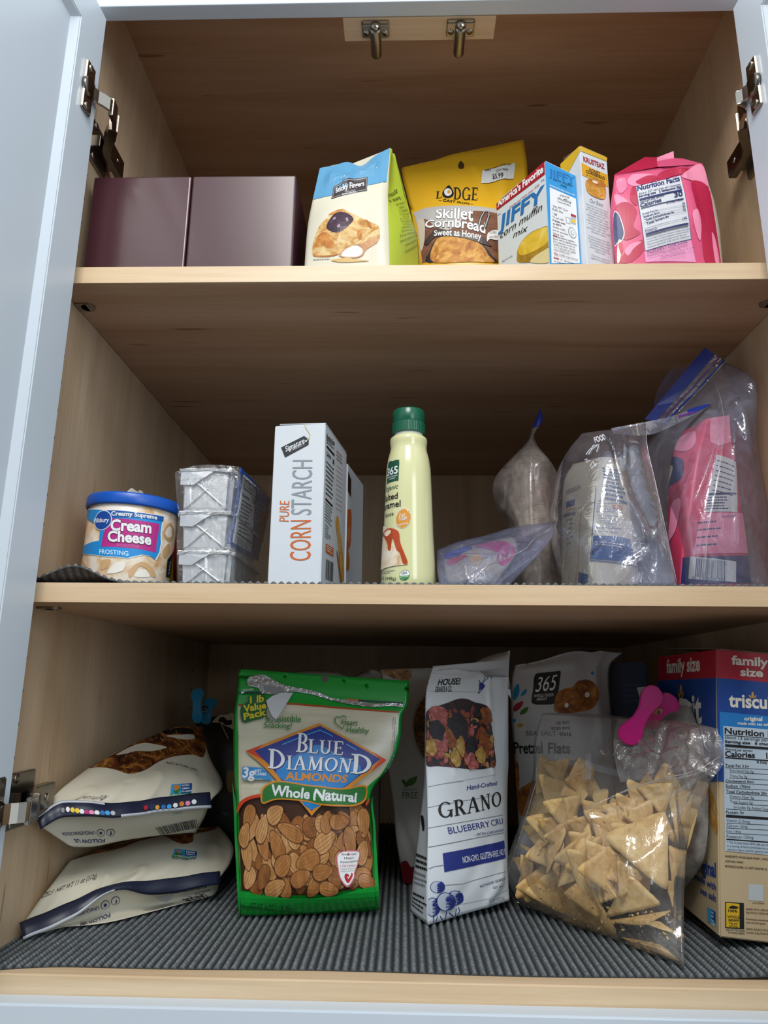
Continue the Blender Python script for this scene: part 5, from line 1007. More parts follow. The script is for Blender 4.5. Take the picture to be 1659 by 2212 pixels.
p.greek(9, [(0.124,0.370),(0.481,0.333),(0.140,0.817)], B_, seed=5, fill=.35); p.poly([(0.109,0.807),(0.624,0.806),(0.629,0.829),(0.108,0.827)], B_); p.greek(4, [(0.087,0.857),(0.610,0.862),(0.069,0.952)], B_, seed=6)
p.greek(3, [(0.494,0.031),(0.940,-0.018),(0.517,0.114)], K('lgrey', ''), seed=7); p.greek(8, [(0.526,0.222),(0.879,0.172),(0.672,0.732)], K('lgrey', ''), seed=9, fill=.2); p.poly([(0.711,0.338),(1.031,0.150),(1.257,0.598),(0.811,0.769)], food('pie_picture', ['#5a2416', '#8a4426', '#b8783c'], 60)); p.build('sleeve_print', o)
Grid([[(-0.2696, 0.0490, 0.4691), (-0.2483, 0.0470, 0.4759), (-0.2231, 0.0470, 0.4770), (-0.2008, 0.0490, 0.4755)], [(-0.2660, 0.0460, 0.4475), (-0.2450, 0.0430, 0.4467), (-0.2201, 0.0430, 0.4468), (-0.1959, 0.0460, 0.4466)], [(-0.2620, 0.0460, 0.4219), (-0.2407, 0.0430, 0.4213), (-0.2185, 0.0430, 0.4213), (-0.1984, 0.0460, 0.4211)], [(-0.2598, 0.0460, 0.3819), (-0.2354, 0.0430, 0.3814), (-0.2159, 0.0430, 0.3815), (-0.1995, 0.0460, 0.3812)], [(-0.2562, 0.0480, 0.3444), (-0.2342, 0.0460, 0.3444), (-0.2148, 0.0460, 0.3444), (-0.1983, 0.0480, 0.3444)]], 'wrap_front', wobble=.0008, seed=15, creases=[(.1, .1, .9, .12, -.002, .02), (.3, .3, .7, .5, .002, .02)])
Grid([[(-0.2008, 0.0490, 0.4755), (-0.1978, 0.1200, 0.4822), (-0.1930, 0.2100, 0.4815)], [(-0.1959, 0.0460, 0.4466), (-0.1951, 0.1200, 0.4511), (-0.1908, 0.2100, 0.4616)], [(-0.1984, 0.0460, 0.4211), (-0.1937, 0.1200, 0.4233), (-0.1906, 0.2100, 0.4310)], [(-0.1995, 0.0460, 0.3812), (-0.1957, 0.1200, 0.3906), (-0.1940, 0.2100, 0.4008)], [(-0.1983, 0.0480, 0.3444), (-0.1970, 0.1200, 0.3444), (-0.1948, 0.2050, 0.3444)]], 'wrap_side', wobble=.001, seed=16)
body('shrink_wrap', [('wrap_front', 20, 30, 0), ('wrap_side', 16, 30, 0)], film('shrink_film', milk=.05, gloss=.05, crinkle=.9, scale=80), t, close=False)
# ---- corn starch cartons
t = thing('corn_starch_box', 'white corn starch box with tall grey and orange lettering on the middle shelf', 'box', base_of('corn'))
box_body('carton', 'corn', CARD, t); flap('top_flap', 'corn', CARD, t, .002)
p = Print('corn_left'); DG = K('tagblack', '#2a2c30')
p.poly([(0.144,0.142),(0.590,0.075),(0.685,0.099),(0.685,0.133),(0.231,0.207)], DG); p.text('Signature', [(0.239,0.171),(0.606,0.119),(0.213,0.140)], W_, bold=.01, shear=.2); p.text('SELECT', [(0.375,0.164),(0.617,0.131),(0.364,0.153)], W_)
p.stroke([(0.592,-0.007),(0.610,0.020),(0.668,0.048),(0.708,0.068),(0.695,0.091),(0.632,0.110)], .0009, K('string', '#c9c08a')); p.ell(*[(0.632,0.110),(0.647,0.109),(0.631,0.104)], W_)
p.text('PURE', [(0.358,0.603),(0.355,0.478),(0.172,0.599)], K('cornorange', '#cf6a30'), bold=.0); p.text('CORN', [(0.801,0.838),(0.785,0.597),(0.411,0.836)], K('cornorange', ''), bold=.0); p.text('STARCH', [(0.782,0.567),(0.771,0.229),(0.396,0.562)], K('corngrey', '#8d959c'), bold=.0); p.build('front_print', t)
p = Print('corn_right')
p.text('Nutrition Facts', [(0.056,0.084),(0.394,0.064),(0.055,0.054)], B_, bold=.03); p.greek(2, [(0.057,0.089),(0.395,0.069),(0.062,0.120)], B_, seed=2); p.poly([(0.065,0.126),(0.404,0.119),(0.407,0.133),(0.067,0.140)], B_); p.text('Calories', [(0.071,0.189),(0.256,0.181),(0.072,0.162)], B_, bold=.025); p.text('30', [(0.333,0.193),(0.407,0.190),(0.328,0.161)], B_, bold=.025)
p.greek(8, [(0.065,0.225),(0.413,0.219),(0.080,0.445)], B_, seed=3, fill=.3); p.poly([(0.082,0.452),(0.388,0.455),(0.385,0.467),(0.079,0.465)], B_); p.greek(7, [(0.082,0.479),(0.378,0.484),(0.093,0.600)], B_, seed=4, fill=.3); p.greek(6, [(0.094,0.607),(0.339,0.616),(0.094,0.694)], B_, seed=5, fill=.3, ragged=.5)
p.greek(3, [(0.490,0.074),(0.825,0.059),(0.492,0.145)], K('rosegrey', '#b08a86'), seed=6); p.greek(10, [(0.508,0.172),(0.819,0.153),(0.512,0.479)], K('rosegrey', ''), seed=7, fill=.15, ragged=.1)
p.poly([(0.149,0.720),(0.467,0.714),(0.477,0.767),(0.145,0.774)], K('cornorange', '')); p.greek(3, [(0.181,0.728),(0.432,0.723),(0.181,0.768)], W_, seed=8); p.bars([(0.171,0.811),(0.492,0.802),(0.168,0.932)], B_, seed=9, n=24)
p.smooth([(0.568,0.500),(0.662,0.494),(0.749,0.571),(0.943,0.733),(0.989,0.868),(0.848,0.880),(0.658,0.655),(0.536,0.548)], food('corn_ear', ['#a9772a', '#cf9f4a', '#e2c888'], 140)); p.smooth([(0.607,0.718),(0.696,0.744),(0.875,0.878),(0.806,0.884)], K('cornhusk', '#b06a2c')); p.build('side_print', t)
t = thing('orange_and_white_box', 'white box with orange circles mostly hidden behind the corn starch box', 'box', base_of('brown'))
box_body('carton', 'brown', CARD, t); p = Print('brown_right'); p.poly([(-0.028,0.053),(0.190,0.092),(0.197,0.223),(-0.016,0.202)], K('tagbrown', '#3a2620'))
p.smooth([(-0.155,0.475),(-0.067,0.378),(0.085,0.332),(0.244,0.335),(0.240,0.549),(0.073,0.641),(-0.101,0.715)], K('cornorange', '')); p.smooth([(-0.089,0.713),(0.073,0.641),(0.184,0.686),(0.158,0.761),(-0.017,0.778)], K('brownorange', '#c07a2c')); p.smooth([(-0.023,0.531),(0.103,0.450),(0.206,0.478),(0.127,0.578)], K('peach', '#cf8a5a')); p.build('side_print', t)
# ---- caramel sauce bottle
t = thing('caramel_sauce_bottle', 'pale yellow squeeze bottle of salted caramel sauce with green cap on the middle shelf', 'bottle', BOTC)
MB_ = Matrix.Translation(BOTC); PALE = mat('caramel_wrap', '#d9d8a4', rough=.16, coat=.4, var=.015, scale=14)
lathe('bottle_body', [(.0001, .001)]+bot_prof, PALE, t, MB_, n=72, cap=False)
lathe('neck_ring', [(.0153, .1690), (.0156, .1695), (.0156, .1722), (.0150, .1725)], K('white', ''), t, MB_, n=48)
CAPG = mat('cap_green', '#0f5b41', rough=.25, var=.03)
rg = bmesh.new(); n_ = 90; rows_ = [(.0170, .1718), (.0181, .1722), (.0181, .1835), (.0178, .1838)]
V = []; F = []
for r0, z in rows_:
    for k in range(n_):
        a = 2*math.pi*k/n_; rr = r0+(.00025 if k % 2 else 0); V.append((BOTC[0]+rr*math.cos(a), BOTC[1]+rr*math.sin(a), BOTC[2]+z))
for i in range(3):
    for k in range(n_): F.append((i*n_+k, i*n_+(k+1) % n_, (i+1)*n_+(k+1) % n_, (i+1)*n_+k))
F += [tuple(reversed(range(n_))), tuple(3*n_+k for k in range(n_))]
mk('cap_skirt', V, F, CAPG, t); rg.free()
lathe('cap', [(.0174, .1838), (.0177, .1845), (.0177, .1975), (.0168, .1990), (.0001, .1994)], CAPG, t, MB_, n=64)
p = Print('bottle_side'); DGN = K('dgreen', '')
b0_, b1_ = (np.array(q) for q in [(0.374,0.196),(0.374,0.329)]); wb_ = np.array((.0185/p.w, 0))
p.smooth([tuple(b0_-wb_), tuple(b0_-wb_*.5), tuple(b0_), tuple(b0_*.5+b1_*.5), tuple(b1_-np.array((0, .1))*0), tuple(b1_-wb_*.12+np.array((0, .004))), tuple(b1_-wb_*.9+np.array((0, .004))), tuple(b1_-wb_)], DGN, k=2)
arc_text(p, '365', [(0.360,0.285)][0], .0082, W_, bold=.015); arc_text(p, 'WHOLE FOODS', [(0.360,0.303)][0], .0016, W_); arc_text(p, 'MARKET', [(0.331,0.318)][0], .0016, W_)
arc_text(p, 'Organic', [(0.365,0.385)][0], .0052, DGN, shear=.3); arc_text(p, 'Salted', [(0.368,0.450)][0], .0066, B_, bold=.015); arc_text(p, 'Caramel', [(0.405,0.503)][0], .0068, B_, bold=.015); arc_text(p, 'Sauce', [(0.317,0.555)][0], .0044, B_)
OR_ = K('fairorange', '#d5901c'); p.ell(*[(0.439,0.579),(0.529,0.570),(0.438,0.515)], W_); p.ell(*[(0.439,0.579),(0.524,0.571),(0.438,0.518)], OR_); p.text('Fair', [(0.394,0.575),(0.464,0.567),(0.393,0.550)], W_, shear=.1); p.text('Trade', [(0.380,0.598),(0.480,0.588),(0.380,0.573)], W_, shear=.1)
for i, ch in enumerate('ORGANIC'):
    a = math.radians(150-20*i); c = [(0.439,0.579)][0]; ex_ = [(0.511,0.572)][0]; ey_ = [(0.438,0.527)][0]
    P0 = np.array(c)+(np.array(ex_)-c)*math.cos(a)+(np.array(ey_)-c)*math.sin(a); tx_ = (np.array(ex_)-c)*math.sin(a)*.10-(np.array(ey_)-c)*math.cos(a)*.10; ny_ = (np.array(ex_)-c)*math.cos(a)*.17+(np.array(ey_)-c)*math.sin(a)*.17
    p.text(ch, (P0-tx_, P0+tx_, P0-tx_+ny_), W_)
p.text('CANE SUGAR', [(0.373,0.629),(0.492,0.618),(0.373,0.616)], W_)
ICE = food('ice_cream_picture', ['#b98a5a', '#d9c3a0', '#e9dcc6', '#efe8da'], 70); DRIP = mat('caramel_drip', '#b5481c', rough=.2, var=.2, scale=90)
p.smooth([(0.046,0.874),(0.076,0.739),(0.086,0.668),(0.002,0.595),(0.298,0.633),(0.389,0.660),(0.414,0.731),(0.455,0.801),(0.488,0.858),(0.477,0.870),(0.345,0.875)], ICE); p.smooth([(0.063,0.662),(0.196,0.638),(0.290,0.636),(0.389,0.664),(0.412,0.734),(0.457,0.801),(0.491,0.860),(0.444,0.864),(0.409,0.800),(0.369,0.776),(0.319,0.701),(0.297,0.773),(0.259,0.769),(0.233,0.719),(0.136,0.674)], DRIP); p.smooth([(0.162,0.655),(0.263,0.644),(0.292,0.661),(0.228,0.683)], ICE)
p.ell(*[(0.459,0.935),(0.511,0.931),(0.459,0.903)], K('dgreen', '')); p.ell(*[(0.459,0.935),(0.508,0.931),(0.459,0.906)], W_); p.poly([(0.409,0.938),(0.457,0.937),(0.509,0.934),(0.497,0.955),(0.460,0.965),(0.423,0.957)], K('green', '')); p.text('USDA', [(0.430,0.931),(0.486,0.927),(0.429,0.916)], DGN, bold=.02); p.text('ORGANIC', [(0.416,0.950),(0.502,0.945),(0.416,0.939)], W_)
p.greek(2, [(0.110,0.896),(0.370,0.902),(0.002,0.916)], K('grey', ''), seed=4, fill=.35, ragged=.1); p.text('15.8 OZ (448g)', [(0.002,0.935),(0.373,0.963),(0.000,0.917)], DGN); p.build('label_print', t)
# ================================================================ LINERS
def ribmat():
    m = bpy.data.materials.new('woven_charcoal'); m.use_nodes = True; nt = m.node_tree; L = nt.links.new; p = nt.nodes['Principled BSDF']; p.inputs['Roughness'].default_value = .62
    tc = nn(nt, 'ShaderNodeTexCoord'); nz = nn(nt, 'ShaderNodeTexNoise', i_Scale=300.0, i_Detail=2.0); L(tc.outputs['Object'], nz.inputs['Vector'])
    at = nn(nt, 'ShaderNodeAttribute', attribute_name='cord'); r = nn(nt, 'ShaderNodeValToRGB'); r.color_ramp.elements[0].color = srgb('#4f5557'); r.color_ramp.elements[1].color = srgb('#757b7e'); r.color_ramp.elements[0].position = .3; r.color_ramp.elements[1].position = .7
    mx = nn(nt, 'ShaderNodeMix', data_type='RGBA'); mx.inputs[6].default_value = srgb('#2a2e31'); L(at.outputs['Fac'], mx.inputs[0]); L(nz.outputs['Fac'], r.inputs['Fac']); L(r.outputs[0], mx.inputs[7]); L(mx.outputs[2], p.inputs['Base Color']); return m
RIB = ribmat()
def liner(name, x0, x1, y0, y1, z0, pitch, knot, nx, ny, hfun, label, front, amp=.0034):
    """woven non-slip liner: raised cords front to back, each a row of little knots"""
    X = np.linspace(x0, x1, nx); Y = y0+(y1-y0)*np.linspace(0, 1, ny)**1.35
    XX, YY = np.meshgrid(X, Y)
    yf = front(XX); YY = np.where(YY < y0+.05, YY+(yf-y0)*(1-(YY-y0)/.05), YY)
    ph = XX/pitch; col = np.floor(ph); fx = ph-col
    cord = np.clip(np.sin(np.pi*fx)*1.5-.45, 0, 1)
    kn = .30+.70*np.abs(np.sin(np.pi*YY/knot+.4*np.sin(col*2.1)))**.8
    Z = z0+hfun(XX, YY)+amp*cord*kn
    V = np.stack([XX, YY, Z], -1).reshape(-1, 3)
    top = len(V); Vb = np.stack([XX, YY, np.full_like(XX, z0)+np.maximum(hfun(XX, YY)-.0006, 0)], -1)[[0, -1]].reshape(-1, 3)
    V = np.concatenate([V, Vb]); i = np.arange(nx-1)[None, :]+nx*np.arange(ny-1)[:, None]
    F = np.stack([i, i+1, i+nx+1, i+nx], -1).reshape(-1, 4)
    e = np.arange(nx-1); F = np.concatenate([F, np.stack([top+e, top+e+1, e+1, e], -1)])
    me = bpy.data.meshes.new(name); b = np.array(((x0+x1)/2, (y0+y1)/2, z0)); V = V-b
    me.vertices.add(len(V)); me.vertices.foreach_set('co', V.ravel()); me.loops.add(F.size); me.loops.foreach_set('vertex_index', F.ravel().astype(np.int32))
    me.polygons.add(len(F)); me.polygons.foreach_set('loop_start', np.arange(0, F.size, 4, dtype=np.int32)); me.polygons.foreach_set('loop_total', np.full(len(F), 4, dtype=np.int32)); me.polygons.foreach_set('use_smooth', np.ones(len(F), dtype=bool)); me.update(calc_edges=True)
    a_ = me.attributes.new('cord', 'FLOAT', 'POINT'); a_.data.foreach_set('value', np.concatenate([np.clip(cord*kn*1.3, 0, 1).ravel(), np.zeros(2*nx)]).astype(np.float32)); me.materials.append(RIB); o = bpy.data.objects.new(name, me); o.location = b; COL.objects.link(o); tag(o, label, 'shelf liner'); return o
liner('shelf_liner', -.3985, .3985, .0185, .722, .0004, .0076, .0052, 900, 560, lambda x, y: .0075*np.exp(-((x-.36)/.045)**2)*np.exp(-((y-.05)/.07)**2)+.004*np.exp(-((x-.30)/.04)**2)*np.exp(-((y-.1)/.1)**2),
      'grey woven ribbed liner covering the cabinet floor', lambda x: .0185-.016*np.exp(-((x+.40)/.05)**2)-.002*np.sin(x*19)+.006*np.exp(-((x-.37)/.03)**2))
liner('shelf_liner', -.3985, .3985, .0022, .715, .3414, .0076, .0050, 460, 200, lambda x, y: (.0165*np.exp(-((x+.347)/.030)**2)+.0075*np.exp(-((x+.3995)/.009)**2))*np.exp(-np.maximum(y-.004, 0)/.014),
      'dark woven liner with a rippled left corner on the middle shelf', lambda x: .0022+.0*x, amp=.0028)

# ================================================================ ZIP BAGS ON THE MIDDLE SHELF
ZIPF = film('zip_bag_film', milk=.15, gloss=.09, milkcol='#cdd2f0', crinkle=.6, scale=34); CLR = film('clear_film', milk=.07, gloss=.06, crinkle=.45, scale=30, milkcol='#e6e2e0')
MILK = film('milky_film', milk=.50, gloss=.04, milkcol='#c6bab2', crinkle=.25, scale=40)
ZBLUE = mat('zip_blue', '#1c2f8c', rough=.3); ZPUR = mat('zip_purple', '#6a2f86', rough=.3)
FLOURP = mat('flour_paper', '#cfcbbd', rough=.55, var=.03)
t = thing('flour_bag', 'cream paper flour bag with blue and orange print inside a clear zip bag', 'bag', (.20, .115, ZM))
body('bag_body', [('flour_left', 12, 20, 0), ('flour_right', 12, 20, 0), ('flour_b1', 6, 20, 0), ('flour_b2', 6, 20, 0)], FLOURP, t)
p = Print('flour_left'); BL_ = K('flourblue', '#1f5596'); OG = K('flourorange', '#c9743a')
p.poly([(0.211,0.522),(0.515,0.485),(0.509,0.537),(0.227,0.564)], BL_); p.stroke([(0.267,0.583),(0.733,0.537),(0.687,0.856),(0.596,0.946)], .0010, OG); p.text('BREAD', [(0.139,0.632),(0.571,0.603),(0.132,0.612)], BL_, bold=.02)
p.greek(3, [(0.167,0.423),(0.642,0.343),(0.220,0.465)], K('grey', ''), seed=3); p.greek(6, [(0.291,0.645),(0.528,0.629),(0.296,0.794)], K('grey', ''), seed=4, fill=.3); p.poly([(0.692,0.899),(1.000,0.917),(0.998,0.958),(0.699,0.952)], BL_); p.build('side_print', t)
p = Print('flour_right')
p.stroke([(0.011,0.337),(0.007,0.650),(0.002,0.843)], .0012, BL_); p.par(['bring'], [(0.086,0.462),(0.186,0.470),(0.088,0.481)], BL_)
for q in ([(0.052,0.495),(0.742,0.524)], [(0.047,0.559),(0.685,0.588)], [(0.042,0.669),(0.606,0.689)]): p.stroke(q, .0006, BL_)
p.greek(9, [(0.151,0.140),(0.797,0.203),(0.232,0.492)], BL_, seed=5, fill=.4); p.greek(2, [(0.396,0.518),(0.747,0.539),(0.398,0.559)], OG, seed=6, fill=.6); p.par(['Spoon flour', 'level off with a knife'], [(0.051,0.512),(0.545,0.543),(0.047,0.543)], BL_)
p.par(['All-purpose flour', 'recipes calling for', 'each cup of flour', '1 1/4 teaspoons', '1/2 tsp'], [(0.089,0.583),(0.544,0.607),(0.115,0.663)], BL_, align='c'); p.text('There are 7 classes', [(0.052,0.696),(0.508,0.714),(0.050,0.685)], BL_)
p.poly([(0.027,0.715),(0.845,0.741),(0.946,0.847),(0.904,0.855),(0.009,0.839)], BL_); p.greek(2, [(0.064,0.748),(0.706,0.772),(0.059,0.773)], K('lgrey', ''), seed=7); p.stroke([(0.002,0.846),(0.956,0.866)], .0008, BL_); p.build('front_print', t)
t = thing('flour_zip_bag', 'clear zip bag with a blue zip, standing open around the cream flour bag', 'zip bag', (.22, .07, ZM))
body('bag_film', [('flourzip_front', 40, 44, 0), ('flourzip_back', 40, 44, 0)], ZIPF, t, close=False)
body('neck_film', [('flour_neck', 24, 6, 0)], ZIPF, t, close=False)
slab('zip_strip', [(0.3026, 0.0876, 0.5562), (0.3172, 0.0902, 0.5617), (0.3328, 0.0927, 0.5662), (0.3281, 0.0911, 0.5621), (0.3132, 0.0885, 0.5537), (0.3033, 0.0870, 0.5492)], (0, .0016, 0), ZBLUE, t, bev=0); slab('zip_track', [(0.2912, 0.0854, 0.5486), (0.3106, 0.0884, 0.5548), (0.3114, 0.0881, 0.5530), (0.2919, 0.0853, 0.5458)], (0, .001, 0), ZPUR, t, bev=0)
p = Print('flourzip_front', off=.0006); p.text('FOOD', [(0.213,0.133),(0.320,0.108),(0.187,0.071)], K('filmwhite', '#dfe2ea'), bold=.025, shear=-.2)
for q in ([(0.160,0.240),(0.182,0.195),(0.221,0.159),(0.258,0.157)], [(0.181,0.240),(0.199,0.196),(0.241,0.168)], [(0.194,0.196),(0.202,0.158),(0.256,0.176),(0.245,0.222)], [(0.158,0.278),(0.176,0.269),(0.171,0.295),(0.199,0.278)], [(0.206,0.318),(0.222,0.287),(0.249,0.316)], [(0.218,0.330),(0.258,0.301),(0.252,0.320)]): p.stroke(q, .0011, K('filmwhite', ''))
p.build('film_print', t)
tube('film_hem', [PATCH['flourzip_front'].S(.999, v)+np.array([0, -.0006, 0]) for v in np.linspace(0, .98, 26)], .0003, film('fold_film', milk=.38, milkcol='#d5d3d2', gloss=.14, crinkle=.2), t, n=6)
# ---- pink sugar in its zip bag
t = thing('sugar_bag', 'pink sugar bag with navy base inside a tall zip bag on the middle shelf', 'bag', (.30, .105, ZM))
body('bag_body', [('sug2_left', 14, 24, 0), ('sug2_right', 18, 24, 0), ('sug2_b1', 6, 24, 0), ('sug2_b2', 6, 24, 0)], mat('sugar_rose', '#d23a62', rough=.4, var=.05), t)
p = Print('sug2_right'); N_ = K('navy', '')
p.poly([(0.098,0.002),(1.000,0.000),(0.877,0.160),(0.490,0.180),(0.242,0.156)], K('petal_light', '')); p.poly([(0.415,0.234),(0.998,0.274),(0.858,0.579),(0.228,0.582),(0.260,0.461)], K('panel', ''))
p.greek(7, [(0.430,0.267),(0.928,0.303),(0.321,0.475)], N_, seed=3, fill=.22); p.poly([(0.261,0.468),(0.874,0.461),(0.869,0.472),(0.254,0.481)], N_); p.greek(5, [(0.243,0.491),(0.663,0.488),(0.244,0.576)], N_, seed=4, fill=.4)
p.poly([(0.179,0.588),(1.000,0.583),(0.998,0.808),(0.124,0.819)], K('petal_light', '')); p.text('SUGAR', [(0.517,0.619),(0.822,0.611),(0.517,0.605)], N_); p.greek(4, [(0.132,0.642),(0.601,0.632),(0.166,0.813)], N_, seed=6, fill=.2, ragged=.5)
p.poly([(0.000,0.833),(0.998,0.819),(0.998,0.945),(0.002,0.963)], N_); p.poly([(0.091,0.829),(0.758,0.851),(0.748,0.944),(0.096,0.937)], K('panel', '')); p.bars([(0.173,0.838),(0.597,0.851),(0.181,0.925)], N_, seed=5, n=20); p.text('0 15800 03', [(0.147,0.935),(0.589,0.942),(0.141,0.925)], N_); p.build('front_print', t)
p = Print('sug2_left'); p.smooth([(0.002,0.280),(0.520,0.273),(0.688,0.320),(0.642,0.406),(0.000,0.500),(0.083,0.500),(0.002,0.415),(0.000,0.333)], N_); p.smooth([(0.002,0.356),(0.246,0.341),(0.219,0.422),(0.000,0.500)], K('cream', '')); p.smooth([(0.083,0.500),(0.000,0.500),(0.288,0.534),(0.083,0.583)], K('petal_light', '')); p.smooth([(0.789,0.237),(0.936,0.237),(0.808,0.429),(0.583,0.585),(0.352,0.531),(0.753,0.406)], K('petal_dark', ''))
p.smooth([(0.475,0.558),(0.775,0.519),(0.702,0.707),(0.312,0.773),(0.414,0.657)], K('petal_light', '')); p.smooth([(0.000,0.083),(0.621,0.067),(0.838,0.154),(0.646,0.218),(0.009,0.209)], K('petal_light', '')); p.build('side_print', t)
t = thing('sugar_zip_bag', 'tall open zip bag with blue zip strip around the pink sugar bag', 'zip bag', (.31, .10, ZM))
body('bag_film', [('sugzip_front', 40, 46, 0), ('sugzip_back', 40, 46, 0)], ZIPF, t, close=False)
body('strip_film', [('sugzip_strip', 20, 10, 0)], ZIPF, t, close=False); body('back_lip', [('sugzip_lip', 12, 6, 0)], film('grey_film', milk=.45, milkcol='#6a6c96', gloss=.05), t, close=False)
sS = PATCH['sugzip_strip'].S
def band(nm, v0, v1, m, lift): slab(nm, [sS(u, v0)+np.array([0, -lift, 0]) for u in np.linspace(.0, 1, 12)]+[sS(u, v1)+np.array([0, -lift, 0]) for u in np.linspace(1, 0, 12)], (0, .0008, 0), m, t, bev=0)
band('zip_strip', .0, .50, ZBLUE, .0010); band('zip_track', .66, .72, ZPUR, .0014); band('zip_track', .86, .95, ZBLUE, .0014)
for a in ((.72, .04, .42, .95), (.60, .28, .35, .6)):
    tube('film_fold', [PATCH['sugzip_front'].S(a[0]+(a[2]-a[0])*k/16, a[1]+(a[3]-a[1])*k/16)+np.array([0, -.0003, 0]) for k in range(17)], .00035, film('fold_film'), t, n=5)
# ---- tall milky bag behind
t = thing('meal_bag', 'paper bag of meal with red label inside the tall milky zip bag', 'bag', (.115, .20, ZM))
body('bag_body', [('meal_front', 20, 22, 0), ('meal_back', 20, 22, 0)], food('meal_paper', ['#4a3a36', '#6a5450', '#86706a'], 60, rough=.6), t)
p = Print('meal_front'); p.smooth([(0.646,0.380),(0.859,0.280),(0.917,0.250),(1.000,0.333),(0.926,0.477),(0.759,0.459)], food('meal_label', ['#7a2030', '#9c2c44', '#b85a6a'], 90)); p.greek(9, [(0.549,0.453),(0.851,0.471),(0.520,0.627)], K('tan', ''), seed=3, fill=.4); p.build('front_print', t)
t = thing('milky_zip_bag', 'tall milky zip bag with a twisted blue tipped top, behind the bag lying flat', 'zip bag', (.115, .19, ZM))
body('bag_film', [('tallzip_front', 30, 40, 0), ('tallzip_back', 30, 40, 0)], MILK, t, close=False); body('zip_tip', [('tallzip_tip', 8, 12, 0)], ZBLUE, t, close=False, thick=.0006)
# ---- bag lying flat
t = thing('snack_pouch', 'grey pouch with blue and pink print inside the zip bag lying flat', 'pouch', (.06, .08, ZM))
body('pouch_body', [('snack_front', 20, 16, 0), ('snack_back', 20, 16, 0)], food('snack_foil', ['#7a7478', '#9a9490', '#b8a898'], 30, rough=.4), t)
p = Print('snack_front'); p.smooth([(.02, .02), (.2, 0), (.42, .02), (.44, .12), (.25, .2), (.05, .25)], K('snackblue', '#23409a')); p.smooth([(.5, .05), (.8, .05), (.97, .3), (.95, .7), (.8, .6), (.72, .3)], K('snackpink', '#a83a7a')); p.smooth([(.04, .3), (.3, .22), (.35, .3), (.1, .5)], K('snackred', '#9c3a4a')); p.smooth([(.38, .35), (.52, .3), (.6, .6), (.45, .7)], K('snacktan', '#b5925a')); p.build('front_print', t)
t = thing('flat_zip_bag', 'zip bag lying flat at the shelf front just right of the caramel bottle', 'zip bag', (.06, .07, ZM))
body('bag_film', [('flatzip_front', 36, 26, 0), ('flatzip_back', 36, 26, 0)], film('blue_grey_film', milk=.30, milkcol='#8f93b4', gloss=.07, crinkle=.5, scale=34), t, close=False)
tube('film_fold', [PATCH['flatzip_front'].S(.30+.68*k/18, .97-.85*(k/18)**1.3)+np.array([0, -.0005, 0]) for k in range(19)], .0005, film('fold_film'), t, n=6)

# ================================================================ CABINET FLOOR
# ---- pretzel bags
PCR = mat('pretzel_bag_cream', '#d2cdbb', rough=.34, var=.03, scale=14); SEAL = mat('seal_navy', '#1b2138', rough=.4); BRN = food('pretzel_picture', ['#1e0d08', '#3a1a0e', '#6b3a18', '#a8702e', '#c99a58'], 42, rough=.4, distort=2.0)
def pretzel(pre, label, base, extra):
    t = thing('pretzel_bag', label, 'bag', base, 'pretzel bags in the left corner')
    body('bag_body', [(pre+'_front', 40, 44, 0), (pre+'_back', 40, 44, 0)], PCR, t)
    nu, nv = 40, 6; sp_ = PATCH[pre+'_seal']; V = []; F = []
    for j in range(nv+1):
        for i in range(nu+1):
            P0 = sp_.S(i/nu, j/nv); m0 = sp_.S(i/nu, .5); P0 = m0+(P0-m0)*1.3+sp_.nn*(.0006*(j % 2)+.0007*math.sin(i*.9)+.0008*math.sin(i*.33+2)); V.append(P0)
    mi = []
    for j in range(nv):
        for i in range(nu): F.append((j*(nu+1)+i, (j+1)*(nu+1)+i, (j+1)*(nu+1)+i+1, j*(nu+1)+i+1)); mi.append(1 if extra(i/nu, j) else 0)
    me = mk('end_seal', V, F, [SEAL, K('sealwhite', '#cdd3da')], t, mi=mi, smooth=True)
    md = me.modifiers.new('thickness', 'SOLIDIFY'); md.thickness = .0006
    return t
t = pretzel('pretzlow', 'lower of two cream pretzel bags, lying on the grey liner in the left corner', (-.31, .22, .005), lambda u, j: j == 5 and u < .5)
SDOT = K('sesame', '#d9c096')
def salt(p, area, n, seed, pn):
    r = random.Random(seed)
    for k in range(n):
        u = r.uniform(*area[0]); v = r.uniform(*area[1]); a = r.uniform(0, 3); w = .010; h = .006
        p.poly([(u+w*math.cos(a+q)*.5, v+h*math.sin(a+q)*.5) for q in (0, 1.57, 3.14, 4.71)], SDOT)
p = Print('pretzlow_front')
p.smooth([(0.031,0.002),(0.123,0.002),(0.250,0.002),(0.396,0.012),(0.519,0.009),(0.640,0.014),(0.769,0.014),(0.897,0.006),(0.987,0.003),(0.963,0.031),(0.882,0.052),(0.796,0.075),(0.784,0.154),(0.733,0.183),(0.676,0.132),(0.615,0.039),(0.546,0.035),(0.468,0.040),(0.385,0.069),(0.298,0.068),(0.179,0.036)], BRN)
arc_text(p, 'PRETZELS  NET WT 11 oz (312g)', [(0.247,0.339)][0], .0085, K('black', ''), narrow=.37)
p.poly([(0.680,0.229),(0.798,0.276),(0.793,0.356),(0.658,0.320)], K('gmosky', '#3f9fd0')); p.poly([(0.734,0.255),(0.797,0.280),(0.793,0.328),(0.729,0.305)], K('gmoblue', '#1c4a8c')); p.poly([(0.660,0.297),(0.790,0.338),(0.792,0.359),(0.657,0.326)], K('green', '')); p.smooth([(0.687,0.254),(0.703,0.247),(0.705,0.273),(0.692,0.283)], K('orange', '')); p.smooth([(0.676,0.284),(0.692,0.283),(0.703,0.301),(0.723,0.274),(0.710,0.314),(0.690,0.320)], K('leafgreen', '#3f7a2c'))
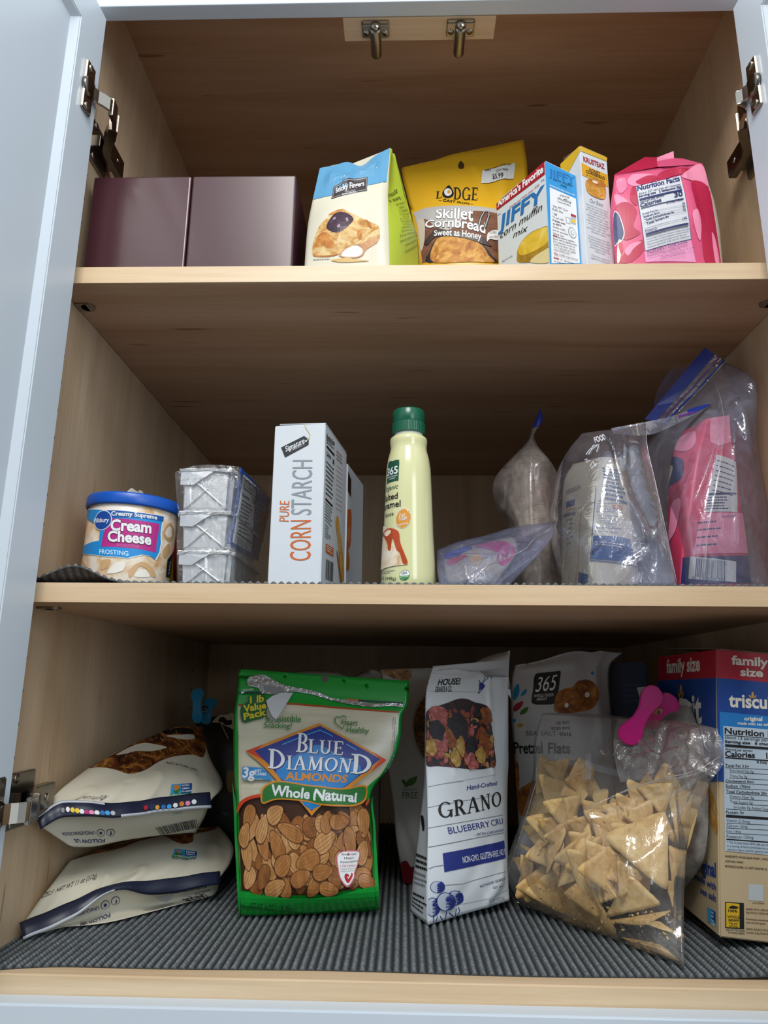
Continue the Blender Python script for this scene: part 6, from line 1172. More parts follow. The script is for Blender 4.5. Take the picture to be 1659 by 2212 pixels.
p.par(['NON', 'GMO'], [(0.740,0.264),(0.788,0.284),(0.736,0.299)], K('white', ''), bold=.03); p.text('VERIFIED', [(0.664,0.322),(0.787,0.354),(0.664,0.307)], K('white', ''), bold=.02); p.text('nongmoproject.org', [(0.657,0.349),(0.789,0.371),(0.656,0.333)], K('gmoblue', ''))
p.text('FOLLOW US', [(0.473,0.849),(0.267,0.928),(0.475,0.915)], K('navy', ''), bold=.02); p.text('UNIQUESNACKS', [(0.412,0.725),(0.202,0.676),(0.410,0.760)], K('navy', ''), bold=.01)
for q in ([(0.511,0.726),(0.536,0.726),(0.514,0.687)], [(0.450,0.739),(0.476,0.743),(0.455,0.698)]):
    p.ell(*q, K('navy', '')); p.ell(q[0], tuple(np.array(q[0])+.86*(np.array(q[1])-q[0])), tuple(np.array(q[0])+.86*(np.array(q[2])-q[0])), K('sealcream', '#cfcab8'))
p.text('f', [(0.521,0.714),(0.508,0.719),(0.519,0.745)], K('navy', ''), bold=.03); p.ell(*[(0.450,0.739),(0.460,0.740),(0.452,0.722)], K('navy', ''))
p.poly([(0.713,0.699),(0.807,0.707),(0.772,0.811)], K('lgrey', '')); p.bars([(0.790,0.651),(0.943,0.671),(0.795,0.691)], K('black', ''), seed=8, n=30); p.text('SNACKS', [(0.961,0.744),(0.894,0.756),(0.965,0.798)], K('navy', '')); p.text('UNIQUE', [(0.935,0.818),(0.842,0.849),(0.973,0.998)], K('black', ''), bold=.03)
salt(p, ((.2, .9), (.005, .10)), 26, 4, 'pretzlow_front'); p.build('bag_print', t)
t = pretzel('pretzup', 'upper cream pretzel bag with a row of colour dots, lying on the other pretzel bag', (-.31, .23, .05), lambda u, j: (j == 0 and u < .45) or (j == 5 and u > .5))
p = Print('pretzup_front')
p.smooth([(0.026,0.014),(0.123,0.010),(0.234,0.008),(0.333,0.000),(0.455,0.002),(0.629,0.002),(0.796,0.003),(0.984,0.002),(0.998,0.067),(0.998,0.123),(0.952,0.201),(0.883,0.188),(0.781,0.194),(0.700,0.198),(0.631,0.207),(0.573,0.231),(0.506,0.240),(0.448,0.228),(0.359,0.176),(0.241,0.124),(0.147,0.082)], BRN)
p.smooth([(0.224,0.033),(0.321,0.019),(0.436,0.031),(0.579,0.076),(0.684,0.121),(0.578,0.112),(0.410,0.070),(0.312,0.061)], K('sealcream', '')); p.smooth([(0.643,0.042),(0.764,0.057),(0.898,0.058),(0.895,0.086),(0.795,0.088),(0.700,0.063)], K('sealcream', '')); p.smooth([(0.583,0.000),(0.707,0.009),(0.886,0.024),(0.898,0.051),(0.775,0.046),(0.646,0.033)], K('pretzelhole', '#140d0c'))
p.text('*NOT ACTUAL SIZE', [(0.688,0.243),(0.862,0.329),(0.692,0.224)], K('black', ''), shear=.1); arc_text(p, 'PRETZELS  NET WT 11 oz (312g)', [(0.395,0.516)][0], .0072, K('black', ''), narrow=.34)
p.poly([(0.730,0.454),(0.833,0.445),(0.872,0.533),(0.778,0.544)], K('gmosky', '')); p.poly([(0.782,0.449),(0.833,0.445),(0.865,0.521),(0.819,0.519)], K('gmoblue', '')); p.poly([(0.766,0.523),(0.865,0.521),(0.873,0.546),(0.777,0.544)], K('green', '')); p.smooth([(0.752,0.470),(0.762,0.460),(0.781,0.465),(0.788,0.490),(0.772,0.490)], K('orange', '')); p.smooth([(0.764,0.495),(0.782,0.500),(0.793,0.480),(0.802,0.514),(0.789,0.518)], K('leafgreen', ''))
p.par(['NON', 'GMO', 'Project'], [(0.790,0.456),(0.832,0.453),(0.820,0.513)], K('white', ''), bold=.02); p.text('VERIFIED', [(0.779,0.542),(0.869,0.545),(0.770,0.527)], K('white', ''), bold=.02)
p.text('FOLLOW US', [(0.380,0.944),(0.133,0.920),(0.361,0.976)], K('navy', ''), bold=.02); p.text('UNIQUESNACKSUSA', [(0.352,0.860),(0.092,0.858),(0.338,0.890)], K('navy', ''), bold=.01)
for q in ([(0.445,0.885),(0.469,0.892),(0.456,0.844)], [(0.383,0.878),(0.410,0.880),(0.399,0.839)]):
    p.ell(*q, K('navy', '')); p.ell(q[0], tuple(np.array(q[0])+.86*(np.array(q[1])-q[0])), tuple(np.array(q[0])+.86*(np.array(q[2])-q[0])), K('sealcream', ''))
p.text('f', [(0.459,0.867),(0.443,0.867),(0.448,0.910)], K('navy', ''), bold=.03); p.ell(*[(0.383,0.878),(0.394,0.879),(0.390,0.863)], K('navy', ''))
p.bars([(0.723,0.884),(0.962,0.819),(0.760,0.998)], K('black', ''), seed=11, n=30); p.text('b7258-A', [(0.870,0.696),(0.822,0.701),(0.871,0.722)], K('grey', ''))
salt(p, ((.15, .9), (.01, .18)), 46, 6, 'pretzup_front'); p.build('bag_print', t)
RES['pretzup_fin'] = (40, 6); p = Print('pretzup_fin')
for (u, v), c in zip([(0.232,0.686),(0.264,0.683),(0.290,0.744),(0.314,0.795),(0.336,0.845),(0.359,0.877),(0.381,0.872),(0.406,0.850),(0.431,0.832),(0.455,0.822),(0.481,0.826),(0.668,0.663),(0.701,0.723),(0.733,0.778),(0.765,0.794),(0.794,0.805),(0.824,0.753),(0.854,0.677),(0.883,0.672),(0.913,0.595)],
        ('grey', 'white', 'yellow', 'yellow', 'white', 'magenta', 'pink', 'white', 'blue', 'sky', 'lgrey', 'red', 'navy', 'gold', 'blue', 'sky', 'white', 'orange', 'pink', 'white')):
    p.ell((u, v), (u+.0115, v), (u, v+.19), K(c, ''))
p.build('colour_dots', t)
# ---- navy bag with clip
t = thing('navy_snack_bag', 'dark navy bag with black and cream cow patches at the back left', 'bag', (-.235, .35, ZB))
body('bag_body', [('navy_front', 20, 24, 0), ('navy_back', 20, 24, 0)], mat('navy_bag', '#10161f', rough=.4), t)
p = Print('navy_front'); CW = K('cowcream', '#cfc6b4'); p.smooth([(0.230,0.068),(0.310,0.002),(0.417,0.000),(0.512,0.002),(0.543,0.175),(0.479,0.154),(0.406,0.125),(0.326,0.087)], CW); p.smooth([(0.325,0.034),(0.391,0.029),(0.441,0.076),(0.499,0.078),(0.507,0.127),(0.427,0.127),(0.372,0.089),(0.325,0.083)], K('black', '')); p.smooth([(0.355,0.002),(0.417,0.000),(0.458,0.002),(0.445,0.008),(0.387,0.006)], K('black', '')); p.smooth([(0.130,0.027),(0.182,0.006),(0.194,0.021),(0.159,0.036),(0.181,0.079),(0.158,0.085)], CW)
p.stroke([(0.368,0.117),(0.491,0.275)], .0012, K('string', '')); p.smooth([(0.496,0.569),(0.580,0.564),(0.639,0.609),(0.625,0.675),(0.511,0.682)], K('navygold', '#8a6c1c')); p.text('NO', [(0.432,0.785),(0.521,0.794),(0.444,0.774)], K('grey', '')); p.build('bag_print', t)
TEAL = mat('teal_plastic', '#0f7fae', rough=.35); PNK = mat('magenta_plastic', '#c2127a', rough=.32, var=.02)
def clip(name, label, mm, A, B, w0, w1, w2, A2, B2, nrm, th, base):
    """spring clip: two paddle arms with rounded ends and a coil between them"""
    t = thing(name, label, 'clip', base); n = Vector(nrm).normalized()
    def arm(A, B, off):
        A, B = Vector(A), Vector(B); d = (B-A).normalized(); s2 = d.cross(n).normalized(); L = (B-A).length; R = []; Lf = []
        for k in range(33):
            f = k/32; x = f*L
            w = w0*max(0, 1-((f-.16)/.165)**2)**.5 if f < .16 else w2*max(0, 1-((f-.83)/.172)**2)**.5 if f > .83 else None
            if w is None:
                g = (f-.16)/.67; w = w0+(w1-w0)*(.5-.5*math.cos(math.pi*min(1, g/.45))) if g < .45 else w1 if g < .6 else w1+(w2-w1)*(.5-.5*math.cos(math.pi*(g-.6)/.4))
            c = A+d*x+n*(off-.004*math.sin(math.pi*f)); R.append(c+s2*w); Lf.append(c-s2*w)
        pts = Lf+R[::-1]; V = [p for p in pts]+[p+n*th for p in pts]; k = len(pts); m = len(R)
        F = [(i, i+1, k-2-i, k-1-i) for i in range(m-1)]+[(k+k-1-i, k+k-2-i, k+i+1, k+i) for i in range(m-1)]+[(i, k+i, k+(i+1) % k, (i+1) % k) for i in range(k)]
        bm = bmesh.new(); vs = [bm.verts.new(v) for v in V]
        for f in F:
            try: bm.faces.new([vs[i] for i in f])
            except ValueError: pass
        bmesh.ops.remove_doubles(bm, verts=bm.verts, dist=1e-5); bmesh.ops.recalc_face_normals(bm, faces=bm.faces)
        bmesh.ops.bevel(bm, geom=[e for e in bm.edges if len(e.link_faces) == 2 and e.calc_face_angle(0) > 1.0], offset=th*.28, segments=2, affect='EDGES')
        return bm_obj('clip_arm', bm, mm, t)
    arm(A, B, 0); arm(A2, B2, th*1.8)
    return t
t = clip('bag_clip', 'teal plastic clip gripping the top of the navy bag at the back left', TEAL, (-0.3055, 0.3350, 0.1938), (-0.3102, 0.3400, 0.2403), .0075, .0060, .0092, (-0.2997, 0.3450, 0.1915), (-0.2935, 0.3520, 0.2271), (0, 1, 0), .003, (-0.3050, 0.3400, 0.1948))
tube('clip_spring', [Vector((-0.2999, 0.3430, 0.2121))+Vector((.004*math.cos(a*.5), .0004*a-.004, .004*math.sin(a*.5))) for a in range(0, 40)], .0006, DARKM, t, n=6)
# ---- back pouches
WP = mat('pouch_white', '#bfbdba', rough=.42, var=.02); WP2 = mat('pouch_pale', '#bdb8b0', rough=.45, var=.02)
GRN = food('granola_picture', ['#2c170c', '#5a3418', '#8f6430', '#c09a5a'], 90, distort=2.0)
t = thing('scalloped_pouch', 'pale pouch with cut wavy top edge showing behind the green almond pouch', 'pouch', (-.05, .38, ZB))
body('pouch_body', [('scallop_front', 44, 20, 0), ('scallop_back', 44, 20, 0)], WP2, t)
p = Print('scallop_front'); p.smooth([(0.434,0.002),(0.467,0.002),(0.556,0.002),(0.567,0.002),(0.533,0.024),(0.456,0.009)], GRN); p.text('RESEALABLE', [(0.691,0.002),(0.839,0.026),(0.667,0.000)], K('grey', '')); 
p.stroke([(0.851,0.002),(0.889,0.034)], .0008, K('grey', '')); p.stroke([(0.850,0.023),(0.892,0.006)], .0008, K('grey', '')); p.build('front_print', t)
t = thing('granola_pouch', 'white granola pouch with round window and green leaf, between almonds and blueberry granola', 'pouch', (.02, .29, ZB))
body('pouch_body', [('window_front', 34, 32, 0), ('window_back', 34, 32, 0)], WP, t)
p = Print('window_front'); p.poly([(0.003,0.002),(0.311,0.002),(0.316,0.035),(0.281,0.049),(0.157,0.044),(0.002,0.014)], food('grain_picture', ['#6b4020', '#9a6a3a', '#c9a878', '#d9c4a0'], 120)); p.ell(*[(0.652,0.240),(0.998,0.240),(0.651,0.072)], K('windowrim', '#a6a39e')); p.ell(*[(0.662,0.240),(0.998,0.240),(0.660,0.087)], GRN)
LG = K('leafdark', '#3f6b22'); p.smooth([(0.180,0.505),(0.231,0.457),(0.294,0.441),(0.342,0.434),(0.332,0.461),(0.287,0.490),(0.223,0.501)], LG); p.smooth([(0.212,0.504),(0.173,0.492),(0.154,0.469),(0.159,0.456),(0.199,0.463),(0.215,0.485)], LG); p.text('GLYPHOSATE', [(0.148,0.534),(0.329,0.530),(0.152,0.517)], K('leafdark', '')); p.text('FREE', [(0.137,0.582),(0.334,0.578),(0.146,0.543)], K('leafdark', ''), bold=.0)
p.smooth([(0.002,0.901),(0.111,0.876),(0.163,0.906),(0.241,0.912),(0.214,0.984),(0.002,0.998)], K('pouchred', '#7a1424')); p.build('front_print', t)
# ---- pretzel crisps
t = thing('pretzel_crisp_bag', 'white pretzel crisp bag with black square badge and leaves at the back', 'bag', (.19, .34, ZB))
body('bag_body', [('crisp_front', 36, 40, 0), ('crisp_back', 36, 40, 0)], mat('crisp_white', '#bcbdbf', rough=.4, var=.02), t)
p = Print('crisp_front'); W_ = K('white', ''); p.smooth([(0.232,0.169),(0.317,0.163),(0.399,0.167),(0.479,0.172),(0.468,0.268),(0.430,0.339),(0.396,0.356),(0.312,0.358),(0.224,0.356),(0.193,0.340),(0.214,0.269)], K('black', '')); p.text('365', [(0.230,0.293),(0.422,0.289),(0.256,0.203)], W_, shear=.1); p.text('WHOLE FOODS', [(0.217,0.321),(0.403,0.319),(0.220,0.306)], W_); p.text('MARKET', [(0.242,0.339),(0.340,0.336),(0.245,0.325)], W_)
for q, c in (([(0.018,0.288),(0.038,0.251),(0.071,0.233),(0.079,0.290),(0.040,0.330),(0.020,0.323)], 'sky2'), ([(0.093,0.310),(0.118,0.281),(0.154,0.274),(0.134,0.302)], 'sky2'), ([(0.018,0.380),(0.049,0.352),(0.116,0.340),(0.086,0.374),(0.036,0.393)], 'leafred'), ([(0.080,0.403),(0.107,0.380),(0.159,0.369),(0.138,0.397),(0.094,0.407)], 'leafdark'), ([(0.050,0.458),(0.072,0.448),(0.106,0.452),(0.086,0.463),(0.057,0.465)], 'leafgold'), ([(0.014,0.429),(0.043,0.432),(0.025,0.445),(0.012,0.443)], 'sky2'), ([(0.794,0.215),(0.807,0.203),(0.824,0.219),(0.808,0.228)], 'sky2')):
    p.smooth(q, K(c, {'sky2': '#1a7fb0', 'leafred': '#9c2434', 'leafdark': '#3f6b22', 'leafgold': '#b5862c'}[c]))
CRISP = food('crisp_picture', ['#4a220a', '#8a4c14', '#b8772a', '#d0984a'], 60)
p.smooth([(0.400,0.369),(0.439,0.309),(0.525,0.285),(0.603,0.280),(0.655,0.255),(0.753,0.251),(0.824,0.271),(0.862,0.314),(0.837,0.352),(0.778,0.379),(0.673,0.392),(0.507,0.401),(0.412,0.392)], CRISP); p.ell(*[(0.523,0.363),(0.542,0.363),(0.526,0.352)], W_); p.ell(*[(0.743,0.320),(0.768,0.320),(0.746,0.308)], W_)
p.text('SEA SALT', [(0.118,0.498),(0.399,0.495),(0.122,0.480)], K('black', '')); p.text('Pretzel', [(0.002,0.574),(0.258,0.567),(0.003,0.529)], K('black', ''), bold=.025); p.text('Flats', [(0.308,0.567),(0.520,0.566),(0.317,0.526)], K('black', ''), bold=.025)
p.smooth([(0.002,0.772),(0.029,0.739),(0.092,0.715),(0.180,0.692),(0.205,0.744),(0.181,0.792),(0.104,0.822),(0.018,0.825)], CRISP); p.smooth([(0.477,0.634),(0.559,0.613),(0.668,0.623),(0.663,0.681),(0.551,0.699),(0.472,0.679)], CRISP); p.smooth([(0.002,0.619),(0.030,0.624),(0.025,0.728),(0.000,0.750)], CRISP); p.build('front_print', t)
# ---- almond pouch
GREEN = mat('almond_green', '#0f9a35', rough=.25, coat=.3, var=.03, scale=20)
t = thing('almond_pouch', 'green and cream stand-up pouch of whole almonds with torn foil strip', 'pouch', (-.12, .16, ZB))
body('pouch_body', [('almond_front', 52, 70, 0), ('almond_back', 52, 70, 0)], GREEN, t)
p = Print('almond_front', step=.00005)
p.poly([(0.023,0.157),(0.154,0.144),(0.288,0.138),(0.423,0.141),(0.560,0.149),(0.767,0.160),(0.973,0.169),(0.978,0.250),(0.971,0.300),(0.973,0.392),(0.978,0.488),(0.936,0.561),(0.961,0.642),(0.537,0.637),(0.032,0.642),(0.037,0.470),(0.034,0.307)], food('pouch_cream', ['#c3bda4', '#cfcab2', '#d6d2be'], 10, rough=.25, stretch=(1, 1, 9), distort=.4))
p.poly([(0.021,0.147),(0.153,0.134),(0.325,0.126),(0.625,0.140),(0.831,0.149),(0.969,0.156),(0.974,0.170),(0.629,0.154),(0.328,0.138),(0.155,0.145),(0.023,0.159)], K('rust', '#a8481c'))
p.poly([(0.029,0.657),(0.070,0.622),(0.142,0.596),(0.221,0.581),(0.227,0.566),(0.301,0.552),(0.532,0.572),(0.781,0.596),(0.937,0.585),(0.974,0.627),(0.989,0.640),(0.979,0.757),(0.968,0.885),(0.860,0.889),(0.695,0.905),(0.532,0.912),(0.329,0.911),(0.166,0.903),(0.022,0.896),(0.022,0.758)], K('almondgap', '#3e2210'))
A_ = [food('almond_skin', ['#7a4a20', '#a8713c', '#c08a52'], 26, rough=.4, distort=1.2, stretch=(3, 1, 1)), food('almond_pale', ['#9a6a38', '#bd8a54', '#d0a878'], 30, rough=.4, stretch=(3, 1, 1)), food('almond_dark', ['#5e3614', '#8a5426', '#a8703a'], 30, rough=.4, stretch=(3, 1, 1))]
RIM = K('almondrim', '#5a3216'); LINE = K('almondline', '#8f5e30'); r = random.Random(12)
def almond(cx, cy, ln, wd, ang, m):
    c, s_ = math.cos(ang), math.sin(ang)
    def tr(x, y): return (cx+(x*c-y*s_)/p.w, cy+(x*s_+y*c)/p.h)
    out = lambda k: [tr(ln*k*math.cos(a)*.5, wd*k*math.sin(a)*.5*(1-.28*math.cos(a))) for a in [2*math.pi*i/18 for i in range(18)]]
    p.poly(out(1.0), RIM); p.poly(out(.93), m)
    for q in (-.28, -.1, .1, .28): p.stroke([tr(ln*x, wd*q*(1-1.6*x*x)*(1-.3*x)) for x in (-.36, -.15, .1, .36)], .0004, LINE)
top_ = [(0.050,0.659),(0.978,0.652),(0.041,0.895),(0.952,0.879)]; top_ = [np.array(q) for q in top_]
cells = [(i, j) for j in range(8) for i in range(9)]; r.shuffle(cells)
for i, j in cells:
    u = (i+.5+r.uniform(-.3, .3)+(.3 if j % 2 else -.1))/9; v = (j+.5+r.uniform(-.3, .3))/8; v = min(v, .97); u = min(max(u, .03), .97)
    if v < .14 and .12 < u < .9: v = .17+r.uniform(0, .05)
    q = (top_[0]*(1-u)+top_[1]*u)*(1-v)+(top_[2]*(1-u)+top_[3]*u)*v
    almond(q[0], q[1], r.uniform(.0215, .0275), r.uniform(.0135, .0165), r.uniform(0, 6.28), r.choice(A_))
for (x, y), (x2, y2), wd, m in zip([(0.309,0.666),(0.440,0.730),(0.646,0.743),(0.518,0.795),(0.344,0.808),(0.617,0.829),(0.272,0.884),(0.460,0.847),(0.409,0.717),(0.669,0.688),(0.760,0.689),(0.650,0.884)], [(0.366,0.647),(0.465,0.703),(0.723,0.722),(0.434,0.808),(0.398,0.783),(0.688,0.822),(0.344,0.861),(0.528,0.828),(0.321,0.699),(0.691,0.662),(0.831,0.686),(0.714,0.889)], (.016, .016, .0155, .017, .0165, .015, .0165, .015, .013, .013, .0125, .013), (1, 1, 1, 0, 0, 0, 1, 0, 0, 0, 0, 0)):
    dx, dy = (x2-x)*p.w, (y2-y)*p.h; almond(x, y, max(.021, 2.1*math.hypot(dx, dy)), wd, math.atan2(dy, dx), A_[m])
p.poly([(0.022,0.896),(0.166,0.903),(0.329,0.911),(0.532,0.912),(0.695,0.905),(0.860,0.889),(0.970,0.884),(0.973,0.931),(0.974,0.953),(0.479,0.972),(0.019,0.939)], GREEN)
p.poly([(0, .52), (0, .75), (0, .995)]+[(0.021,0.910),(0.021,0.821),(0.021,0.726),(0.026,0.652)], GREEN); p.poly([(1, .60), (1, .8), (1, .995)]+[(0.972,0.902),(0.978,0.788),(0.987,0.648)], GREEN)
OG = K('almondgold', '#cf8420'); OR2 = K('almondred', '#c9401e')
p.smooth([(0.027,0.657),(0.061,0.624),(0.138,0.594),(0.221,0.581),(0.223,0.598),(0.150,0.610),(0.083,0.633),(0.032,0.667)], OR2); p.poly([(0.944,0.638),(0.975,0.611),(0.976,0.624),(0.953,0.648)], OR2)
p.poly([(0.091,0.365),(0.309,0.302),(0.513,0.238),(0.719,0.310),(0.946,0.389),(0.815,0.548),(0.568,0.672),(0.336,0.527)], OG); p.poly([(0.091,0.365),(0.195,0.335),(0.153,0.367),(0.215,0.414)], OR2); p.poly([(0.946,0.389),(0.849,0.353),(0.902,0.386),(0.887,0.465)], OR2)
p.poly([(0.145,0.364),(0.337,0.306),(0.517,0.250),(0.706,0.315),(0.904,0.385),(0.790,0.533),(0.570,0.657),(0.347,0.513)], K('bdnavy', '#1d2f86')); p.smooth([(0.295,0.466),(0.417,0.371),(0.519,0.332),(0.640,0.372),(0.809,0.436),(0.786,0.527),(0.570,0.653),(0.411,0.538)], K('bdblue', '#1c7cc4'))
for q in ([(0.307,0.335),(0.405,0.304),(0.519,0.269),(0.579,0.287),(0.597,0.294)], [(0.681,0.323),(0.750,0.349)]): p.stroke(q, .0011, K('bdcyan', '#2f9fe0'))
SH = K('bdshadow', '#141f5c'); WB = K('bdwhite', '#dfe3ea')
for tx, q in (('B', [(0.394,0.365),(0.461,0.368),(0.389,0.284)]), ('LUE', [(0.467,0.369),(0.675,0.374),(0.458,0.309)]), ('D', [(0.239,0.452),(0.342,0.458),(0.228,0.354)]), ('IAMON', [(0.360,0.458),(0.758,0.467),(0.344,0.384)]), ('D', [(0.764,0.469),(0.885,0.472),(0.725,0.366)])):
    d_ = np.array((.006, .004)); p.text(tx, [tuple(np.array(a)+d_) for a in q], SH, font='serif'); p.text(tx, q, WB, font='serif')
p.text('ALMONDS', [(0.372,0.506),(0.770,0.516),(0.361,0.471)], OG, bold=.03)
p.smooth([(0.212,0.613),(0.220,0.551),(0.278,0.519),(0.355,0.513),(0.561,0.533),(0.765,0.545),(0.913,0.526),(0.951,0.611),(0.876,0.645),(0.702,0.638),(0.487,0.618),(0.329,0.613),(0.235,0.633)], OG); p.smooth([(0.224,0.610),(0.233,0.554),(0.284,0.527),(0.358,0.520),(0.563,0.540),(0.769,0.553),(0.912,0.536),(0.938,0.606),(0.868,0.639),(0.702,0.632),(0.487,0.611),(0.329,0.606),(0.236,0.626)], K('ribbon', '#24702c'))
p.text('Whole Natural', [(0.289,0.588),(0.876,0.630),(0.283,0.532)], WB, bold=.03, shear=.08)
p.smooth([(0.043,0.166),(0.081,0.129),(0.083,0.105),(0.165,0.095),(0.190,0.155),(0.195,0.212),(0.125,0.233),(0.060,0.242)], K('dgreen2', '#0f5c22')); YL = K('packyellow', '#d8c41e'); p.text('1 lb', [(0.095,0.143),(0.169,0.130),(0.088,0.109)], YL, bold=.025); p.text('Value', [(0.067,0.195),(0.192,0.169),(0.057,0.158)], YL, bold=.03); p.text('Pack', [(0.072,0.232),(0.195,0.207),(0.064,0.201)], YL, bold=.03)
DG2 = K('scriptgreen', '#2c7a34'); p.text('Irresistible', [(0.201,0.238),(0.404,0.235),(0.198,0.209)], DG2, bold=.01, shear=.12); p.text('Snacking!', [(0.189,0.266),(0.352,0.266),(0.187,0.242)], DG2, bold=.01, shear=.12); p.text('Heart', [(0.642,0.240),(0.736,0.242),(0.641,0.216)], DG2, bold=.01, shear=.12); p.text('Healthy', [(0.674,0.272),(0.804,0.273),(0.672,0.247)], DG2, bold=.01, shear=.12)
p.stroke([(0.670,0.210),(0.653,0.200),(0.630,0.210),(0.612,0.207),(0.603,0.219),(0.607,0.234),(0.625,0.247),(0.649,0.259),(0.658,0.245)], .0011, DG2)
p.poly([(0.076,0.445),(0.202,0.451),(0.291,0.509),(0.074,0.510)], K('carbblue', '#2f86c4')); p.text('3g', [(0.079,0.497),(0.159,0.498),(0.078,0.451)], WB, bold=.03, shear=.1); p.text('NET', [(0.162,0.471),(0.202,0.472),(0.160,0.459)], WB, bold=.02); p.text('CARBS', [(0.162,0.487),(0.235,0.488),(0.161,0.475)], WB, bold=.02); p.text('SEE BACK PANEL', [(0.078,0.510),(0.220,0.509),(0.078,0.503)], YL)
p.text('NET WT 16 OZ (1 LB) 454 g', [(0.080,0.957),(0.387,0.967),(0.084,0.931)], K('almondtext', '#0a4a1c'), bold=.01)
p.smooth([(0.731,0.775),(0.874,0.770),(0.869,0.798),(0.836,0.834),(0.829,0.855),(0.780,0.881),(0.731,0.854),(0.722,0.815)], K('ahapink', '#c9707c')); p.smooth([(0.739,0.777),(0.866,0.773),(0.862,0.797),(0.830,0.832),(0.823,0.852),(0.781,0.875),(0.738,0.852),(0.730,0.815)], W_)
p.par(['American', 'Heart', 'Association'], [(0.746,0.776),(0.863,0.774),(0.743,0.802)], K('black', ''), align='c', bold=.01); p.text('CERTIFIED', [(0.739,0.813),(0.842,0.814),(0.740,0.807)], K('red', '')); p.par(['Meets Criteria', 'Heart-Healthy'], [(0.741,0.817),(0.835,0.817),(0.739,0.828)], K('grey', ''))
p.smooth([(0.782,0.868),(0.760,0.849),(0.767,0.835),(0.787,0.836),(0.794,0.842),(0.812,0.833),(0.820,0.841),(0.808,0.856)], K('heartred', '#b0142a')); p.stroke([(0.781,0.845),(0.787,0.852),(0.808,0.835)], .0012, W_)
p.greek(2, [(0.959,0.197),(0.992,0.463),(0.939,0.198)], K('grey', ''), seed=3, fill=.35, ragged=.05)
p.poly([(0.016,0.088),(0.149,0.083),(0.150,0.090),(0.017,0.095)], K('tearnavy', '#123044')); p.poly([(0.710,0.086),(0.810,0.087),(0.970,0.085),(0.972,0.092),(0.812,0.095),(0.712,0.095)], K('tearnavy', '')); p.poly([(0.638,0.085),(0.711,0.085),(0.712,0.097),(0.639,0.096)], K('tearorange', '#c06a2c')); p.poly([(0.033,0.085),(0.053,0.090),(0.034,0.098)], W_); p.text('TEAR HERE', [(0.034,0.083),(0.096,0.076),(0.033,0.075)], W_)
p.ell(*[(0.506,0.014),(0.528,0.014),(0.504,0.002)], K('hanghole', '#5c5550')); p.build('front_print', t)
p = Print('almond_front', off=.0022); p.smooth([(0.055,0.041),(0.068,0.028),(0.100,0.021),(0.153,0.017),(0.202,0.031),(0.284,0.050),(0.406,0.060),(0.487,0.071),(0.543,0.086),(0.611,0.093),(0.713,0.099),(0.814,0.104),(0.899,0.096),(0.968,0.099),(0.975,0.122),(0.906,0.117),(0.825,0.133),(0.721,0.127),(0.616,0.112),(0.532,0.097),(0.449,0.080),(0.368,0.074),(0.314,0.074),(0.230,0.090),(0.150,0.087),(0.120,0.067),(0.069,0.061)], mat('torn_foil', '#b9bcbe', rough=.28, metal=.75, bump=.7, bscale=220)); p.smooth([(0.158,0.056),(0.219,0.058),(0.287,0.072),(0.236,0.083),(0.168,0.078)], K('foilshade', '#85888c')); o = p.build('tear_strip', t); o['label'] = 'torn silver foil strip'
fl_ = [(-0.1815, 0.1726, 0.2280), (-0.1749, 0.1759, 0.2336), (-0.1647, 0.1787, 0.2370), (-0.1515, 0.1806, 0.2373), (-0.1557, 0.1752, 0.2286), (-0.1599, 0.1700, 0.2203), (-0.1637, 0.1668, 0.2133), (-0.1674, 0.1631, 0.2071), (-0.1723, 0.1637, 0.2108), (-0.1784, 0.1689, 0.2201)]
o = slab('torn_flap', fl_, (0, .0005, 0), mat('flap_white', '#cfd4da', rough=.3, bump=.4, bscale=80), t, bev=0); o['label'] = 'white torn triangular flap'
slab('torn_flap', [(-0.1801, 0.1709, 0.2201), (-0.1727, 0.1657, 0.2107), (-0.1678, 0.1651, 0.2070), (-0.1692, 0.1666, 0.2031), (-0.1747, 0.1679, 0.2036), (-0.1799, 0.1697, 0.2079)], (0, .0005, 0), mat('flap_grey', '#a3a39c', rough=.3), t, bev=0)
# ---- blueberry granola
t = thing('blueberry_granola_bag', 'white granola bag with torn top, dark fruit picture and blueberry drawing', 'bag', (.045, .19, ZB))
body('bag_body', [('gran_front', 56, 64, 0), ('gran_right', 8, 64, 0), ('gran_back', 56, 64, 0), ('gran_leftside', 12, 64, 0)], mat('granola_white', '#d5dce2', rough=.34, var=.02), t)
p = Print('gran_front')
for q in ([(0.008,0.327),(0.046,0.324),(0.082,0.322)], [(0.010,0.624),(0.305,0.600),(0.881,0.557)], [(0.014,0.624),(0.165,0.612),(0.399,0.597)], [(0.008,0.695),(0.114,0.688),(0.406,0.672),(0.952,0.649)], [(0.004,0.751),(0.202,0.741),(0.626,0.723),(0.998,0.711)], [(0.004,0.793),(0.200,0.786),(0.625,0.771),(0.998,0.761)], [(0.009,0.836),(0.065,0.832),(0.163,0.830)], [(0.172,0.876),(0.398,0.879),(0.659,0.869),(0.955,0.861)], [(0.393,0.955),(0.658,0.958),(0.973,0.940)], [(0.002,0.058),(0.194,0.101),(0.408,0.113)], [(0.021,0.237),(0.229,0.242),(0.606,0.245)]): p.stroke(q, .0004, K('plankline', '#6f777e'))
p.smooth([(0.005,0.342),(0.064,0.327),(0.137,0.311),(0.250,0.295),(0.365,0.278),(0.463,0.278),(0.554,0.291),(0.661,0.298),(0.733,0.309),(0.751,0.337),(0.766,0.367),(0.805,0.421),(0.860,0.487),(0.833,0.506),(0.741,0.519),(0.631,0.525),(0.461,0.522),(0.309,0.514),(0.128,0.507),(0.003,0.502),(0.002,0.427)], food('granola_base', ['#120a0c', '#22161a', '#3a2228', '#54302c'], 60, distort=1.5))
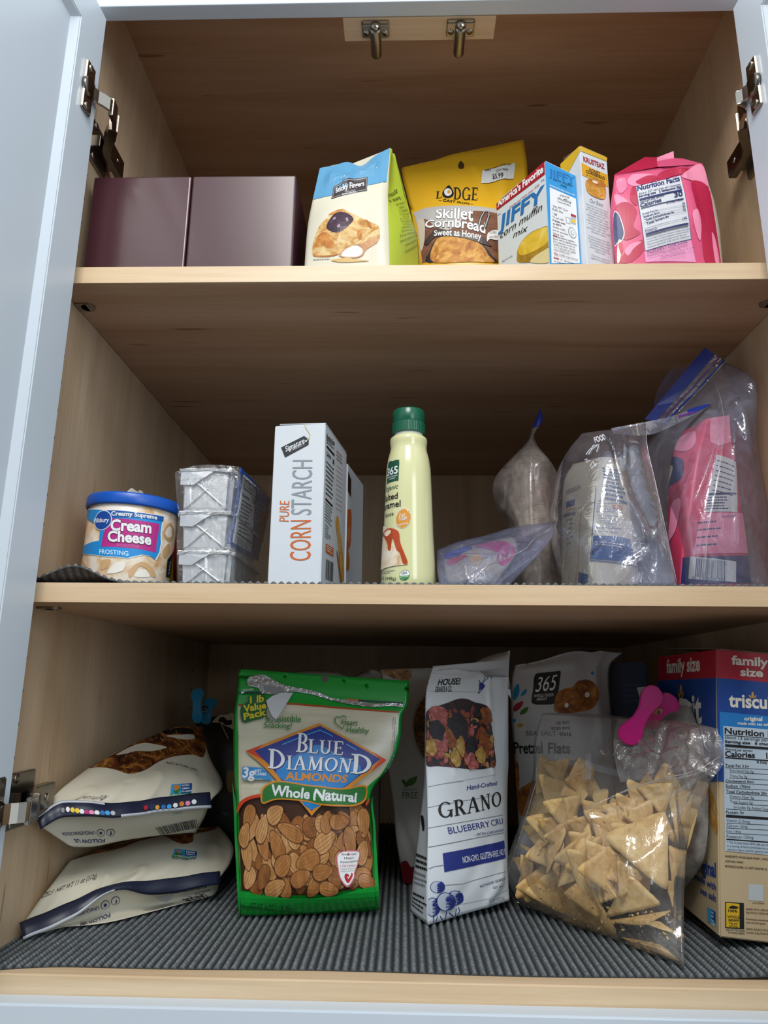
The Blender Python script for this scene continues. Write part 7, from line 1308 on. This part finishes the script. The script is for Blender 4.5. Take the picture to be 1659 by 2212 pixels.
FL = [food('flake_red', ['#5a1c1c', '#8c3a34', '#a85a4a'], 120), food('flake_brown', ['#54280f', '#86461c', '#a8652e'], 100), food('flake_gold', ['#7a5420', '#b08a40', '#d0b878'], 100), food('berry_black', ['#0c0a0e', '#1c1a22', '#32303c'], 160), food('flake_rose', ['#6a2a2c', '#a85450', '#c98a7a'], 120)]
r = random.Random(21); quad_ = [np.array(q) for q in [(0.029,0.341),(0.741,0.309),(0.015,0.497),(0.833,0.508)]]
def blob(cx, cy, a, b, ang, m, k=9):
    pts = []
    for i in range(k):
        th = 2*math.pi*i/k; q = r.uniform(.75, 1.15); x, y = a*q*math.cos(th), b*q*math.sin(th); pts.append((cx+(x*math.cos(ang)-y*math.sin(ang))/p.w, cy+(x*math.sin(ang)+y*math.cos(ang))/p.h))
    p.smooth(pts, m, k=2)
for k in range(230):
    u, v = r.uniform(0, 1), r.uniform(.02, 1); q = (quad_[0]*(1-u)+quad_[1]*u)*(1-v)+(quad_[2]*(1-u)+quad_[3]*u)*v; m = r.choice((0, 0, 0, 1, 1, 2, 3, 3, 4, 4)); e = (r.uniform(.0022, .0056), r.uniform(.0014, .0032))
    blob(q[0], q[1], e[0], e[1], r.uniform(0, 3.1), FL[m])
for (x, y), a, b, g, m in zip([(0.252,0.414),(0.670,0.427),(0.357,0.385),(0.490,0.453),(0.052,0.445),(0.617,0.470),(0.492,0.496),(0.160,0.433),(0.373,0.446),(0.136,0.349),(0.695,0.341),(0.116,0.400),(0.312,0.487)], (.0105, .0125, .0145, .0090, .0065, .0085, .0100, .0100, .0085, .0120, .0105, .0095, .008), (.0080, .0070, .0110, .0060, .0080, .0070, .0080, .0080, .0050, .0090, .0080, .0080, .006), (1.2, 1.0, .3, 1.4, 1.4, .4, .6, .8, 1.3, .5, 1.2, .4, 1.2), (1, 1, 3, 3, 2, 2, 4, 4, 2, 4, 1, 3, 2)): blob(x, y, a, b, g, FL[m], 11)
B_ = K('black', ''); NB = K('berryblue', '#22307e')
arc_text(p, 'HOUSE!', [(0.115,0.198)][0], .0125, B_, narrow=.46, left=True, bold=.025, shear=.12); p.text('GRANOLA CO.', [(0.096,0.245),(0.287,0.242),(0.097,0.209)], B_, bold=.01)
for q in ([(0.606,0.253),(0.625,0.209),(0.706,0.172),(0.750,0.000),(0.643,0.236),(0.606,0.253)], [(0.607,0.178),(0.636,0.204),(0.688,0.210),(0.626,0.219),(0.616,0.236)], [(0.750,0.000),(0.751,0.175),(0.775,0.074),(0.744,0.005),(0.750,0.000)]): p.stroke(q, .0009, NB)
p.smooth([(0.614,0.199),(0.645,0.195),(0.683,0.214),(0.643,0.236),(0.616,0.223)], NB); p.text('FLAVORED OATMEAL', [(0.646,0.058),(0.871,0.155),(0.652,0.058)], K('grey', ''))
p.text('Hand-Crafted', [(0.444,0.637),(0.885,0.616),(0.433,0.619)], NB, bold=.01, shear=.25); p.text('GRANO', [(0.119,0.726),(0.971,0.685),(0.106,0.680)], B_, font='serif'); p.text('BLUEBERRY CRU', [(0.225,0.764),(0.998,0.735),(0.208,0.748)], NB); p.text('- WITH CARDAMOM', [(0.544,0.769),(0.995,0.757),(0.543,0.762)], NB)
bn = [(0.156,0.806),(0.998,0.782),(0.995,0.825),(0.173,0.844)]; p.poly(bn, NB)
b0, b1, b2, b3 = (np.array(q) for q in bn)
for k in range(28):
    for a, c, s_ in ((b0, b1, -1), (b3, b2, 1)):
        q0 = a+(c-a)*k/28; q1 = a+(c-a)*(k+1)/28; tip = (q0+q1)/2+s_*(b3-b0)*.035; p.poly([tuple(q0), tuple(q1), tuple(tip)], NB)
p.text('NON-GMO, GLUTEN-FREE, NO S', [(0.389,0.828),(0.994,0.816),(0.382,0.814)], W_, bold=.0); p.text('NUTHOUSE! GRANOLA', [(0.605,0.901),(0.951,0.886),(0.600,0.892)], K('navy', '')); p.text('EST. 2015', [(0.764,0.915),(0.896,0.915),(0.766,0.906)], K('navy', '')); p.text('NET WT. 11 OZ (312g)', [(0.706,0.976),(0.933,0.986),(0.700,0.959)], K('grey', ''))
for q in ([(0.056,0.941),(0.002,0.966),(0.112,0.969),(0.129,0.932)], [(0.100,0.880),(0.177,0.883),(0.100,0.864)], [(0.308,0.925),(0.408,0.932),(0.303,0.896)], [(0.052,0.942),(0.132,0.948),(0.052,0.908)], [(0.187,0.929),(0.294,0.937),(0.184,0.895)]):
    if len(q) > 3: continue
    c, a, b = (np.array(z_) for z_ in q); p.ell(c, a, b, NB, n=26); p.ell(c, c+(a-c)*.93, c+(b-c)*.93, K('berrypaper', '#b9c4d6'), n=26)
    for k in range(15):
        y = -.84+.12*k; hw = (1-y*y)**.5; p.stroke([tuple(c+(a-c)*(hw*f)+(b-c)*(y+.12*f)) for f in (-.1 if k % 3 == 0 else .2 if k % 2 else .4, .65, .95)], .0009, NB)
    p.ell(c-(b-c)*.0+(a-c)*.12+(b-c)*.35, c+(a-c)*.40+(b-c)*.35, c+(a-c)*.12+(b-c)*.55, NB, n=14)
for q in ([(0.103,0.979),(0.083,1.000)], [(0.132,0.980),(0.167,1.000)], [(0.209,0.970),(0.193,0.998)], [(0.240,0.977),(0.295,0.998)], [(0.350,0.964),(0.366,0.982),(0.333,1.000)], [(0.324,0.967),(0.314,0.998)], [(0.056,0.970),(0.061,0.998)]): p.stroke(q, .0010, NB)
p.build('front_print', t)
p = Print('gran_leftside'); p.smooth([(0.041,0.722),(0.179,0.719),(0.349,0.750),(0.240,0.756)], B_); p.greek(3, [(0.033,0.803),(0.961,0.814),(0.160,0.836)], B_, seed=3, fill=.5); p.greek(3, [(0.090,0.837),(0.957,0.850),(0.251,0.873)], K('grey', ''), seed=4, fill=.4); p.greek(4, [(0.197,0.892),(0.972,0.909),(0.140,0.970)], B_, seed=5, fill=.4); p.build('side_print', t)
# ---- cracker boxes
BEIGE = mat('kraft_beige', '#b9a684', rough=.6, var=.03, scale=40); WBLUE = K('wheatblue', '#10408c'); WRED = K('wheatred', '#a8182c'); WCY = K('wheatcyan', '#1a72ba'); WT = K('wheatwhite', '#dcd8cc'); GD = K('wheatgold', '#c39a3e')
t = thing('cracker_box', 'large red, blue and beige family size cracker box at the right edge', 'box', tuple(np.array(CART['wheat'][0])+(CART['wheat'][1]+CART['wheat'][2])/2*np.array((1, 1, 0))-np.array((0, 0, .008))))
box_body('carton', 'wheat', BEIGE, t, bev=.0014); flap('top_flap', 'wheat', mat('card_brown', '#8a7a62', rough=.7), t, .010, inset=.004)
p = Print('wheat_right')
vr_, vb_, vc_, vd_ = (q[1] for q in [(0.011,0.106),(0.008,0.479),(0.032,0.230),(0.068,0.286)]); ur_ = [(0.069,0.393)][0][0]; uc_ = [(0.032,0.230)][0][0]
p.poly([(0, 0), (1, 0), (1, vr_), (0, vr_)], WRED); p.poly([(0, vr_), (1, vr_), (1, vd_+.03), (ur_+.02, vd_+.03), (ur_+.02, vb_), (0, vb_)], WBLUE); p.poly([(uc_, vc_), (1, vc_), (1, vd_+.03), (ur_+.01, vd_+.03), (ur_+.01, vb_*.85), (uc_, vb_*.85)], WCY)
p.text('family', [(0.178,0.050),(0.583,0.047),(0.180,0.018)], WT, bold=.03); p.text('size', [(0.276,0.090),(0.523,0.087),(0.278,0.061)], WT, bold=.03); p.text('triscuit', [(0.141,0.208),(0.676,0.201),(0.140,0.161)], WT, bold=.03)
for q in ([(0.406,0.145),(0.420,0.156),(0.405,0.170),(0.391,0.157)], [(0.360,0.158),(0.387,0.163),(0.393,0.170),(0.371,0.167)], [(0.449,0.156),(0.424,0.163),(0.416,0.170),(0.438,0.165)]): p.smooth(q, GD)
p.text('original', [(0.306,0.253),(0.505,0.249),(0.307,0.239)], WT, bold=.03); p.text('made with sea salt', [(0.230,0.270),(0.583,0.265),(0.231,0.260)], WT, bold=.02)
p.poly([(0.069,0.281),(0.614,0.277),(0.598,0.712),(0.067,0.715)], K('wheatpanel', '#aebfce')); BK = K('black', '')
p.text('Nutrition Facts', [(0.085,0.308),(0.793,0.303),(0.086,0.287)], BK, bold=.03); p.stroke([(0.077,0.313),(0.611,0.309)], .0006, BK); p.text('about 13 servings per container', [(0.083,0.325),(0.791,0.319),(0.082,0.314)], BK); p.text('Serving size   6 crackers', [(0.084,0.340),(0.664,0.333),(0.084,0.331)], BK, bold=.03)
p.poly([(0.083,0.345),(0.608,0.341),(0.608,0.349),(0.083,0.354)], BK); p.text('Amount per serving', [(0.086,0.367),(0.389,0.364),(0.086,0.359)], BK, bold=.02); p.text('Calories', [(0.085,0.389),(0.411,0.384),(0.085,0.370)], BK, bold=.03); p.text('120', [(0.542,0.382),(0.660,0.380),(0.540,0.362)], BK, bold=.03); p.poly([(0.081,0.391),(0.604,0.386),(0.604,0.390),(0.081,0.395)], BK); p.text('% Daily Value*', [(0.430,0.401),(0.658,0.399),(0.431,0.393)], BK, bold=.02)
for s_, q, b in (('Total Fat 3.5g', [(0.086,0.426),(0.344,0.421),(0.085,0.416)], .02), ('Saturated Fat 0g', [(0.129,0.440),(0.396,0.438),(0.130,0.431)], 0), ('Trans Fat 0g', [(0.132,0.460),(0.326,0.459),(0.131,0.450)], 0), ('Cholesterol 0mg', [(0.085,0.479),(0.397,0.473),(0.086,0.470)], .02), ('Sodium 170mg', [(0.086,0.497),(0.355,0.492),(0.086,0.487)], .02), ('Total Carbohydrate 20g', [(0.087,0.516),(0.536,0.509),(0.087,0.506)], .02), ('Dietary Fiber 3g', [(0.130,0.532),(0.390,0.529),(0.130,0.522)], 0), ('Total Sugars 0g', [(0.129,0.550),(0.378,0.547),(0.129,0.540)], 0), ('Includes 0g Added Sugars', [(0.170,0.567),(0.588,0.562),(0.171,0.557)], 0), ('Protein 3g', [(0.085,0.588),(0.278,0.584),(0.085,0.578)], .02),
    ('Vitamin D 0mcg', [(0.087,0.616),(0.342,0.612),(0.087,0.606)], 0), ('Calcium 10mg', [(0.088,0.633),(0.316,0.630),(0.088,0.623)], 0), ('Iron 1.4mg', [(0.087,0.651),(0.243,0.649),(0.087,0.642)], 0), ('Potassium 120mg', [(0.087,0.670),(0.376,0.664),(0.088,0.660)], 0)): p.text(s_, q, BK, bold=b)
for q in ([(0.083,0.429),(0.601,0.419)], [(0.129,0.444),(0.600,0.436)], [(0.128,0.463),(0.598,0.456)], [(0.084,0.481),(0.596,0.473)], [(0.084,0.500),(0.595,0.491)], [(0.087,0.518),(0.593,0.511)], [(0.130,0.535),(0.592,0.528)], [(0.171,0.551),(0.590,0.545)], [(0.087,0.572),(0.588,0.564)], [(0.087,0.620),(0.584,0.611)], [(0.086,0.637),(0.583,0.628)], [(0.087,0.654),(0.581,0.645)]): p.stroke(q, .0004, BK)
p.poly([(0.085,0.591),(0.589,0.585),(0.589,0.594),(0.084,0.601)], BK); p.poly([(0.084,0.673),(0.582,0.667),(0.582,0.671),(0.084,0.677)], BK)
p.par(['* The % Daily Value (DV) tells you how much', 'in a serving of food contributes to a daily', 'calories a day is used for general nutrition'], [(0.090,0.681),(0.632,0.674),(0.090,0.711)], BK); p.par(['INGREDIENTS: WHOLE GRAIN WHEAT, CANOLA OIL', 'CONTAINS: WHEAT.', 'MONDELEZ GLOBAL LLC, EAST HANOVER, NJ'], [(0.069,0.729),(0.589,0.723),(0.069,0.769)], BK, bold=.01, cap=.42)
p.poly([(0.318,0.816),(0.475,0.813),(0.471,0.867),(0.311,0.869)], K('labelpale', '#b3bcc0')); p.text('smartlabel', [(0.354,0.878),(0.478,0.876),(0.355,0.872)], K('brown', ''))
p.poly([(0.063,0.883),(0.262,0.880),(0.260,0.964),(0.060,0.967)], K('black', '')); p.poly([(0.073,0.886),(0.214,0.884),(0.212,0.961),(0.071,0.964)], K('stampyellow', '#d0a81c')); p.text('100%', [(0.094,0.914),(0.189,0.913),(0.095,0.906)], BK, bold=.03); p.text('WHOLE', [(0.084,0.934),(0.211,0.932),(0.085,0.925)], BK, bold=.02); p.text('GRAIN', [(0.093,0.944),(0.204,0.942),(0.093,0.936)], BK, bold=.02); p.text('24g per', [(0.102,0.953),(0.195,0.951),(0.102,0.947)], BK, bold=.01); p.text('serving', [(0.101,0.961),(0.188,0.960),(0.101,0.955)], BK, bold=.01); p.smooth([(0.099,0.901),(0.138,0.892),(0.190,0.894),(0.198,0.899),(0.149,0.903)], BK)
p.par(['100% OF THE GRAIN', 'IS WHOLE GRAIN'], [(0.065,0.970),(0.263,0.967),(0.082,0.983)], BK, align='c', bold=.01)
p.par(['BAKED WITH 100% WHOLE', '24g WHOLE GRAIN PER SERVING', '', 'Nutritionists recommend eating', 'more of whole grains', '', 'GOOD SOURCE OF DIETARY FIBER', 'Contains 3.5g of total fat'], [(0.285,0.895),(0.656,0.890),(0.280,0.976)], K('brown', ''), bold=.01); p.build('side_print', t)
p = Print('wheat_left')
p.poly([(0, 0), (1, 0)]+[(1.010,0.106),(-0.007,0.112)], WRED); p.poly([(-0.007,0.112),(1.010,0.106),(1.002,0.480),(0.965,0.484),(0.008,0.589)], WBLUE)
p.text('family size', [(0.182,0.078),(0.764,0.076),(0.181,0.021)], WT, bold=.03); p.text('triscuit', [(-0.001,0.309),(0.784,0.278),(-0.004,0.199)], WT, bold=.03)
for q in ([(0.456,0.130),(0.481,0.152),(0.456,0.176),(0.431,0.152)], [(0.402,0.161),(0.441,0.172),(0.446,0.192),(0.415,0.182)], [(0.508,0.161),(0.474,0.172),(0.466,0.192),(0.496,0.182)]): p.smooth(q, GD)
p.text('original', [(0.667,0.833),(0.966,0.811),(0.664,0.787)], WBLUE, bold=.03); p.text('made with', [(0.666,0.867),(0.967,0.855),(0.667,0.845)], WBLUE, bold=.02); p.text('sea salt', [(0.750,0.901),(0.966,0.893),(0.751,0.879)], WBLUE, bold=.02)
WH = food('wheat_picture', ['#8a5a14', '#b8842c', '#d6b060'], 90)
for q in ([(0.885,0.510),(0.946,0.540),(1.001,0.583),(0.997,0.601),(0.932,0.566),(0.884,0.536)], [(0.887,0.556),(0.944,0.590),(1.007,0.622),(0.999,0.642),(0.930,0.611),(0.886,0.586)], [(0.901,0.594),(0.958,0.618),(1.008,0.650),(0.998,0.664),(0.938,0.640)]): p.smooth(q, WH)
p.poly([(0.846,0.932),(0.961,0.925),(0.960,0.973),(0.848,0.979)], K('gmosky', '')); p.poly([(0.898,0.930),(0.959,0.927),(0.958,0.962),(0.898,0.965)], K('gmoblue', '')); p.par(['NON', 'GMO', 'Project', 'VERIFIED'], [(0.904,0.934),(0.957,0.931),(0.902,0.979)], W_, bold=.02); p.bars([(0.848,0.641),(0.876,0.640),(0.846,0.684)], BK, seed=3, n=5); p.build('front_print', t)
t = thing('cracker_box', 'second dark blue and red cracker box standing behind the family size one', 'box', base_of('wheat2'))
box_body('carton', 'wheat2', K('wheatnavy', '#0d2048'), t, bev=.0014)
p = Print('wheat2_right'); p.poly([(0, 0), (1, 0), (1, .145), (0, .145)], WRED); p.poly([(0, .145), (1, .145), (1, .62), (0, .62)], WBLUE); p.build('side_print', t)
p = Print('wheat2_left'); p.greek(4, [(.40, .10), (.88, .10), (.40, .20)], K('wheatfaint', '#26406e'), seed=4); p.build('back_print', t)
# ---- white film bag behind the chips
t = thing('wrap_bag', 'white film bag with red patches and teal dot, behind the clear chip bag', 'bag', (.225, .22, ZB))
body('bag_film', [('tort_front', 30, 36, 0), ('tort_back', 30, 36, 0)], film('white_film', milk=.62, milkcol='#b8b4b0', gloss=.05, crinkle=.5, scale=40), t, close=False)
p = Print('tort_front', off=.0006); p.smooth([(0.724,0.455),(0.849,0.455),(0.894,0.482),(0.874,0.510),(0.789,0.518),(0.717,0.506)], K('rose', '')); p.smooth([(0.932,0.330),(0.977,0.341),(0.969,0.397),(0.998,0.466),(0.992,0.525),(0.928,0.486),(0.891,0.427)], K('wrapred', '#9c1c30')); p.smooth([(0.667,0.733),(0.739,0.665),(0.767,0.695),(0.755,0.737),(0.697,0.759)], K('wrapred', '')); p.smooth([(0.842,0.551),(0.905,0.543),(0.948,0.549),(0.939,0.568),(0.894,0.580),(0.840,0.577)], K('wrapteal', '#1a7a78'))
p.poly([(0.758,0.680),(0.845,0.656),(0.877,0.666),(0.847,0.740),(0.768,0.732)], K('lgrey', '')); p.poly([(0.671,0.088),(0.690,0.102),(0.671,0.140),(0.643,0.137)], K('wrapred', '')); p.poly([(0.671,0.140),(0.806,0.136),(0.769,0.191),(0.600,0.219)], K('wrapred', '')); p.build('film_print', t)
tr_ = [(0.2889, 0.1500, 0.2358), (0.2930, 0.1420, 0.2350), (0.2963, 0.1360, 0.2302), (0.2918, 0.1250, 0.2110), (0.2851, 0.1100, 0.1743), (0.2787, 0.1350, 0.1719), (0.2838, 0.1450, 0.2100)]
slab('torn_label', tr_, (0, .0005, 0), mat('torn_white', '#b6b4b4', rough=.5, bump=.5, bscale=120), t, bev=0); slab('torn_label', [(0.2705, 0.2400, 0.2472), (0.2794, 0.2250, 0.2484), (0.2823, 0.2150, 0.2418), (0.2802, 0.2000, 0.2233), (0.2722, 0.2200, 0.2118), (0.2716, 0.2320, 0.2278)], (0, .0005, 0), mat('torn_white', ''), t, bev=0)

# ---- clear bag, its chips and its clip
t = thing('chip_bag', 'clear plastic bag of tan corn chips at the front right of the cabinet floor', 'bag', (.16, .14, ZB))
body('bag_film', [('chip_front', 48, 52, 0), ('chip_back', 48, 52, 0)], CLR, t, close=False)
body('film_bunch', [('bunch_front', 44, 26, 0)], film('bunched_film', milk=.12, milkcol='#d0c8c6', gloss=.07, crinkle=.8, scale=70), t, close=False)
p = Print('chip_front', off=.0006); p.par(['03426', 'June 03/26', 'USE BY'], [(0.205,0.151),(0.087,0.162),(0.190,0.055)], K('black', ''), align='l'); p.build('date_print', t)
HEM = film('fold_film')
def fold(pts, r=.0005, lift=.0006): tube('film_fold', [Vector(q)+Vector((0, -lift, 0)) for q in pts], r, HEM, t, n=6)
fold([(0.1693, 0.1154, 0.1222), (0.1882, 0.1221, 0.1300), (0.2072, 0.1181, 0.1387), (0.2263, 0.1102, 0.1479), (0.2425, 0.0948, 0.1565), (0.2595, 0.0736, 0.1636), (0.2735, 0.0675, 0.1695), (0.2901, 0.0607, 0.1817)]); fold([(0.1981, 0.1212, 0.1349), (0.2204, 0.1140, 0.1461), (0.2428, 0.0963, 0.1544), (0.2618, 0.0734, 0.1612), (0.2795, 0.0631, 0.1694), (0.2898, 0.0581, 0.1763)]); fold([(0.1397, 0.2087, 0.1843), (0.1343, 0.2045, 0.1380), (0.1167, 0.1995, 0.0907), (0.0991, 0.1976, 0.0445)], .0004)
fold([(0.2825, 0.0824, 0.2078), (0.2825, 0.0788, 0.1995), (0.2822, 0.0756, 0.1903), (0.2840, 0.0706, 0.1853)], .0005); fold([(0.2913, 0.0640, 0.2080), (0.2907, 0.0629, 0.2022), (0.2896, 0.0649, 0.1954), (0.2881, 0.0656, 0.1878)], .0005); fold([(0.1992, 0.1847, 0.2101), (0.1955, 0.1708, 0.1965), (0.1892, 0.1655, 0.1790)], .0004); fold([(0.2099, 0.1497, 0.1731), (0.2168, 0.1536, 0.1828), (0.2197, 0.1573, 0.1900)], .0004)
slab('film_seam', [(0.2618, 0.1050, 0.1817), (0.2641, 0.1025, 0.1811), (0.2665, 0.0920, 0.1717), (0.2634, 0.0763, 0.1632), (0.2655, 0.0761, 0.1492), (0.2632, 0.0783, 0.1489), (0.2604, 0.0778, 0.1630), (0.2637, 0.0943, 0.1706)], (0, .0004, 0), film('seam_film', milk=.42, milkcol='#b0aeb0', gloss=.05), t, bev=0); slab('film_seam', [(0.1854, 0.1712, 0.1747), (0.1911, 0.1683, 0.1750), (0.1851, 0.1507, 0.1482), (0.1798, 0.1542, 0.1477)], (0, .0004, 0), film('seam_film', ), t, bev=0)
CH = [food('corn_chip_a', ['#b08a50', '#d6b072', '#e4c68c', '#ecd4a2'], 70, rough=.65, distort=.6, bump=.35), food('corn_chip_b', ['#a07a44', '#cba364', '#dcba7e', '#e6ca96'], 80, rough=.65, distort=.6, bump=.35)]
def chip(pts, m, bend, seed, base=None, th=.0016):
    """one triangular corn chip: rounded corners, curled, a little rough"""
    P3 = [Vector(q) for q in pts]; c = (P3[0]+P3[1]+P3[2])/3; n = (P3[1]-P3[0]).cross(P3[2]-P3[0]).normalized()
    if n.y > 0: n = -n
    r = random.Random(seed); size = max((q-c).length for q in P3); ax = (P3[r.randrange(3)]-c).normalized()
    N = 10; idx = {}; V = []; F = []
    for i in range(N+1):
        for j in range(N+1-i):
            a, b = i/N, j/N; g = 1-a-b; cr = 1-.10*max(0, (max(a, b, g)-.86)/.14)**1.5
            q = c+(P3[0]*a+P3[1]*b+P3[2]*g-c)*cr; x = (q-c).dot(ax)/size
            e = .0005*math.sin(37*a+seed)*math.sin(29*b+seed*2)+.0004*math.sin(61*g+seed)
            jit = Vector((r.uniform(-1, 1), 0, r.uniform(-1, 1)))*(.0004 if min(a, b, g) == 0 else 0)
            idx[i, j] = len(V); V.append(q+n*(bend*x*x-bend*.3+e)+jit)
    for i in range(N):
        for j in range(N-i):
            F.append((idx[i, j], idx[i+1, j], idx[i, j+1]))
            if i+j < N-1: F.append((idx[i+1, j], idx[i+1, j+1], idx[i, j+1]))
    k = len(V); bd = [idx[i, 0] for i in range(N+1)]+[idx[N-i, i] for i in range(1, N+1)]+[idx[0, N-i] for i in range(1, N)]
    V += [v-n*th for v in V]; F += [(a+k, c_+k, b+k) for a, b, c_ in F]; m2 = len(bd)
    F += [(bd[i], bd[i]+k, bd[(i+1) % m2]+k, bd[(i+1) % m2]) for i in range(m2)]
    bm = bmesh.new(); vs = [bm.verts.new(v) for v in V]
    for f in F: bm.faces.new([vs[i] for i in f])
    bmesh.ops.recalc_face_normals(bm, faces=bm.faces)
    return bm_obj('corn_chip', bm, m, None, base=tuple(c), smooth=True)
GL = 'tan corn chip among the others inside the clear bag'
GROUP = 'corn chips in the clear bag'
named = [
 ([(0.1800, 0.1061, 0.0991), (0.2444, 0.0876, 0.1288), (0.2324, 0.0686, 0.0546)], .003, 'largest flat corn chip, facing out at the front of the clear bag'),
 ([(0.1537, 0.1165, 0.0709), (0.1922, 0.0974, 0.0068), (0.1111, 0.2359, 0.0016)], .004, 'wide corn chip along the lower left edge of the clear bag'),
 ([(0.1550, 0.1234, 0.0803), (0.1759, 0.1289, 0.1105), (0.1781, 0.1027, 0.0253)], -.003, 'tall upright corn chip left of the largest one'),
 ([(0.1397, 0.1824, 0.1064), (0.1529, 0.1398, 0.0998), (0.1306, 0.1442, 0.0491)], .004, 'pale pointed corn chip at the left side of the clear bag'),
 ([(0.1691, 0.1969, 0.1492), (0.1850, 0.1626, 0.1331), (0.1434, 0.1604, 0.0867)], .004, 'broad corn chip standing at the upper left of the clear bag'),
 ([(0.2476, 0.1478, 0.1601), (0.2555, 0.0948, 0.0914), (0.2193, 0.1358, 0.1257)], -.004, 'tall pointed corn chip at the top right of the heap'),
 ([(0.1790, 0.1050, 0.0232), (0.1997, 0.0795, 0.0701), (0.2258, 0.0683, 0.0448)], .003, 'corn chip lying below the largest one in the clear bag')]
loose = [
 ([(0.1729, 0.1252, 0.0951), (0.1926, 0.0827, 0.0594), (0.1806, 0.0944, 0.0621)], .003), ([(0.1392, 0.2265, 0.1292), (0.1535, 0.1556, 0.1054), (0.1232, 0.2222, 0.0953)], .003), ([(0.1859, 0.1885, 0.1488), (0.1851, 0.1701, 0.1328), (0.1653, 0.1740, 0.1151)], .003), ([(0.1700, 0.2200, 0.1606), (0.1717, 0.2057, 0.1471), (0.1444, 0.2204, 0.1188)], .003),
 ([(0.1211, 0.2225, 0.0997), (0.1534, 0.1434, 0.0981), (0.1286, 0.1705, 0.0709)], -.003), ([(0.1158, 0.2162, 0.0889), (0.1283, 0.1610, 0.0709), (0.1358, 0.1796, 0.0970)], .002), ([(0.1821, 0.1047, 0.0214), (0.2360, 0.0699, 0.0427), (0.2076, 0.0715, 0.0283)], .003), ([(0.2528, 0.1119, 0.1465), (0.2606, 0.1084, 0.1495), (0.2540, 0.0908, 0.0885)], .002), ([(0.2610, 0.1050, 0.1425), (0.2730, 0.0934, 0.1473), (0.2605, 0.0888, 0.0878)], -.002),
 ([(0.2673, 0.0865, 0.1299), (0.2735, 0.0822, 0.1288), (0.2590, 0.0848, 0.0886)], .002), ([(0.2424, 0.0869, 0.0959), (0.2563, 0.0843, 0.0874), (0.2391, 0.0764, 0.0596)], .003), ([(0.1893, 0.1704, 0.1335), (0.2068, 0.1613, 0.1387), (0.1860, 0.1256, 0.0972)], .003), ([(0.2134, 0.1313, 0.1274), (0.2069, 0.1550, 0.1299), (0.1875, 0.1218, 0.0970)], -.003), ([(0.2105, 0.1303, 0.1248), (0.2324, 0.1195, 0.1246), (0.2174, 0.1121, 0.1124)], .002),
 ([(0.1786, 0.0931, 0.0611), (0.1889, 0.0847, 0.0469), (0.1776, 0.0960, 0.0398)], .002), ([(0.1114, 0.1955, 0.0557), (0.1202, 0.1652, 0.0618), (0.1204, 0.1897, 0.0222)], .002), ([(0.1183, 0.1696, 0.0446), (0.1400, 0.1659, 0.0141), (0.1295, 0.1894, 0.0098)], .002), ([(0.1120, 0.2079, 0.0709), (0.1278, 0.1625, 0.0712), (0.1214, 0.1648, 0.0639)], .002), ([(0.1042, 0.2140, 0.0545), (0.1138, 0.1867, 0.0371), (0.1168, 0.1907, 0.0610)], .002),
 ([(0.2098, 0.0723, 0.0281), (0.2376, 0.0544, 0.0231), (0.2211, 0.0692, 0.0322)], .002), ([(0.1911, 0.0976, 0.0089), (0.2314, 0.0370, 0.0056), (0.2181, 0.0649, 0.0139)], .002), ([(0.2017, 0.0811, 0.0097), (0.2290, 0.0453, 0.0082), (0.2218, 0.0582, 0.0116)], .002), ([(0.2332, 0.0746, 0.0652), (0.2358, 0.0676, 0.0419), (0.2415, 0.0763, 0.0656)], .002), ([(0.1498, 0.1393, 0.0724), (0.1551, 0.1175, 0.0543), (0.1406, 0.1431, 0.0402)], .002), ([(0.1300, 0.1702, 0.0710), (0.1515, 0.1434, 0.0887), (0.1412, 0.1368, 0.0520)], -.002)]
r = random.Random(77)
for _ in range(38):
    u, v = r.uniform(.12, .84), r.uniform(.34, .90); c = PATCH['chip_front'].S(u, v); q = np.array([0, r.uniform(.026, .044), 0]); a0 = r.uniform(0, 6.28); s_ = r.uniform(.021, .033)
    tri = [tuple(c+q+np.array([s_*math.cos(a0+k*2.09), r.uniform(-.008, .008), s_*math.sin(a0+k*2.09)])) for k in range(3)]
    loose.append((tri, r.uniform(-.004, .004)))
for i, (q, b, lb) in enumerate(named): tag(chip(q, CH[i % 2], b, i+1), lb, 'chip', GROUP)
for i, (q, b) in enumerate(loose): tag(chip(q, CH[(i+1) % 2], b, i+31), GL, 'chip', GROUP)
bm = bmesh.new(); r = random.Random(5)
for k in range(170):
    u = r.uniform(.06, .96); v = r.uniform(.86, .985); c = PATCH['chip_front'].S(u, v)+np.array([0, r.uniform(.004, .022), 0]); c[2] = max(c[2], .008); s_ = r.uniform(.0008, .0030)
    a = [bm.verts.new(Vector(c)+Vector((r.uniform(-1, 1), r.uniform(-1, 1), r.uniform(-.6, .6)))*s_) for _ in range(4)]
    for f in ((0, 1, 2), (0, 2, 3), (0, 3, 1), (1, 3, 2)): bm.faces.new([a[i] for i in f])
o = bm_obj('chip_crumbs', bm, CH[0], None, base=(.17, .1, .006)); tag(o, 'tan chip crumbs gathered in the bottom of the clear bag', 'crumbs', kind='stuff')
t = clip('bag_clip', 'magenta pink plastic clip holding the top of the clear chip bag', PNK, [(0.2166, 0.1242, 0.1886)][0], (0.2542, 0.1180, 0.2476), .0125, .0072, .0115, (0.2424, 0.1340, 0.2071), (0.2750, 0.1190, 0.2361), (.05, 1, .12), .0034, (0.2510, 0.1800, 0.2080))
sc_ = Vector((0.2550, 0.1250, 0.2217))
tube('clip_spring', [sc_+Vector((.0030*math.cos(a*.6), .00035*a-.007, .0030*math.sin(a*.6))) for a in range(0, 44)], .0005, mat('brass_wire', '#b59a6a', rough=.25, metal=1.0), t, n=6)
